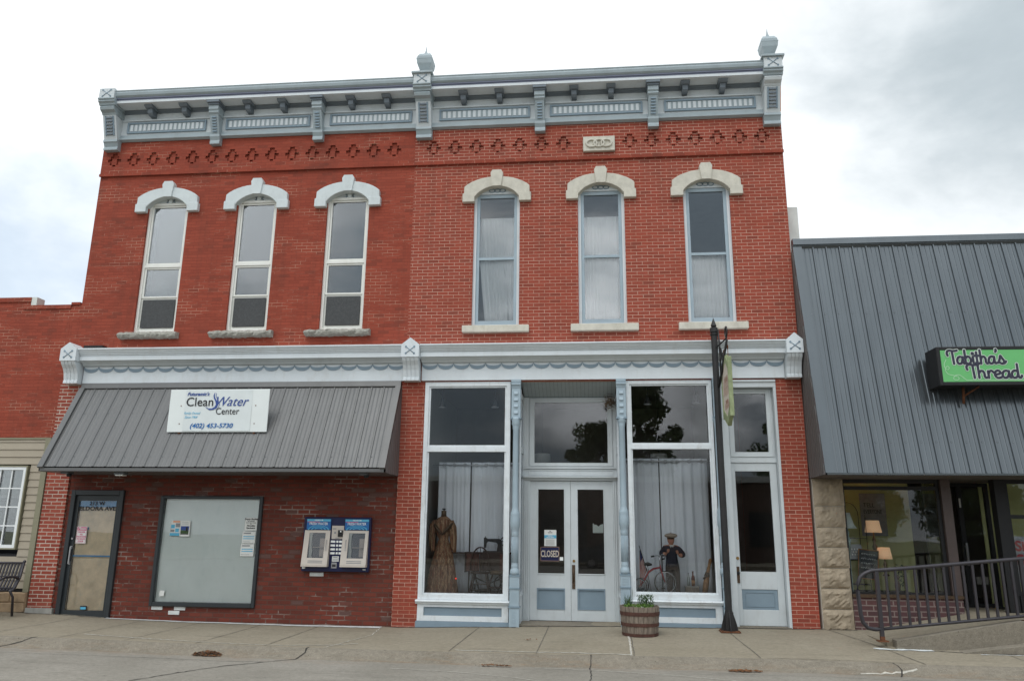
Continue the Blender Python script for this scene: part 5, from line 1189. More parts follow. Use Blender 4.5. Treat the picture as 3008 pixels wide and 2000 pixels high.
T = thing('stool', (-1.64, .38, .43), 'dark stool with a padded seat in front of the sewing table at right', 'stool')
b = MB(); b.lathe((-1.66, .36, .775), [(.10, 0), (.12, .02), (.12, .055), (.09, .075), (.02, .082)], 20); b.build('cushion', 'bronze_dark', T)
for a in (.6, 2.5, 3.8, 5.5): b = MB(); b.tube([(-1.66+.08*math.cos(a), .36+.08*math.sin(a), .775), (-1.66+.15*math.cos(a), .36+.13*math.sin(a), .60), (-1.66+.17*math.cos(a), .36+.15*math.sin(a), .432)], .012, 7); b.build('leg', 'wood_dark', T)
b = MB(); b.torus((-1.66, .36, .56), .135, .009, 'z', 22, 6); b.build('foot_ring', 'wood_dark', T)

# ------------------------------------------------------------------ things in the right display window
FZ = .50
def skin_mesh(name, pts, edges, radii, mats, parent, root=0, levels=2):
    me = bpy.data.meshes.new('tmp'); me.from_pydata(pts, edges, []); o = bpy.data.objects.new('tmp', me); col.objects.link(o)
    m = o.modifiers.new('s', 'SKIN'); m.use_smooth_shade = True
    for i, r_ in enumerate(radii):
        v = me.skin_vertices[0].data[i]; v.radius = r_ if isinstance(r_, tuple) else (r_, r_); v.use_root = (i == root)
    sb = o.modifiers.new('u', 'SUBSURF'); sb.levels = levels; sb.render_levels = levels
    dg = bpy.context.evaluated_depsgraph_get(); me2 = bpy.data.meshes.new_from_object(o.evaluated_get(dg)); bpy.data.objects.remove(o)
    org = ORIG.get(parent.name, Vector((0, 0, 0))); me2.transform(Matrix.Translation(-org)); me2.materials.clear()
    for q in mats: me2.materials.append(MATS[q])
    ob = bpy.data.objects.new(name, me2); col.objects.link(ob); ob.parent = parent; ORIG[ob.name] = org
    for p in me2.polygons: p.use_smooth = True
    return ob
BX, BY = 1.40, .56
BM = thing('boy_mannequin', (BX, BY, FZ), 'boy mannequin in flat cap, shirt, tie and dark sweater holding his hands before his chest', 'mannequin')
P3 = [(BX-.01, BY, .98), (BX-.01, BY, 1.08), (BX-.01, BY, 1.20), (BX-.01, BY, 1.275), (BX-.01, BY-.005, 1.315),       # pelvis, belly, chest, neck base, neck
      (BX-.015, BY-.01, 1.365), (BX-.015, BY-.012, 1.425),                                                             # jaw, skull
      (BX-.115, BY, 1.255), (BX-.195, BY-.02, 1.15), (BX-.115, BY-.14, 1.165),                                          # left shoulder, elbow, wrist
      (BX+.10, BY, 1.255), (BX+.195, BY-.02, 1.13), (BX+.105, BY-.14, 1.145),
      (BX-.06, BY, .94), (BX-.06, BY-.01, .72), (BX-.06, BY, .55), (BX-.065, BY-.06, .522),
      (BX+.055, BY, .94), (BX+.065, BY-.01, .72), (BX+.07, BY, .55), (BX+.08, BY-.06, .522)]
E3 = [(0, 1), (1, 2), (2, 3), (3, 4), (4, 5), (5, 6), (3, 7), (7, 8), (8, 9), (3, 10), (10, 11), (11, 12), (0, 13), (13, 14), (14, 15), (15, 16), (0, 17), (17, 18), (18, 19), (19, 20)]
Rr = [(.105, .075), (.105, .075), (.125, .085), (.065, .055), .034, (.062, .066), (.080, .084), .060, .056, .032, .060, .056, .032, .078, .062, .052, .040, .078, .062, .052, .040]
body = skin_mesh('body', P3, E3, Rr, ['skin', 'sweater_navy', 'trousers_brown', 'shoe_brown'], BM)
og = ORIG[body.name]
for p in body.data.polygons:
    c = p.center + og
    wrist = c.y < BY-.115 and 1.08 < c.z < 1.22
    if c.z > 1.295 or wrist: p.material_index = 0
    elif c.z > .95: p.material_index = 1
    elif c.z > .56: p.material_index = 2
    else: p.material_index = 3
for s, wx, wz in ((-1, BX-.115, 1.165), (1, BX+.105, 1.145)):           # hands with separate fingers
    d = -s; hp = [(wx, BY-.14, wz), (wx+d*.018, BY-.155, wz+.022), (wx+d*.03, BY-.16, wz+.04)]; he = [(0, 1), (1, 2)]; hr = [(.014, .012), (.019, .011), (.020, .010)]
    for q in range(4):
        fx = wx+d*(.014+.011*q); k = len(hp); ln = (.034, .040, .038, .030)[q]
        hp += [(fx, BY-.162, wz+.045), (fx+d*.005, BY-.168, wz+.045+ln*.55), (fx+d*.012, BY-.162, wz+.045+ln)]; he += [(2, k), (k, k+1), (k+1, k+2)]; hr += [.006, .0055, .0045]
    k = len(hp); hp += [(wx+d*.042, BY-.155, wz+.028), (wx+d*.054, BY-.158, wz+.042)]; he += [(1, k), (k, k+1)]; hr += [.007, .0055]
    skin_mesh('hand', hp, he, hr, ['skin'], BM, levels=1)
hx, hy, hz = BX-.015, BY-.012, 1.405
b = MB(); b.sphere((hx, hy+.012, hz+.028), .066, 0, 16, 10, (1.0, 1.08, .95)); b.build('hair', 'hair_brown', BM)
b = MB()
b.sphere((hx+.004, hy+.0, hz+.064), .105, 0, 20, 10, (1.08, 1.12, .40)); b.px([(hy-.07, hz+.052), (hy-.125, hz+.040), (hy-.13, hz+.046), (hy-.07, hz+.062)], hx-.055, hx+.055); b.sphere((hx+.004, hy, hz+.11), .010); b.build('flat_cap', 'cap_tan', BM)
b = MB()
for s in (-1, 1): b.sphere((hx+s*.020-.004, hy-.060, hz+.008), .0065, 0, 8, 6); b.box(hx+s*.020-.013, hx+s*.020+.008, hy-.066, hy-.060, hz+.021, hz+.025, 0)
b.sphere((hx-.004, hy-.066, hz-.010), .0085, 1, 8, 6, (.8, 1, 1.3)); b.box(hx-.018, hx+.010, hy-.062, hy-.052, hz-.032, hz-.028, 2)
for s in (-1, 1): b.sphere((hx+s*.056, hy+.004, hz), .013, 1, 8, 6, (.5, .8, 1.2))
b.build('face_features', ['ink_black', 'skin', 'ink_pink'], BM)
b = MB(); b.py([(BX-.05, 1.31), (BX-.01, 1.235), (BX+.03, 1.31)], BY-.080, BY-.058, 0)
b.py([(BX-.052, 1.325), (BX-.012, 1.26), (BX-.012, 1.30)], BY-.088, BY-.081, 0); b.py([(BX+.034, 1.325), (BX-.008, 1.26), (BX-.008, 1.30)], BY-.088, BY-.081, 0); b.build('shirt_collar', 'shirt_white', BM)
b = MB(); b.py([(BX-.022, 1.285), (BX+.002, 1.285), (BX+.006, 1.235), (BX-.010, 1.215), (BX-.026, 1.235)], BY-.098, BY-.089); b.build('necktie', 'sweater_navy', BM)
# tricycle
TR = thing('tricycle', (1.0, .34, FZ), 'old red tricycle with thin wheels standing before the boy mannequin', 'tricycle')
def wheel(cx, cy, cz, r_, name='wheel'):
    b = MB(); b.torus((cx, cy, cz), r_-.008, .008, 'y', 32, 6, 0); W_ = b.build(name, 'rubber', TR)
    b = MB(); b.torus((cx, cy, cz), r_-.020, .005, 'y', 32, 5, 0); b.lathe((cx, cy-.02, cz), [(.014, 0), (.014, .04)], 10, 0, True, 'y')
    for q in range(12): a = 2*PI*q/12; b.tube([(cx, cy, cz), (cx+(r_-.02)*math.cos(a), cy, cz+(r_-.02)*math.sin(a))], .0018, 4, 0)
    b.build('spokes', 'chrome', W_)
wheel(1.245, .30, .695, .19, 'front_wheel'); wheel(.80, .24, .632, .13, 'rear_wheel'); wheel(.85, .46, .632, .13, 'rear_wheel')
b = MB(); b.tube([(.83, .36, .64), (.90, .35, .74), (.97, .33, .86), (1.05, .32, .915), (1.14, .30, .935), (1.165, .30, .945)], [.018, .018, .018, .017, .016, .016], 10)
b.tube([(1.165, .30, .98), (1.175, .27, .90), (1.235, .27, .70)], .011, 8); b.tube([(1.165, .30, .98), (1.175, .33, .90), (1.235, .33, .70)], .011, 8); b.tube([(.80, .22, .632), (.85, .48, .632)], .010, 8)
b.build('frame', 'tricycle_red', TR)
b = MB(); b.tube([(1.165, .30, .98), (1.155, .30, 1.13)], .009, 8, 0); b.tube([(1.05, .20, 1.125), (1.10, .22, 1.135), (1.155, .30, 1.13), (1.22, .36, 1.155), (1.26, .34, 1.13), (1.24, .28, 1.09)], .008, 8, 0); b.tube([(1.01, .18, 1.12), (1.06, .205, 1.127)], .014, 8, 1); b.tube([(1.235, .27, 1.085), (1.20, .22, 1.08)], .014, 8, 1); b.build('handlebar', ['chrome', 'rubber'], TR)
b = MB(); b.tube([(.90, .34, .985), (.96, .34, .99), (1.03, .34, .985)], [.028, .034, .016], 10, 0); b.tube([(.95, .34, .96), (.97, .335, .87)], .008, 6, 1); b.torus((.935, .32, .945), .018, .004, 'y', 10, 5, 1); b.build('saddle', ['rubber', 'chrome'], TR)
b = MB(); b.box(1.17, 1.23, .20, .25, .60, .615, 0); b.box(1.27, 1.33, .35, .40, .76, .775, 0); b.tube([(1.245, .25, .695), (1.20, .24, .61)], .006, 5, 1); b.tube([(1.245, .35, .695), (1.30, .36, .765)], .006, 5, 1); b.build('pedal', ['rubber', 'chrome'], TR)
# flag on a stick
FG = thing('flag', (.87, .46, FZ), 'small striped American flag on a stick leaning behind the tricycle wheel', 'flag')
b = MB(); b.tube([(.96, .50, .86), (.835, .50, 1.27)], .006, 6); b.tube([(.835, .50, 1.27), (.828, .50, 1.30)], [.009, .002], 6); b.tube([(.96, .50, .86), (1.02, .50, .51)], .006, 6); b.build('stick', 'black_matte', FG)
b = MB(); n = 14; m_ = 18; vs = []; fs = []; mi = []
for j in range(m_+1):
    t = j/m_
    for i in range(n+1):
        u = i/n; x = .842+.112*t - u*(.012+.125*t); z = 1.24-.36*t - u*(.05+.22*t); vs.append((x, .50+.018*math.sin(u*9+t*3), z))
for j in range(m_):
    for i in range(n): fs.append((j*(n+1)+i, j*(n+1)+i+1, (j+1)*(n+1)+i+1, (j+1)*(n+1)+i)); mi.append(0 if (j < 7 and i < 9) else (1 if (i//1) % 2 == 0 else 2))
for f, k in zip(fs, mi): pass
b.v = vs; b.f = [list(f) for f in fs]; b.m = mi; b.s = [True]*len(fs); o = b.build('cloth', ['flag_blue', 'flag_red', 'flag_white'], FG); solid(o, .002)
# bottles on a box
BXc = thing('wooden_box', (1.70, .50, FZ), 'low pale wooden box carrying two bottles behind the right display glass', 'box')
b = MB(); b.box(1.60, 1.82, .44, .60, FZ, .615); b.build('box_body', 'barrel_wood', BXc); b = MB(); b.box(1.59, 1.83, .435, .605, .616, .632); b.build('box_top', 'stone_sill_rough', BXc)
def bottle(x, h, r_, m, lab):
    t = thing('bottle', (x, .52, .633), lab, 'bottle'); b = MB(); b.lathe((x, .52, .633), [(r_, 0), (r_, h*.50), (r_*.8, h*.62), (r_*.42, h*.75), (r_*.38, h*.93)], 16); b.build('glass_body', m, t)
    b = MB(); b.lathe((x, .52, .633+h*.931), [(r_*.5, 0), (r_*.5, h*.07)], 12); b.build('bottle_lip', m, t); return t
bottle(1.66, .215, .026, 'bottle_pale', 'clear slim glass bottle on the low box beside the brown bottle'); bt = bottle(1.735, .245, .031, 'bottle_brown', 'brown glass bottle with an orange label on the low box')
b = MB(); b.lathe((1.735, .52, .66), [(.032, 0), (.032, .07)], 16); b.build('paper_label', 'wood_gold', bt)
BT = thing('wooden_bat', (2.0, .4, FZ), 'worn wooden bat with a brown leather binding leaning in the right corner of the window', 'bat')
b = MB(); b.tube([(1.90, .36, .52), (1.935, .38, .70), (1.975, .42, .86), (2.01, .46, .98), (2.035, .48, 1.06), (2.04, .49, 1.09)], [.045, .050, .032, .024, .032, .015], 12); b.build('shaft', 'wood_gold', BT)
b = MB(); b.tube([(1.955, .40, .80), (1.97, .41, .86)], [.052, .036], 10); b.tube([(1.89, .37, .76), (1.93, .36, .80), (1.96, .36, .82)], .018, 8); b.build('leather_binding', 'bronze_dark', BT)

# ------------------------------------------------------------------ sign post with hanging board
px_, py_ = 2.155, -.42; pz_ = gz(px_, py_)+.002
SP = thing('sign_post', (px_, py_, pz_), 'tall black iron post with spear finial and scroll bracket beside the narrow side door', 'post')
b = MB(); b.lathe((px_, py_, pz_), [(.055, 0), (.055, 4.93)], 8, 0, False); b.build('pole', 'black_iron', SP)
b = MB(); b.box(px_-.15, px_+.15, py_-.13, py_+.13, pz_, pz_+.018, 1)
for a in range(4):
    c, s = round(math.cos(a*PI/2)), round(math.sin(a*PI/2)); q = [(.05, .02), (.135, .02), (.12, .10), (.075, .25), (.05, .34)]
    if c: b.py([(px_+c*u, pz_+v) for u, v in q], py_-.006, py_+.006, 0)
    else: b.px([(py_+s*u, pz_+v) for u, v in q], px_-.006, px_+.006, 0)
b.py([(px_-.07, pz_+.019), (px_+.07, pz_+.019), (px_+.06, pz_+.30), (px_-.06, pz_+.30)], py_-.065, py_-.058, 0)
for sx in (-1, 1):
    for sy in (-1, 1): b.lathe((px_+sx*.125, py_+sy*.105, pz_+.019), [(.016, 0), (.016, .015)], 6, 1, False)
b.build('base_plate', ['black_iron', 'rust'], SP)
zt = pz_+4.93
b = MB(); b.lathe((px_, py_, zt), [(.062, -.05), (.066, -.045), (.066, .02), (.058, .025), (.03, .03), (.045, .045), (.05, .06), (.03, .12), (.002, .20)], 10, 0, False); b.build('finial', 'black_iron', SP)
b = MB(); ax = px_+.085
for zz in (-.05, -.10): b.torus((px_, py_, zt+zz), .064, .010, 'z', 16, 5)
b.tube([(px_+.06, py_-.04, zt-.02), (px_+.075, py_-.05, zt-.30), (px_+.07, py_-.05, zt-.9)], .016, 6)
b.tube([(px_+.03, py_-.06, zt-.33), (ax, py_-.70, zt-.33)], .013, 6)
b.tube([(px_+.03, py_-.06, zt-1.02), (px_+.06, py_-.35, zt-.70), (ax, py_-.70, zt-.36)], .020, 6)
b.torus((ax, py_-.66, zt-.22), .085, .014, 'x', 20, 6); b.torus((px_+.06, py_-.20, zt-.48), .09, .012, 'x', 20, 6); b.torus((px_+.065, py_-.33, zt-.56), .06, .012, 'x', 18, 6)
b.build('scroll_bracket', 'black_iron', SP)
sx_ = px_+.10; y0_, y1_ = -.58, -1.10; zt_, zb_ = 4.14, 3.36
HS = thing('hanging_sign', (sx_, -.88, 3.3), 'weathered green framed wooden shop sign hanging from the black iron post', 'sign'); HS.rotation_euler = (0, 0, R(1.0))
b = MB(); pr = [(y0_, zb_+.02), (-.88, zb_-.14), (y1_, zb_+.02), (y1_, zt_-.0), (-.88, zt_+.17), (y0_, zt_)]
b.px(pr, sx_-.022, sx_+.022); b.build('board', 'weathered_sign', HS)
b = MB(); x0, x1 = sx_-.034, sx_+.034
b.box(x0, x1, y1_-.045, y1_-.001, zb_-.03, zt_+.16); b.box(x0, x1, y0_+.001, y0_+.045, zb_-.01, zt_+.0)
for (ya, za), (yb, zb2) in (((y0_, zt_), (-.88, zt_+.17)), ((-.88, zt_+.17), (y1_, zt_)), ((y0_, zb_+.02), (-.88, zb_-.14)), ((-.88, zb_-.14), (y1_, zb_+.02))):
    up_ = .075 if za > 4 else -.02; dn = -.05 if za > 4 else .13
    b.px([(ya, za+dn), (yb, zb2+dn), (yb, zb2+up_), (ya, za+up_)], sx_-.032, sx_+.032)
b.build('frame', 'sign_frame_green', HS, bevel=.006)
b = MB()
for (zc, hh, yw) in ((3.97, .05, .15), (3.83, .14, .22), (3.60, .035, .12), (3.53, .05, .18)):
    n = 7
    for i in range(n):
        yc = -.88+yw*(2*(i+.5)/n-1); h2 = hh*random.uniform(.8, 1.05)
        b.px([(yc-.012, zc-h2), (yc+.010, zc-h2), (yc+.012, zc+h2), (yc-.008, zc+h2)], sx_-.0245, sx_-.0225)
        if i % 2: b.px([(yc-.02, zc-.006), (yc+.03, zc-.006), (yc+.03, zc+.006), (yc-.02, zc+.006)], sx_-.0245, sx_-.0225)
b.build('faded_lettering', 'lettering_brown', HS)
for y in (-.70, -1.05):
    b = MB(); b.torus((sx_, y, zt_+.33), .030, .007, 'x', 14, 5); b.tube([(sx_, y, zt_+.30), (sx_, y, zt_+.06)], .006, 5); b.tube([(sx_, y, zt_+.36), (sx_, y, zt-.35 if y < -1 else zt-.62)], .006, 5); b.build('hanger_ring', 'rust', HS)

# ------------------------------------------------------------------ barrel planter
bx, by = .735, -.80; bz = gz(bx, by)-.004
BP = thing('barrel_planter', (bx, by, bz), 'half whiskey barrel planter with rusty hoops beside the double doors', 'planter')
def rb(z): return .253+.055*math.sin(PI*(.15+z*1.0)/1.35*.9)
b = MB(); ns = 26; hb = .43
for k in range(ns):
    a0, a1 = 2*PI*k/ns+.010, 2*PI*(k+1)/ns-.010; vs = []; nz_ = 6; jit = random.uniform(-.004, .004); top = random.uniform(-.006, .006)
    for j in range(nz_+1):
        z = hb*j/nz_ + (top if j == nz_ else 0); r_ = rb(z)+jit
        for a, rr in ((a0, r_), (a1, r_), (a1, r_-.022), (a0, r_-.022)): vs.append((bx+rr*math.cos(a), by+rr*math.sin(a), bz+z))
    fs = [(0, 1, 2, 3), (4*nz_+3, 4*nz_+2, 4*nz_+1, 4*nz_)]
    for j in range(nz_):
        for q in range(4): fs.append((4*j+q, 4*j+(q+1) % 4, 4*j+4+(q+1) % 4, 4*j+4+q))
    b.add(vs, fs, 0)
b.build('staves', 'barrel_wood', BP)
for z0, z1 in ((.0, .045), (.145, .195), (.30, .355)):
    b = MB(); n = 40; vs = []
    for i in range(n):
        a = 2*PI*i/n
        for z, d in ((z0, .007), (z1, .007), (z1, -.002), (z0, -.002)): vs.append((bx+(rb(z)+d)*math.cos(a), by+(rb(z)+d)*math.sin(a), bz+z))
    b.add(vs, [(4*i+q, 4*i+(q+1) % 4, 4*((i+1) % n)+(q+1) % 4, 4*((i+1) % n)+q) for i in range(n) for q in range(4)]); b.build('hoop', 'barrel_hoop', BP)
b = MB(); b.lathe((bx, by, bz+.36), [(.262, 0), (.262, .02)], 26); b.build('soil', 'soil', BP)
def leafy(b, c, n, r_, h, size, m, spread=1.0, up=.5):
    for i in range(n):
        a = random.uniform(0, 2*PI); q = r_*math.sqrt(random.random())*spread; z = random.random()**.8*h
        p = Vector((c[0]+q*math.cos(a), c[1]+q*math.sin(a), c[2]+z)); d = Vector((random.uniform(-1, 1), random.uniform(-1, 1), random.uniform(-.2, 1)+up)).normalized(); s = Vector((random.uniform(-1, 1), random.uniform(-1, 1), random.uniform(-1, 1))).cross(d).normalized(); l = size*random.uniform(.6, 1.4)
        b.add([p, p+d*l*.5+s*l*.22, p+d*l, p+d*l*.5-s*l*.22], [(0, 1, 2, 3)], m)
random.seed(5)
def plant(name, c, lab, grp, spec):
    t = thing(name, c, lab, 'plant', grp); b = MB(); n, r_, h, sz, m = spec; leafy(b, c, n, r_, h, sz, 0); b.build('foliage', m, t)
    b = MB()
    for i in range(9):
        a = random.uniform(0, 2*PI); q = r_*.8*random.random(); b.tube([(c[0]+q*.4*math.cos(a), c[1]+q*.4*math.sin(a), c[2]), (c[0]+q*math.cos(a), c[1]+q*math.sin(a), c[2]+h*random.uniform(.7, 1.0))], .003, 4)
    b.build('stem', m, t); return t
pz0 = bz+.38
G_ = 'plants growing in the barrel'
plant('trailing_plant', (bx-.02, by-.06, pz0), 'low bright green foliage spreading across the barrel planter', G_, (420, .22, .07, .030, 'leaf_bright'))
plant('bushy_plant', (bx+.10, by+.02, pz0), 'dark bushy plant filling the right half of the barrel planter', G_, (620, .13, .20, .028, 'leaf_dark'))
T_ = thing('spiky_grass', (bx-.17, by, pz0), 'tall thin grass blades at the left of the barrel planter', 'plant', G_); b = MB()
for i in range(46):
    a = random.uniform(0, 2*PI); x, y = bx-.17+.05*math.cos(a)*random.random(), by+.04*math.sin(a); h = random.uniform(.10, .24) if i else .34; dx = random.uniform(-.10, .08); w_ = .004
    b.add([(x-w_, y, pz0), (x+w_, y, pz0), (x+dx*.35+w_, y-.01, pz0+h*.6), (x+dx*.35-w_, y-.01, pz0+h*.6), (x+dx*.7, y-.02, pz0+h)], [(0, 1, 2, 3), (3, 2, 4)])
b.build('blades', 'leaf_dark', T_)
T_ = thing('white_flower', (bx+.02, by-.20, pz0), 'single white bloom at the front rim of the barrel planter', 'flower'); b = MB()
for k in range(6):
    a = 2*PI*k/6; c = Vector((bx+.03, by-.235, pz0+.035)); b.add([c, c+Vector((.020*math.cos(a-.4), -.008, .020*math.sin(a-.4))), c+Vector((.030*math.cos(a), -.004, .030*math.sin(a))), c+Vector((.020*math.cos(a+.4), -.008, .020*math.sin(a+.4)))], [(0, 1, 2, 3)])
b.build('petals', 'ink_white', T_); b = MB(); b.sphere((bx+.03, by-.243, pz0+.035), .008); b.build('flower_centre', 'ink_orange', T_); b = MB(); b.tube([(bx+.03, by-.232, pz0+.03), (bx+.02, by-.15, pz0-.005)], .003, 5); b.build('stem', 'leaf_bright', T_)

# ================================================================== LEFT NEIGHBOUR
NB = thing('brick_building', (-12, 0, 0), 'low red brick building with tan vinyl siding and white grid window at the left edge', 'building')
b = MB(); facade(-18, -10.052, 3.13, 5.70, [], .0, .22, b); b.box(-18, -10.925, .0, .22, 5.701, 5.86)
b.build('wall', 'brick_red_painted', NB)
b = MB(); b.box(-11.6, -10.915, -.025, .24, 5.80, 5.89); b.box(-18, -11.601, -.025, .24, 5.80, 5.89); b.box(-11.06, -10.07, -.025, .24, 5.645, 5.725); b.box(-10.06, -9.88, -.03, .2, 5.721, 5.77); b.build('coping', 'brick_red_painted', NB)
b = MB(); b.box(-10.912, -10.80, -.02, .20, 5.727, 5.89); b.build('coping_end', 'render_white', NB)
WX0, WX1, WZ0, WZ1 = -11.75, -10.395, 1.075, 2.625
b = MB(); z = .42; cw = .138
b.px([(.03, .40), (.20, .40), (.20, 3.12), (.03, 3.12)], WX1+.05, -10.11, 0) if False else None
k = 0
while z < 3.08:
    z1 = min(z+cw, 3.10); segs = [(-18, -10.17)]
    if z1 > WZ0+.01 and z < WZ1-.01: segs = [(-18, WX0-.0), (WX1+.0, -10.17)]
    for xa, xb in segs: b.px([(.012, z), (-.012, z+.002), (.004, z1-.002), (.03, z1-.002), (.03, z)], xa, xb)
    z += cw
S_ = b.build('siding', 'siding_tan', NB)
b = MB(); b.box(-10.168, -10.062, -.022, .05, .36, 3.125); b.box(-18, -10.169, -.022, .05, 3.095, 3.125); b.build('corner_trim', 'siding_trim', S_)
b = MB(); b.box(-18, -10.17, .031, .2, .36, WZ0-.06); b.box(-18, -10.17, .031, .2, WZ1+.06, 3.09); b.box(WX1+.06, -10.17, .031, .2, WZ0-.059, WZ1+.059); b.box(-18, WX0-.06, .031, .2, WZ0-.059, WZ1+.059); b.build('backing_wall', 'interior_dark', NB)
b = MB(); random.seed(3)
x = -18
for row in range(2):
    x = -13.5
    while x < -10.09:
        w_ = random.uniform(.25, .55); x2 = min(x+w_, -10.08); b.box(x+.008, x2-.008, -.05+random.uniform(-.015, .015), .10, .02+row*.17, .175+row*.17); x = x2
b.box(-18, -10.08, -.02, .15, -.15, .358); b.build('stone_base', 'stone_veneer', NB, bevel=.01)
b = MB(); frame(b, WX0+.02, WX1-.02, WZ0+.02, WZ1-.02, .025, -.055, .03); W = b.build('window', 'siding_trim', NB)
b = MB(); frame(b, WX0+.046, WX1-.046, WZ0+.046, WZ1-.046, .055, -.045, .02); g0, g1 = WX0+.101, WX1-.101; h0, h1 = WZ0+.101, WZ1-.101
for i in range(1, 5): x = g1-(g1-g0)*i/5; b.box(x-.011, x+.011, -.030, -.008, h0, h1)
for j in range(1, 4): zz = h0+(h1-h0)*j/4; b.box(g0, g1, -.0285, -.0095, zz-.011, zz+.011)
b.build('sash', 'vinyl_white', W); pane(g0, g1, h0, h1, -.006, W, 'glass_double')
b = MB(); b.box(WX0-.1, WX1+.1, .9, .92, .8, 2.9, 0); b.box(WX0-.1, WX1+.1, .20, .205, 2.02, WZ1, 1); b.box(WX0-.12, WX0-.1, .2, .9, .8, 2.9, 0); b.box(WX1+.1, WX1+.12, .2, .9, .8, 2.9, 0); b.box(WX0-.1, WX1+.1, .2, .9, .78, .80, 0); b.build('interior', ['interior_dark', 'interior_pale'], NB)
# bench
bnx0, bnx1, bny = -11.4, -9.92, -.62; bnz = gz(-10, -.6)
BN = thing('park_bench', (-10.6, bny, bnz), 'grey metal slatted bench with curved arms at the left edge of the sidewalk', 'bench')
sc_ = bnz+.42
b = MB(); k = 0; x = bnx1-.03
while x > bnx0:
    b.tube([(x, bny-.02, sc_+.01), (x, bny+.06, sc_+.04), (x, bny+.14, sc_+.22), (x, bny+.20, sc_+.44), (x, bny+.205, sc_+.47)], .019, 5); x -= .062
b.tube([(bnx0, bny+.20, sc_+.46), (bnx1, bny+.20, sc_+.46)], .020, 8); b.tube([(bnx0, bny+.02, sc_+.05), (bnx1, bny+.02, sc_+.05)], .016, 8); b.tube([(bnx0, bny+.13, sc_+.24), (bnx1, bny+.13, sc_+.24)], .010, 8); b.build('backrest', 'rail_metal', BN)
b = MB(); x = bnx1-.03
while x > bnx0: b.tube([(x, bny-.02, sc_+.01), (x, bny-.30, sc_+.02), (x, bny-.42, sc_-.01)], .013, 5); x -= .062
b.tube([(bnx0, bny-.42, sc_-.01), (bnx1, bny-.42, sc_-.01)], .018, 8); b.build('seat', 'rail_metal', BN)
for xe in (bnx1, bnx0):
    b = MB(); b.tube([(xe, bny-.05, sc_+.02), (xe, bny+.05, sc_-.1), (xe, bny+.10, bnz+.01)], .02, 8); b.build('leg', 'rail_metal', BN)
    b = MB(); b.tube([(xe, bny-.42, bnz+.01), (xe, bny-.40, sc_-.05), (xe, bny-.40, sc_+.10), (xe, bny-.34, sc_+.20), (xe, bny-.20, sc_+.24), (xe, bny, sc_+.24), (xe, bny+.12, sc_+.20)], .020, 8); b.build('armrest', 'rail_metal', BN)
    b = MB(); b.tube([(xe, bny-.02, sc_+.0), (xe, bny+.06, sc_+.05), (xe, bny+.15, sc_+.22), (xe, bny+.205, sc_+.48)], .022, 8); b.sphere((xe, bny+.207, sc_+.485), .028); b.build('back_post', 'rail_metal', BN)

# ================================================================== RIGHT SHOP
SH = thing('shop_building', (7, 0, 0), 'single storey shop with a tall blue grey ribbed metal mansard roof and stone pier', 'building')
mt, mb_ = (-.05, 6.56), (-.90, 2.455)
b, nr = ribbed(3.70, 13.0, mt, mb_, .229, 3.80, .022); RF = b.build('mansard_roof', ['cladding_blue_grey', 'fixture_grey'], SH)
b = MB(); b.px([(.02, 6.50), (.02, 6.68), (-.10, 6.68), (-.125, 6.56), (-.10, 6.56), (-.10, 6.545), (-.06, 6.50)], 3.68, 13.0); b.build('ridge_flashing', 'cladding_blue_grey', RF)
b = MB(); q = Vector((mb_[0]-mt[0], mb_[1]-mt[1])).normalized(); b.px([(mt[0]-.035, mt[1]), (mb_[0]-.035, mb_[1]), (mb_[0]+.02, mb_[1]), (mt[0]+.02, mt[1])], 3.675, 3.83); b.px([(mb_[0]-.03, mb_[1]-.03), (mb_[0]+.05, mb_[1]-.03), (mb_[0]+.05, mb_[1]+.0), (mb_[0]-.03, mb_[1]+.0)], 3.70, 13.0); b.build('edge_trim', 'cladding_blue_grey', RF)
b = MB(); n = 9
for i in range(n*3):
    y0_, y1_ = -.90+.9*i/(n*3), -.90+.9*(i+1)/(n*3); o_ = .012 if i % 3 == 0 else 0
    def ztop(y): t = (y+.05)/(-.85); return 6.5-4.05*min(1, max(0, t))
    b.add([(3.672-o_, y0_, 2.43), (3.672-o_, y1_, 2.43), (3.672-o_, y1_, max(2.45, ztop(y1_))), (3.672-o_, y0_, max(2.45, ztop(y0_))), (3.682, y0_, 2.43), (3.682, y1_, 2.43), (3.682, y1_, max(2.45, ztop(y1_))), (3.682, y0_, max(2.45, ztop(y0_)))], [(0, 1, 2, 3), (4, 7, 6, 5), (0, 4, 5, 1), (0, 3, 7, 4), (1, 5, 6, 2), (3, 2, 6, 7)])
b.build('side_panel', 'cladding_brown', RF)
b = MB(); b.box(3.70, 13.0, -.86, .99, 2.425, 2.44); b.build('soffit', 'interior_warm_dark', SH)
b = MB(); b.box(3.70, 13.0, .12, .3, 2.62, 6.5); b.box(3.70, 13, .3, 9, 6.2, 6.4); b.box(3.70, 3.9, .302, 9, 0, 6.19); b.box(12.8, 13, .302, 9, 0, 6.19); b.box(3.9, 12.8, 8.8, 9, 0, 6.19); b.build('wall', 'render_white', SH)
b = MB(); b.box(3.735, 3.925, .32, .75, 6.41, 7.47); b.build('parapet_block', 'render_white', SH)
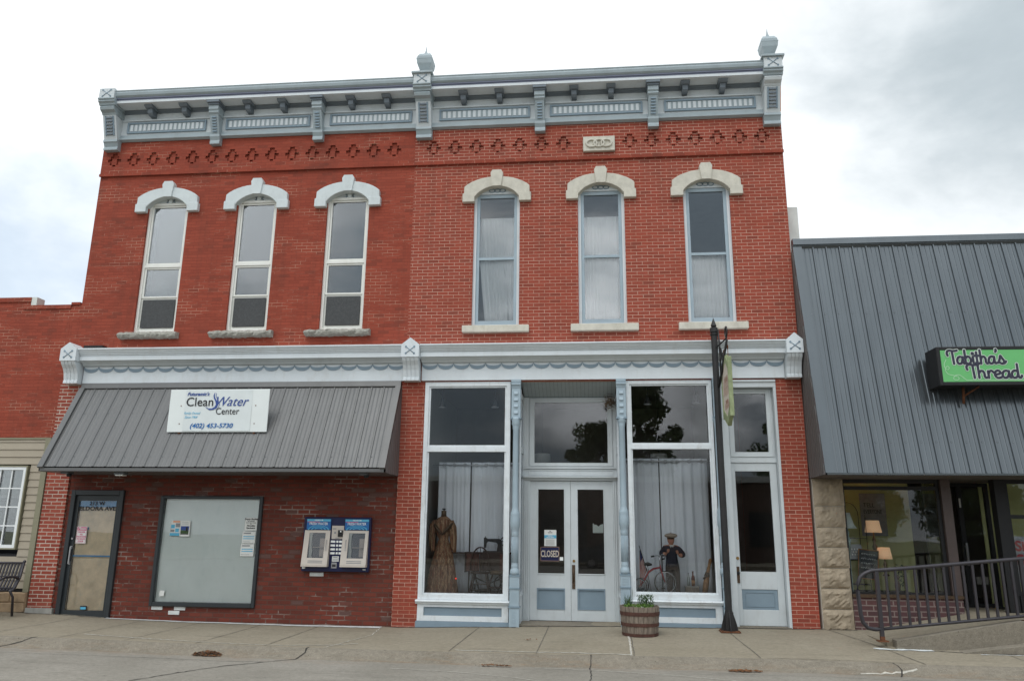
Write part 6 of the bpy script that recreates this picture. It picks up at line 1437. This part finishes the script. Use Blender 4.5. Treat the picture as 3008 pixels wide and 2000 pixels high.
# stone pier of rock-faced blocks
random.seed(9); b = MB(); zs_ = [-.02, .345, .665, .985, 1.31, 1.63, 1.975, 2.424]
for j in range(7):
    z0, z1 = zs_[j]+.004, zs_[j+1]-.004; x0, x1 = 3.705, 4.185+random.uniform(-.008, .008); nx, nz_ = 12, 9; vs = []
    for a in range(nz_+1):
        for c in range(nx+1):
            u, v = c/nx, a/nz_; e = min(u, 1-u, v, 1-v); bul = min(1, e*6)
            d = bul*(.045+.035*mnoise.noise(Vector((u*4+j*9, v*3, j)))+.02*mnoise.noise(Vector((u*11, v*9, j*3))))
            vs.append((x0+(x1-x0)*u, -.035-d, z0+(z1-z0)*v))
    k = nx+1; fs = [(a*k+c, a*k+c+1, (a+1)*k+c+1, (a+1)*k+c) for a in range(nz_) for c in range(nx)]
    b.add(vs, fs, 0, False); b.box(x0, x1, -.034, .2, z0, z1)
b.build('stone_pier', 'stone_tan', SH)
b = MB(); b.box(3.70, 4.18, -.02, .19, -.05, 2.43); b.build('pier_joints', 'stone_cream', SH)
# shop front
b = MB(); b.box(4.195, 5.89, -.03, .22, -.05, .535); b.box(5.70, 5.89, .221, .98, .0, .535); b.build('bulkhead', 'brick_purple', SH)
b = MB(); b.box(4.19, 5.90, -.06, .24, .537, .585); b.box(5.69, 5.90, .241, .98, .537, .585); b.build('bulkhead_sill', 'bronze_dark', SH)
b = MB(); frame(b, 4.19, 5.76, .587, 2.42, .05, .08, .15, tb=.03, tt=.06); b.box(4.24, 5.71, .07, .14, 2.25, 2.31); SW = b.build('shop_window', 'black_matte', SH)
b = MB(); b.box(4.241, 5.709, .11, .117, .618, 2.249); b.build('glass_pane', 'glass_clear', SW)
b = MB(); b.box(5.77, 5.92, .02, .17, .587, 2.42); b.build('mullion', 'frame_brown', SH)
b = MB(); b.box(5.80, 5.83, .171, .95, .587, 2.42) if False else b.box(5.80, 5.83, .90, .95, .587, 2.42); frame(b, 5.80, 6.95, .34, 2.42, .06, .96, 1.04)
b.box(6.42, 6.50, .96, 1.04, .40, 2.36); DRr = b.build('shop_door', 'black_matte', SH)
b = MB(); b.box(5.861, 6.419, .995, 1.001, .40, 2.36); b.box(6.501, 6.889, .995, 1.001, .40, 2.36); b.build('glass_pane', 'glass_clear', DRr)
b = MB(); b.box(6.445, 6.475, .90, .93, 1.02, 1.40, 0); b.box(6.45, 6.47, .93, .959, 1.05, 1.08, 0); b.box(6.45, 6.47, .93, .959, 1.33, 1.36, 0); b.build('door_handle', ['steel', 'paper_white'], DRr); b = MB(); b.box(6.44, 6.465, .945, .959, 2.0, 2.16); b.build('door_sticker', 'paper_white', DRr)
b = MB(); b.box(5.805, 5.812, .17, .89, .587, 2.42); b.build('return_pane', 'glass_clear', SH)
b = MB(); b.box(6.60, 6.76, .0, .17, .30, 2.42); b.build('mullion', 'black_matte', SH)
b = MB(); b.box(6.77, 9.5, -.02, .18, .0, .60, 0); frame(b, 6.765, 9.5, .602, 2.42, .06, .05, .13); b.box(6.83, 9.4, .06, .12, 1.80, 1.86); SW2 = b.build('shop_window', 'black_matte', SH)
b = MB(); b.box(6.826, 9.43, .09, .097, .663, 2.36); b.build('glass_pane', 'glass_clear', SW2)
# paper sign in the right-hand shop window
PS = thing('paper_sign', (7.1, .10, .8), 'grey paper sign with red and navy letters in the shop window at the right edge', 'sign')
b = MB(); b.box(6.835, 7.7, .105, .108, .80, 1.52); b.build('sheet', 'poster_grey', PS)
text('lettering', 'Sin', .22, (6.85, .103, 1.36), 'ink_red', PS, bold=.008, align='LEFT'); text('lettering', 'SHOP', .22, (6.765, .103, 1.14), 'ink_red', PS, bold=.010, align='LEFT') if False else text('lettering', 'SE', .24, (6.855, .103, 1.14), 'ink_red', PS, bold=.010, align='LEFT'); text('lettering', 'H', .20, (6.865, .103, .90), 'ink_navy', PS, bold=.012, align='LEFT')
# interior
b = MB()
b.box(3.92, 5.96, 1.9, 1.92, .3, 2.60, 0); b.box(5.301, 9.4, 3.6, 3.62, .3, 2.6, 1); b.box(3.91, 3.92, .23, 1.89, .5, 2.6, 0); b.box(3.92, 5.68, .23, 1.89, .52, .535, 2); b.box(5.9, 9.4, 1.05, 3.59, .30, .32, 1); b.box(3.92, 9.4, 1.05, 3.59, 2.5, 2.52, 2); b.box(3.92, 9.4, .25, 1.049, 2.50, 2.52, 2)
b.box(6.95, 7.25, 1.3, 1.32, .33, 2.5, 0); b.box(7.25, 9.4, 1.6, 1.62, .33, 2.5, 0); b.box(5.95, 5.96, 1.93, 3.59, .3, 2.5, 1)
b.build('interior', ['interior_green', 'interior_warm_dark', 'interior_dark'], SH)
def lamp(x, y, z, h_base, sh_w, sh_h, lab, shade, base, lit_=False):
    t = thing('table_lamp', (x, y, z), lab, 'lamp', None)
    b = MB(); b.lathe((x, y, z), [(.055, 0), (.055, .02), (.02, .04), (.03, .10), (.045, h_base*.35), (.018, h_base*.5), (.03, h_base*.62), (.014, h_base*.8), (.012, h_base)], 14); b.build('lamp_base', base, t)
    b = MB(); b.lathe((x, y, z+h_base-.02), [(sh_w, 0), (sh_w*.95, sh_h*.3), (sh_w*.78, sh_h), (sh_w*.76, sh_h), (sh_w*.93, sh_h*.3), (sh_w*.98, .002)], 24); b.build('lamp_shade', shade, t)
    if lit_:
        ld = bpy.data.lights.new('lamp_bulb', 'POINT'); lo = bpy.data.objects.new('lamp_bulb', ld); col.objects.link(lo); ld.energy = 7.0; ld.color = (1, .78, .5); ld.shadow_soft_size = .05; lo.location = Vector((x, y, z+h_base+sh_h*.4)) - ORIG[t.name]; lo.parent = t
    return t
lamp(4.83, .62, 1.18, .40, .135, .20, 'lit lamp with a peach drum shade on a carved base above the chalkboard', 'shade_lit', 'bronze_dark', True)
lamp(5.00, .70, .84, .30, .125, .19, 'lit lamp with a cream shade low beside the chalkboard', 'shade_lit', 'bronze_dark', True)
T = thing('floor_lamp', (4.37, .40, .54), 'pale green floor lamp with a white bell shade next to the stone pier', 'lamp'); b = MB(); b.lathe((4.33, .40, .54), [(.09, 0), (.085, .02), (.02, .05), (.015, .75), (.035, .80), (.05, .88), (.02, .95), (.03, 1.0), (.015, 1.1)], 14); b.build('lamp_stem', 'ceramic_green', T); b = MB(); b.lathe((4.33, .40, 1.62), [(.16, 0), (.12, .06), (.085, .15), (.065, .26), (.063, .26), (.118, .06), (.156, .002)], 24); b.build('lamp_shade', 'shade_pale', T)
T = thing('wire_rack', (4.5, .7, .54), 'black wire display rack with an arched top behind the white bell lamp', 'rack'); b = MB()
for x in (4.33, 4.68):
    for y in (.52, .86): b.tube([(x, y, .54), (x, y, 1.85)], .006, 5)
b.tube([(4.33+.175-.175*math.cos(PI*q/10), .86, 1.85+.22*math.sin(PI*q/10)) for q in range(11)], .007, 5); b.build('rack_frame', 'black_iron', T); b = MB()
for z in (.70, 1.10, 1.46):
    for q in range(6): b.tube([(4.33, .52+.068*q, z), (4.68, .52+.068*q, z)], .004, 4)
    b.tube([(4.33, .52, z), (4.33, .86, z)], .005, 4); b.tube([(4.68, .52, z), (4.68, .86, z)], .005, 4)
b.build('shelf', 'black_iron', T)
T = thing('lantern', (4.50, .6, 1.11), 'grey glazed lantern pierced with diamonds on the black wire rack', 'lantern'); b = MB(); b.pz([(4.38, .54), (4.63, .54), (4.63, .74), (4.38, .74)], 1.112, 1.13, 0); b.add([(4.385, .545, 1.13), (4.625, .545, 1.13), (4.625, .735, 1.13), (4.385, .735, 1.13), (4.42, .57, 1.36), (4.59, .57, 1.36), (4.59, .71, 1.36), (4.42, .71, 1.36)], [(0, 1, 5, 4), (1, 2, 6, 5), (2, 3, 7, 6), (3, 0, 4, 7), (4, 5, 6, 7)], 0)
b.build('lantern_body', 'poster_grey', T); b = MB()
for j in range(3):
    for i in range(4): x = 4.43+.045*i+(.02 if j % 2 else 0); z = 1.19+.045*j; y = .545+.025*(z-1.13)/.23-.002; b.py([(x-.010, z), (x, z-.014), (x+.010, z), (x, z+.014)], y-.002, y)
b.build('pierced_pattern', 'ink_white', T)
T = thing('chalkboard', (4.88, .45, .9), 'gold framed chalkboard with white handwriting leaning in the shop window', 'chalkboard')
def tilt(x, z): a = -.10; x -= 0; dx, dz = x-4.86, z-1.03; return (4.64+dx*math.cos(a)-dz*math.sin(a)*-1*-1, 1.03+dz*math.cos(a)+dx*math.sin(a))
b = MB(); q = [tilt(4.70, .80), tilt(5.02, .80), tilt(5.02, 1.27), tilt(4.70, 1.27)]; b.py(q, .45, .46, 1); b.build('board', ['black_matte', 'metal_dark_frame'], T)
b = MB()
for (xa, za), (xb, zb2) in zip(q, q[1:]+q[:1]): b.tube([(xa, .445, za), (xb, .445, zb2)], .009, 6)
b.build('frame', 'wood_gold', T); b = MB(); random.seed(4)
for r_ in range(4):
    xx = 4.74
    while xx < 4.97:
        w_ = random.uniform(.02, .05); p = [tilt(xx+w_*k/4, 1.20-.075*r_+.014*math.sin(k*2.3+xx*50)) for k in range(5)]; b.tube([(x, .441, z) for x, z in p], .0035, 4); xx += w_+.012
b.build('handwriting', 'ink_white', T)
T = thing('wall_poster', (5.0, 1.85, 1.5), 'grey poster with dark capital letters on the green shop wall', 'poster'); b = MB(); b.box(5.06, 5.52, 1.88, 1.895, 1.50, 2.28); b.build('sheet', 'poster_grey', T)
text('lettering', 'TELL', .11, (5.22, 1.876, 2.06), 'ink_black', T, sx=.9); text('lettering', 'EVERYONE', .11, (5.28, 1.876, 1.94), 'ink_black', T, sx=.62); text('lettering', 'I SAID', .10, (5.08, 1.876, 1.61), 'ink_black', T, sx=.8) if False else None
T = thing('figurine', (5.05, .45, .59), 'dark animal figurine with green sprigs at the foot of the lamps in the window', 'figurine'); b = MB(); b.sphere((5.08, .45, .70), .06, 0, 12, 8, (.8, .8, 1.5)); b.sphere((5.08, .43, .83), .035); b.tube([(5.06, .43, .85), (5.055, .43, .90)], [.01, .003], 5); b.tube([(5.10, .43, .85), (5.105, .43, .90)], [.01, .003], 5); b.build('body', 'bronze_dark', T); b = MB(); leafy(b, (5.16, .47, .60), 160, .08, .42, .035, 0); b.build('sprigs', 'leaf_dark', T)
# ramp
RP = thing('ramp', (6, -.7, 0), 'grey concrete entrance ramp rising to the right in front of the green shop', 'ramp')
def rz(x): return interp(x, [(4.22, .015), (5.9, .345), (6.9, .345), (13, .36)])
b = MB(); xs = lin(4.22, 6.0, 12)+[7, 9, 13]; n = len(xs); vs = []
for x in xs: zz = interp(x, [(4.22, .012), (6.0, .33), (13, .36)]); g = gz(x, -1.3)-.1; vs += [(x, -.03, zz+.01), (x, -1.30, zz), (x, -1.30, g), (x, -.03, g)]
fs = [(0, 1, 2, 3), (4*n-4, 4*n-1, 4*n-2, 4*n-3)]
for i in range(n-1):
    for q in range(4): fs.append((4*i+q, 4*i+(q+1) % 4, 4*i+4+(q+1) % 4, 4*i+4+q))
b.add(vs, fs); b.box(5.90, 6.76, -.029, .96, -.05, .338); b.build('ramp_slab', 'sidewalk_concrete', RP)
b = MB(); xs = lin(4.30, 6.2, 10)+[8, 13]; n = len(xs); vs = []
for x in xs: zz = interp(x, [(4.2, .045), (6.0, .355), (13, .385)]); g = gz(x, -1.4)-.1; vs += [(x, -1.302, zz), (x, -1.47, zz-.004), (x, -1.47, g), (x, -1.302, g)]
fs = [(0, 1, 2, 3), (4*n-4, 4*n-1, 4*n-2, 4*n-3)]
for i in range(n-1):
    for q in range(4): fs.append((4*i+q, 4*i+(q+1) % 4, 4*i+4+(q+1) % 4, 4*i+4+q))
b.add(vs, fs); b.box(4.28, 4.95, -1.50, -1.471, -.10, gz(4.5, -1.5)+.03); b.build('ramp_kerb', 'kerb_concrete', RP)
b = MB(); n = 8; vs = []
for i in range(n+1):
    x = 5.1+7.9*i/n; zz = interp(x, [(5.1, gz(5.1, -1.6)+.004), (6.3, .105), (13, .14)]); g = gz(x, -1.6)-.1; vs += [(x, -1.472, zz), (x, -1.68, zz-.004), (x, -1.68, g), (x, -1.472, g)]
fs = [(0, 1, 2, 3), (4*n, 4*n+3, 4*n+2, 4*n+1)]
for i in range(n):
    for q in range(4): fs.append((4*i+q, 4*i+(q+1) % 4, 4*i+4+(q+1) % 4, 4*i+4+q))
b.add(vs, fs); b.build('lower_step', 'kerb_concrete', RP)
# railing
RL = thing('railing', (4.2, -1.38, .1), 'dark metal handrail with vertical bars along the concrete ramp', 'railing')
ry = -1.38
def topz(x): return interp(x, [(3.9, .985), (6.18, 1.205), (6.4, 1.20), (9, 1.20)])
def botz(x): return interp(x, [(3.9, .175), (6.18, .43), (9, .44)])
b = MB(); pts = [(4.16, ry, botz(4.16)), (4.05, ry, botz(4.05)+.005), (3.95, ry, .215), (3.89, ry, .29), (3.87, ry, .40), (3.855, ry, .72), (3.865, ry, .82), (3.905, ry, .91), (3.97, ry, .965), (4.07, ry, topz(4.07)+.005)] + [(x, ry, topz(x)) for x in (4.5, 5, 5.6, 6.18, 6.35, 7, 9)]
b.tube(pts, .029, 10); b.build('handrail', 'rail_metal', RL)
b = MB(); b.tube([(4.16, ry, botz(4.16)), (5, ry, botz(5)), (6.18, ry, botz(6.18)), (9, ry, .44)], .022, 10); b.build('bottom_rail', 'rail_metal', RL)
for x in (4.14, 6.16, 8.6):
    b = MB(); zg = .045 if x < 5 else .36; b.box(x-.026, x+.026, ry-.026, ry+.026, zg+.06, topz(x)-.01, 0); b.box(x-.028, x+.028, ry-.028, ry+.028, zg-.01, zg+.06, 1); b.box(x-.07, x+.07, ry-.06, ry+.06, zg-.012, zg+.004, 1); b.build('post', ['rail_metal', 'rust'], RL)
x = 4.2745
while x < 8.5:
    if abs(x-6.16) > .05:
        b = MB(); b.box(x-.016, x+.016, ry-.016, ry+.016, botz(x)+.01, topz(x)-.01); b.build('baluster', 'rail_metal', RL)
    x += .1345

# shop sign box
GS = thing('shop_sign', (7, -1.0, 3.8), 'long green sign box with black frame reading Tabithas Thread on the metal roof', 'sign')
yf = -1.05; X0, X1, Z0, Z1 = 5.50, 8.9, 3.81, 4.43
b = MB(); b.box(X0+.012, X1, yf+.012, -.63, Z0+.012, Z1-.012); frame(b, X0, X1, Z0, Z1, .055, yf, yf+.011, 0); b.box(X0, X0+.011, yf+.011, -.62, Z0, Z1); b.build('box_frame', 'black_matte', GS, bevel=.005)
b = MB(); b.box(X0+.056, X1-.056, yf+.004, yf+.0115, Z0+.056, Z1-.056); b.build('face_panel', 'sign_green', GS)
b = MB(); b.tube([(5.95, -.80, Z0+.01), (5.95, -.75, Z0-.25)], .02, 6); b.tube([(6.15, -.9, Z0+.01), (5.97, -.78, Z0-.12)], .015, 6); b.build('bracket', 'rust', GS)
GL = {
 'T': (.62, [[(.02, .62), (-.02, .80), (.06, .96), (.22, 1.0), (.42, .96), (.62, .97), (.72, 1.0)], [(.36, .97), (.38, .5), (.40, 0)]]),
 'a': (.56, [[(.44, .42), (.30, .52), (.12, .45), (.03, .22), (.10, .02), (.24, .0), (.36, .12), (.44, .42)], [(.44, .50), (.44, .15), (.50, .01), (.60, .05)]]),
 'b': (.54, [[(.06, 1.0), (.06, .5), (.06, .10)], [(.06, .36), (.20, .52), (.36, .48), (.44, .26), (.36, .04), (.20, -.01), (.07, .08)]]),
 'i': (.26, [[(.06, .50), (.06, .14), (.13, .0), (.26, .05)], [(.06, .74), (.065, .76)]]),
 't': (.28, [[(.08, .86), (.08, .14), (.15, .0), (.28, .05)], [(-.06, .58), (.22, .58)]]),
 'h': (.58, [[(.06, 1.0), (.06, .5), (.06, 0)], [(.06, .30), (.18, .50), (.32, .50), (.40, .34), (.40, .12), (.47, .0), (.58, .05)]]),
 "'": (.12, [[(.05, 1.04), (.07, .98), (.02, .86)]]),
 's': (.52, [[(.0, .05), (.12, .30), (.20, .56), (.30, .38), (.42, .16), (.34, -.01), (.18, .0), (.10, .08)], [(.36, .0), (.46, .03), (.54, .14)]]),
 'r': (.42, [[(.06, .50), (.06, .25), (.07, 0)], [(.06, .28), (.16, .48), (.28, .52), (.38, .40)]]),
 'e': (.46, [[(.05, .24), (.20, .26), (.36, .34), (.34, .48), (.20, .53), (.06, .40), (.04, .16), (.16, .0), (.32, .0), (.46, .08)]]),
 'd': (.58, [[(.42, .42), (.28, .52), (.11, .45), (.03, .22), (.10, .02), (.24, .0), (.36, .12), (.42, .42)], [(.42, 1.0), (.42, .16), (.48, .0), (.58, .03), (.62, .14)]]),
}
def smooth(pts, k=5):
    if len(pts) < 3: return pts
    P_ = [pts[0]]+pts+[pts[-1]]; out = []
    for i in range(1, len(P_)-2):
        p0, p1, p2, p3 = P_[i-1], P_[i], P_[i+1], P_[i+2]
        for j in range(k):
            t = j/k; out.append(tuple(.5*((2*p1[c])+(-p0[c]+p2[c])*t+(2*p0[c]-5*p1[c]+4*p2[c]-p3[c])*t*t+(-p0[c]+3*p1[c]-3*p2[c]+p3[c])*t**3) for c in (0, 1)))
    out.append(pts[-1]); return out
def stroke(b, pts, wd, y, th=.0015, m=0):
    pts = smooth(pts); n = len(pts)
    for i in range(n-1):
        (x0, z0), (x1, z1) = pts[i], pts[i+1]; l = math.hypot(x1-x0, z1-z0) or 1e-6; nx, nz_ = -(z1-z0)/l*wd/2, (x1-x0)/l*wd/2
        yy_ = y - i*1e-6
        b.add([(x0-nx, yy_, z0-nz_), (x1-nx, yy_, z1-nz_), (x1+nx, yy_, z1+nz_), (x0+nx, yy_, z0+nz_)], [(0, 1, 2, 3)], m)
    for i, (x, z) in enumerate(pts):
        b.add([(x+wd/2*math.cos(2*PI*q/10), y-5e-5-i*1e-6, z+wd/2*math.sin(2*PI*q/10)) for q in range(10)], [tuple(range(10))], m)
def script(word, x0, x1, zb_, h, lean=-.02):
    tot = sum(GL[c][0] for c in word); sx = (x1-x0)/(tot*h); x = x0; A, B = MB(), MB()
    for c in word:
        adv, st = GL[c]
        for s in st:
            pts = [(x+(u*h)*sx + lean*v*h, zb_+v*h) for u, v in s]
            if len(pts) == 2 and abs(pts[0][0]-pts[1][0]) < .005: wk = .055
            else: wk = .038
            stroke(B, pts, wk+.020, yf-.0005); stroke(A, pts, wk, yf-.0025)
        x += adv*h*sx
    B.build('letter_outline', 'sign_outline', GS); A.build('script_lettering', 'sign_ink', GS)
script("Tabitha's", 5.66, 6.52, 4.155, .215); script('Thread', 5.93, 6.72, 3.925, .215)
b = MB(); stroke(b, [(5.63, 4.22), (5.595, 4.15), (5.60, 4.09), (5.64, 4.06), (5.665, 4.09), (5.64, 4.115), (5.61, 4.09), (5.605, 4.04), (5.64, 3.99), (5.72, 3.965), (5.78, 3.945), (5.79, 3.91), (5.75, 3.895), (5.71, 3.915), (5.74, 3.965), (5.80, 3.975), (5.85, 3.94), (5.90, 3.895), (5.96, 3.885), (6.4, 3.885), (7.4, 3.885), (8.6, 3.885)], .009, yf-.0003); b.build('thread_flourish', 'sign_pale_green', GS)
text('lettering', 's', .16, (6.88, yf-.002, 4.22), 'sign_ink', GS, bold=.004); 

# ================================================================== ACROSS THE STREET (seen mirrored in the panes)
FB = thing('far_building', (0, -34, 0), 'long low orange brown building across the street mirrored in the shop glass', 'building')
b = MB(); b.box(-20, 13, -44, -33, -.1, 4.4, 0); b.build('wall', 'roof_brown', FB)
b = MB(); b.box(-20.3, 13.3, -44.3, -32.7, 4.4, 4.75, 0); b.build('roof', 'render_white', FB)
b = MB()
for x in range(-19, 12, 4): b.box(x, x+2.8, -33.001, -32.95, .8, 2.8)
b.build('window', 'interior_dark', FB)
random.seed(21)
def tree(x, y, h, cr, seed, lab, hw=.62):
    rnd = random.Random(seed); t = thing('tree', (x, y, -.1), lab, 'tree', 'trees across the street')
    b = MB(); b.tube([(x, y, -.1), (x+.1, y, h*.3), (x-.1, y+.1, h*.6), (x, y, h*.85)], [.35, .28, .18, .05], 8)
    for q in range(7): a = q*.9; z = h*(.3+.07*q); b.tube([(x, y, z), (x+cr*.4*math.cos(a), y+cr*.4*math.sin(a), z+h*.12), (x+cr*.75*math.cos(a), y+cr*.75*math.sin(a), z+h*.18)], [.12, .08, .02], 6)
    b.build('trunk', 'bark', t); b = MB(); cl = []
    for q in range(64):
        a = rnd.uniform(0, 2*PI); rr = cr*rnd.random()**.7*.85; zz = h*(.30+.66*rnd.random()); k = 1-abs((zz/h-.58)/.5)**2; cl.append((x+rr*k*math.cos(a), y+rr*k*math.sin(a), zz, cr*rnd.uniform(.14, .30)))
    for c in cl:
        for i in range(190):
            d = Vector((rnd.gauss(0, 1), rnd.gauss(0, 1), rnd.gauss(0, 1))).normalized()*c[3]*rnd.random()**.4; p = Vector(c[:3])+d; u = Vector((rnd.uniform(-1, 1), rnd.uniform(-1, 1), rnd.uniform(-1, 1))).normalized(); v = u.orthogonal().normalized(); s = rnd.uniform(.09, .17)
            b.add([p-u*s, p+v*s*.6, p+u*s, p-v*s*.6], [(0, 1, 2, 3)])
    b.build('crown', 'leaf_tree', t)
tree(3.4, -40, 12.0, 3.4, 1, 'tall leafy tree across the street mirrored in the transom over the tricycle'); tree(.6, -41, 9.2, 2.6, 2, 'leafy tree across the street mirrored over the double doors'); tree(13.0, -39, 9.0, 2.8, 3, 'leafy tree across the street mirrored in the side door transom')
tree(16.5, -37, 5.6, 3.4, 4, 'broad leafy tree across the street mirrored in the shop window'); tree(23.5, -38, 6.0, 3.6, 5, 'rightmost leafy tree across the street mirrored in the shop window')
CR = thing('parked_car', (1.5, -12.0, -.1), 'dark parked car across from the shopfront mirrored in the door glass', 'car')
cy0 = -24.6
CR.location = (1.5, cy0, -.2); ORIG[CR.name] = Vector((1.5, cy0, -.2))
b = MB(); b.py([(-.8, .15), (3.9, .15), (4.0, .45), (3.9, .68), (3.0, .80), (2.3, 1.22), (.9, 1.25), (.1, .85), (-.75, .72), (-.85, .4)], cy0-.85, cy0+.85); b.build('body', 'car_paint', CR, bevel=.08)
b = MB(); b.py([(.35, .88), (.95, 1.19), (2.2, 1.17), (2.75, .85)], cy0-.87, cy0+.87); b.build('side_window', 'black_matte', CR)
for x in (.0, 3.1):
    for y in (cy0-.88, cy0+.66):
        b = MB(); b.lathe((x, y, .12), [(.30, 0), (.30, .22)], 20, 0, True, 'y'); W_ = b.build('wheel', 'rubber', CR); b = MB(); b.lathe((x, y-.005, .12), [(.17, 0), (.17, .23)], 16, 0, True, 'y'); b.build('rim', 'steel', W_)
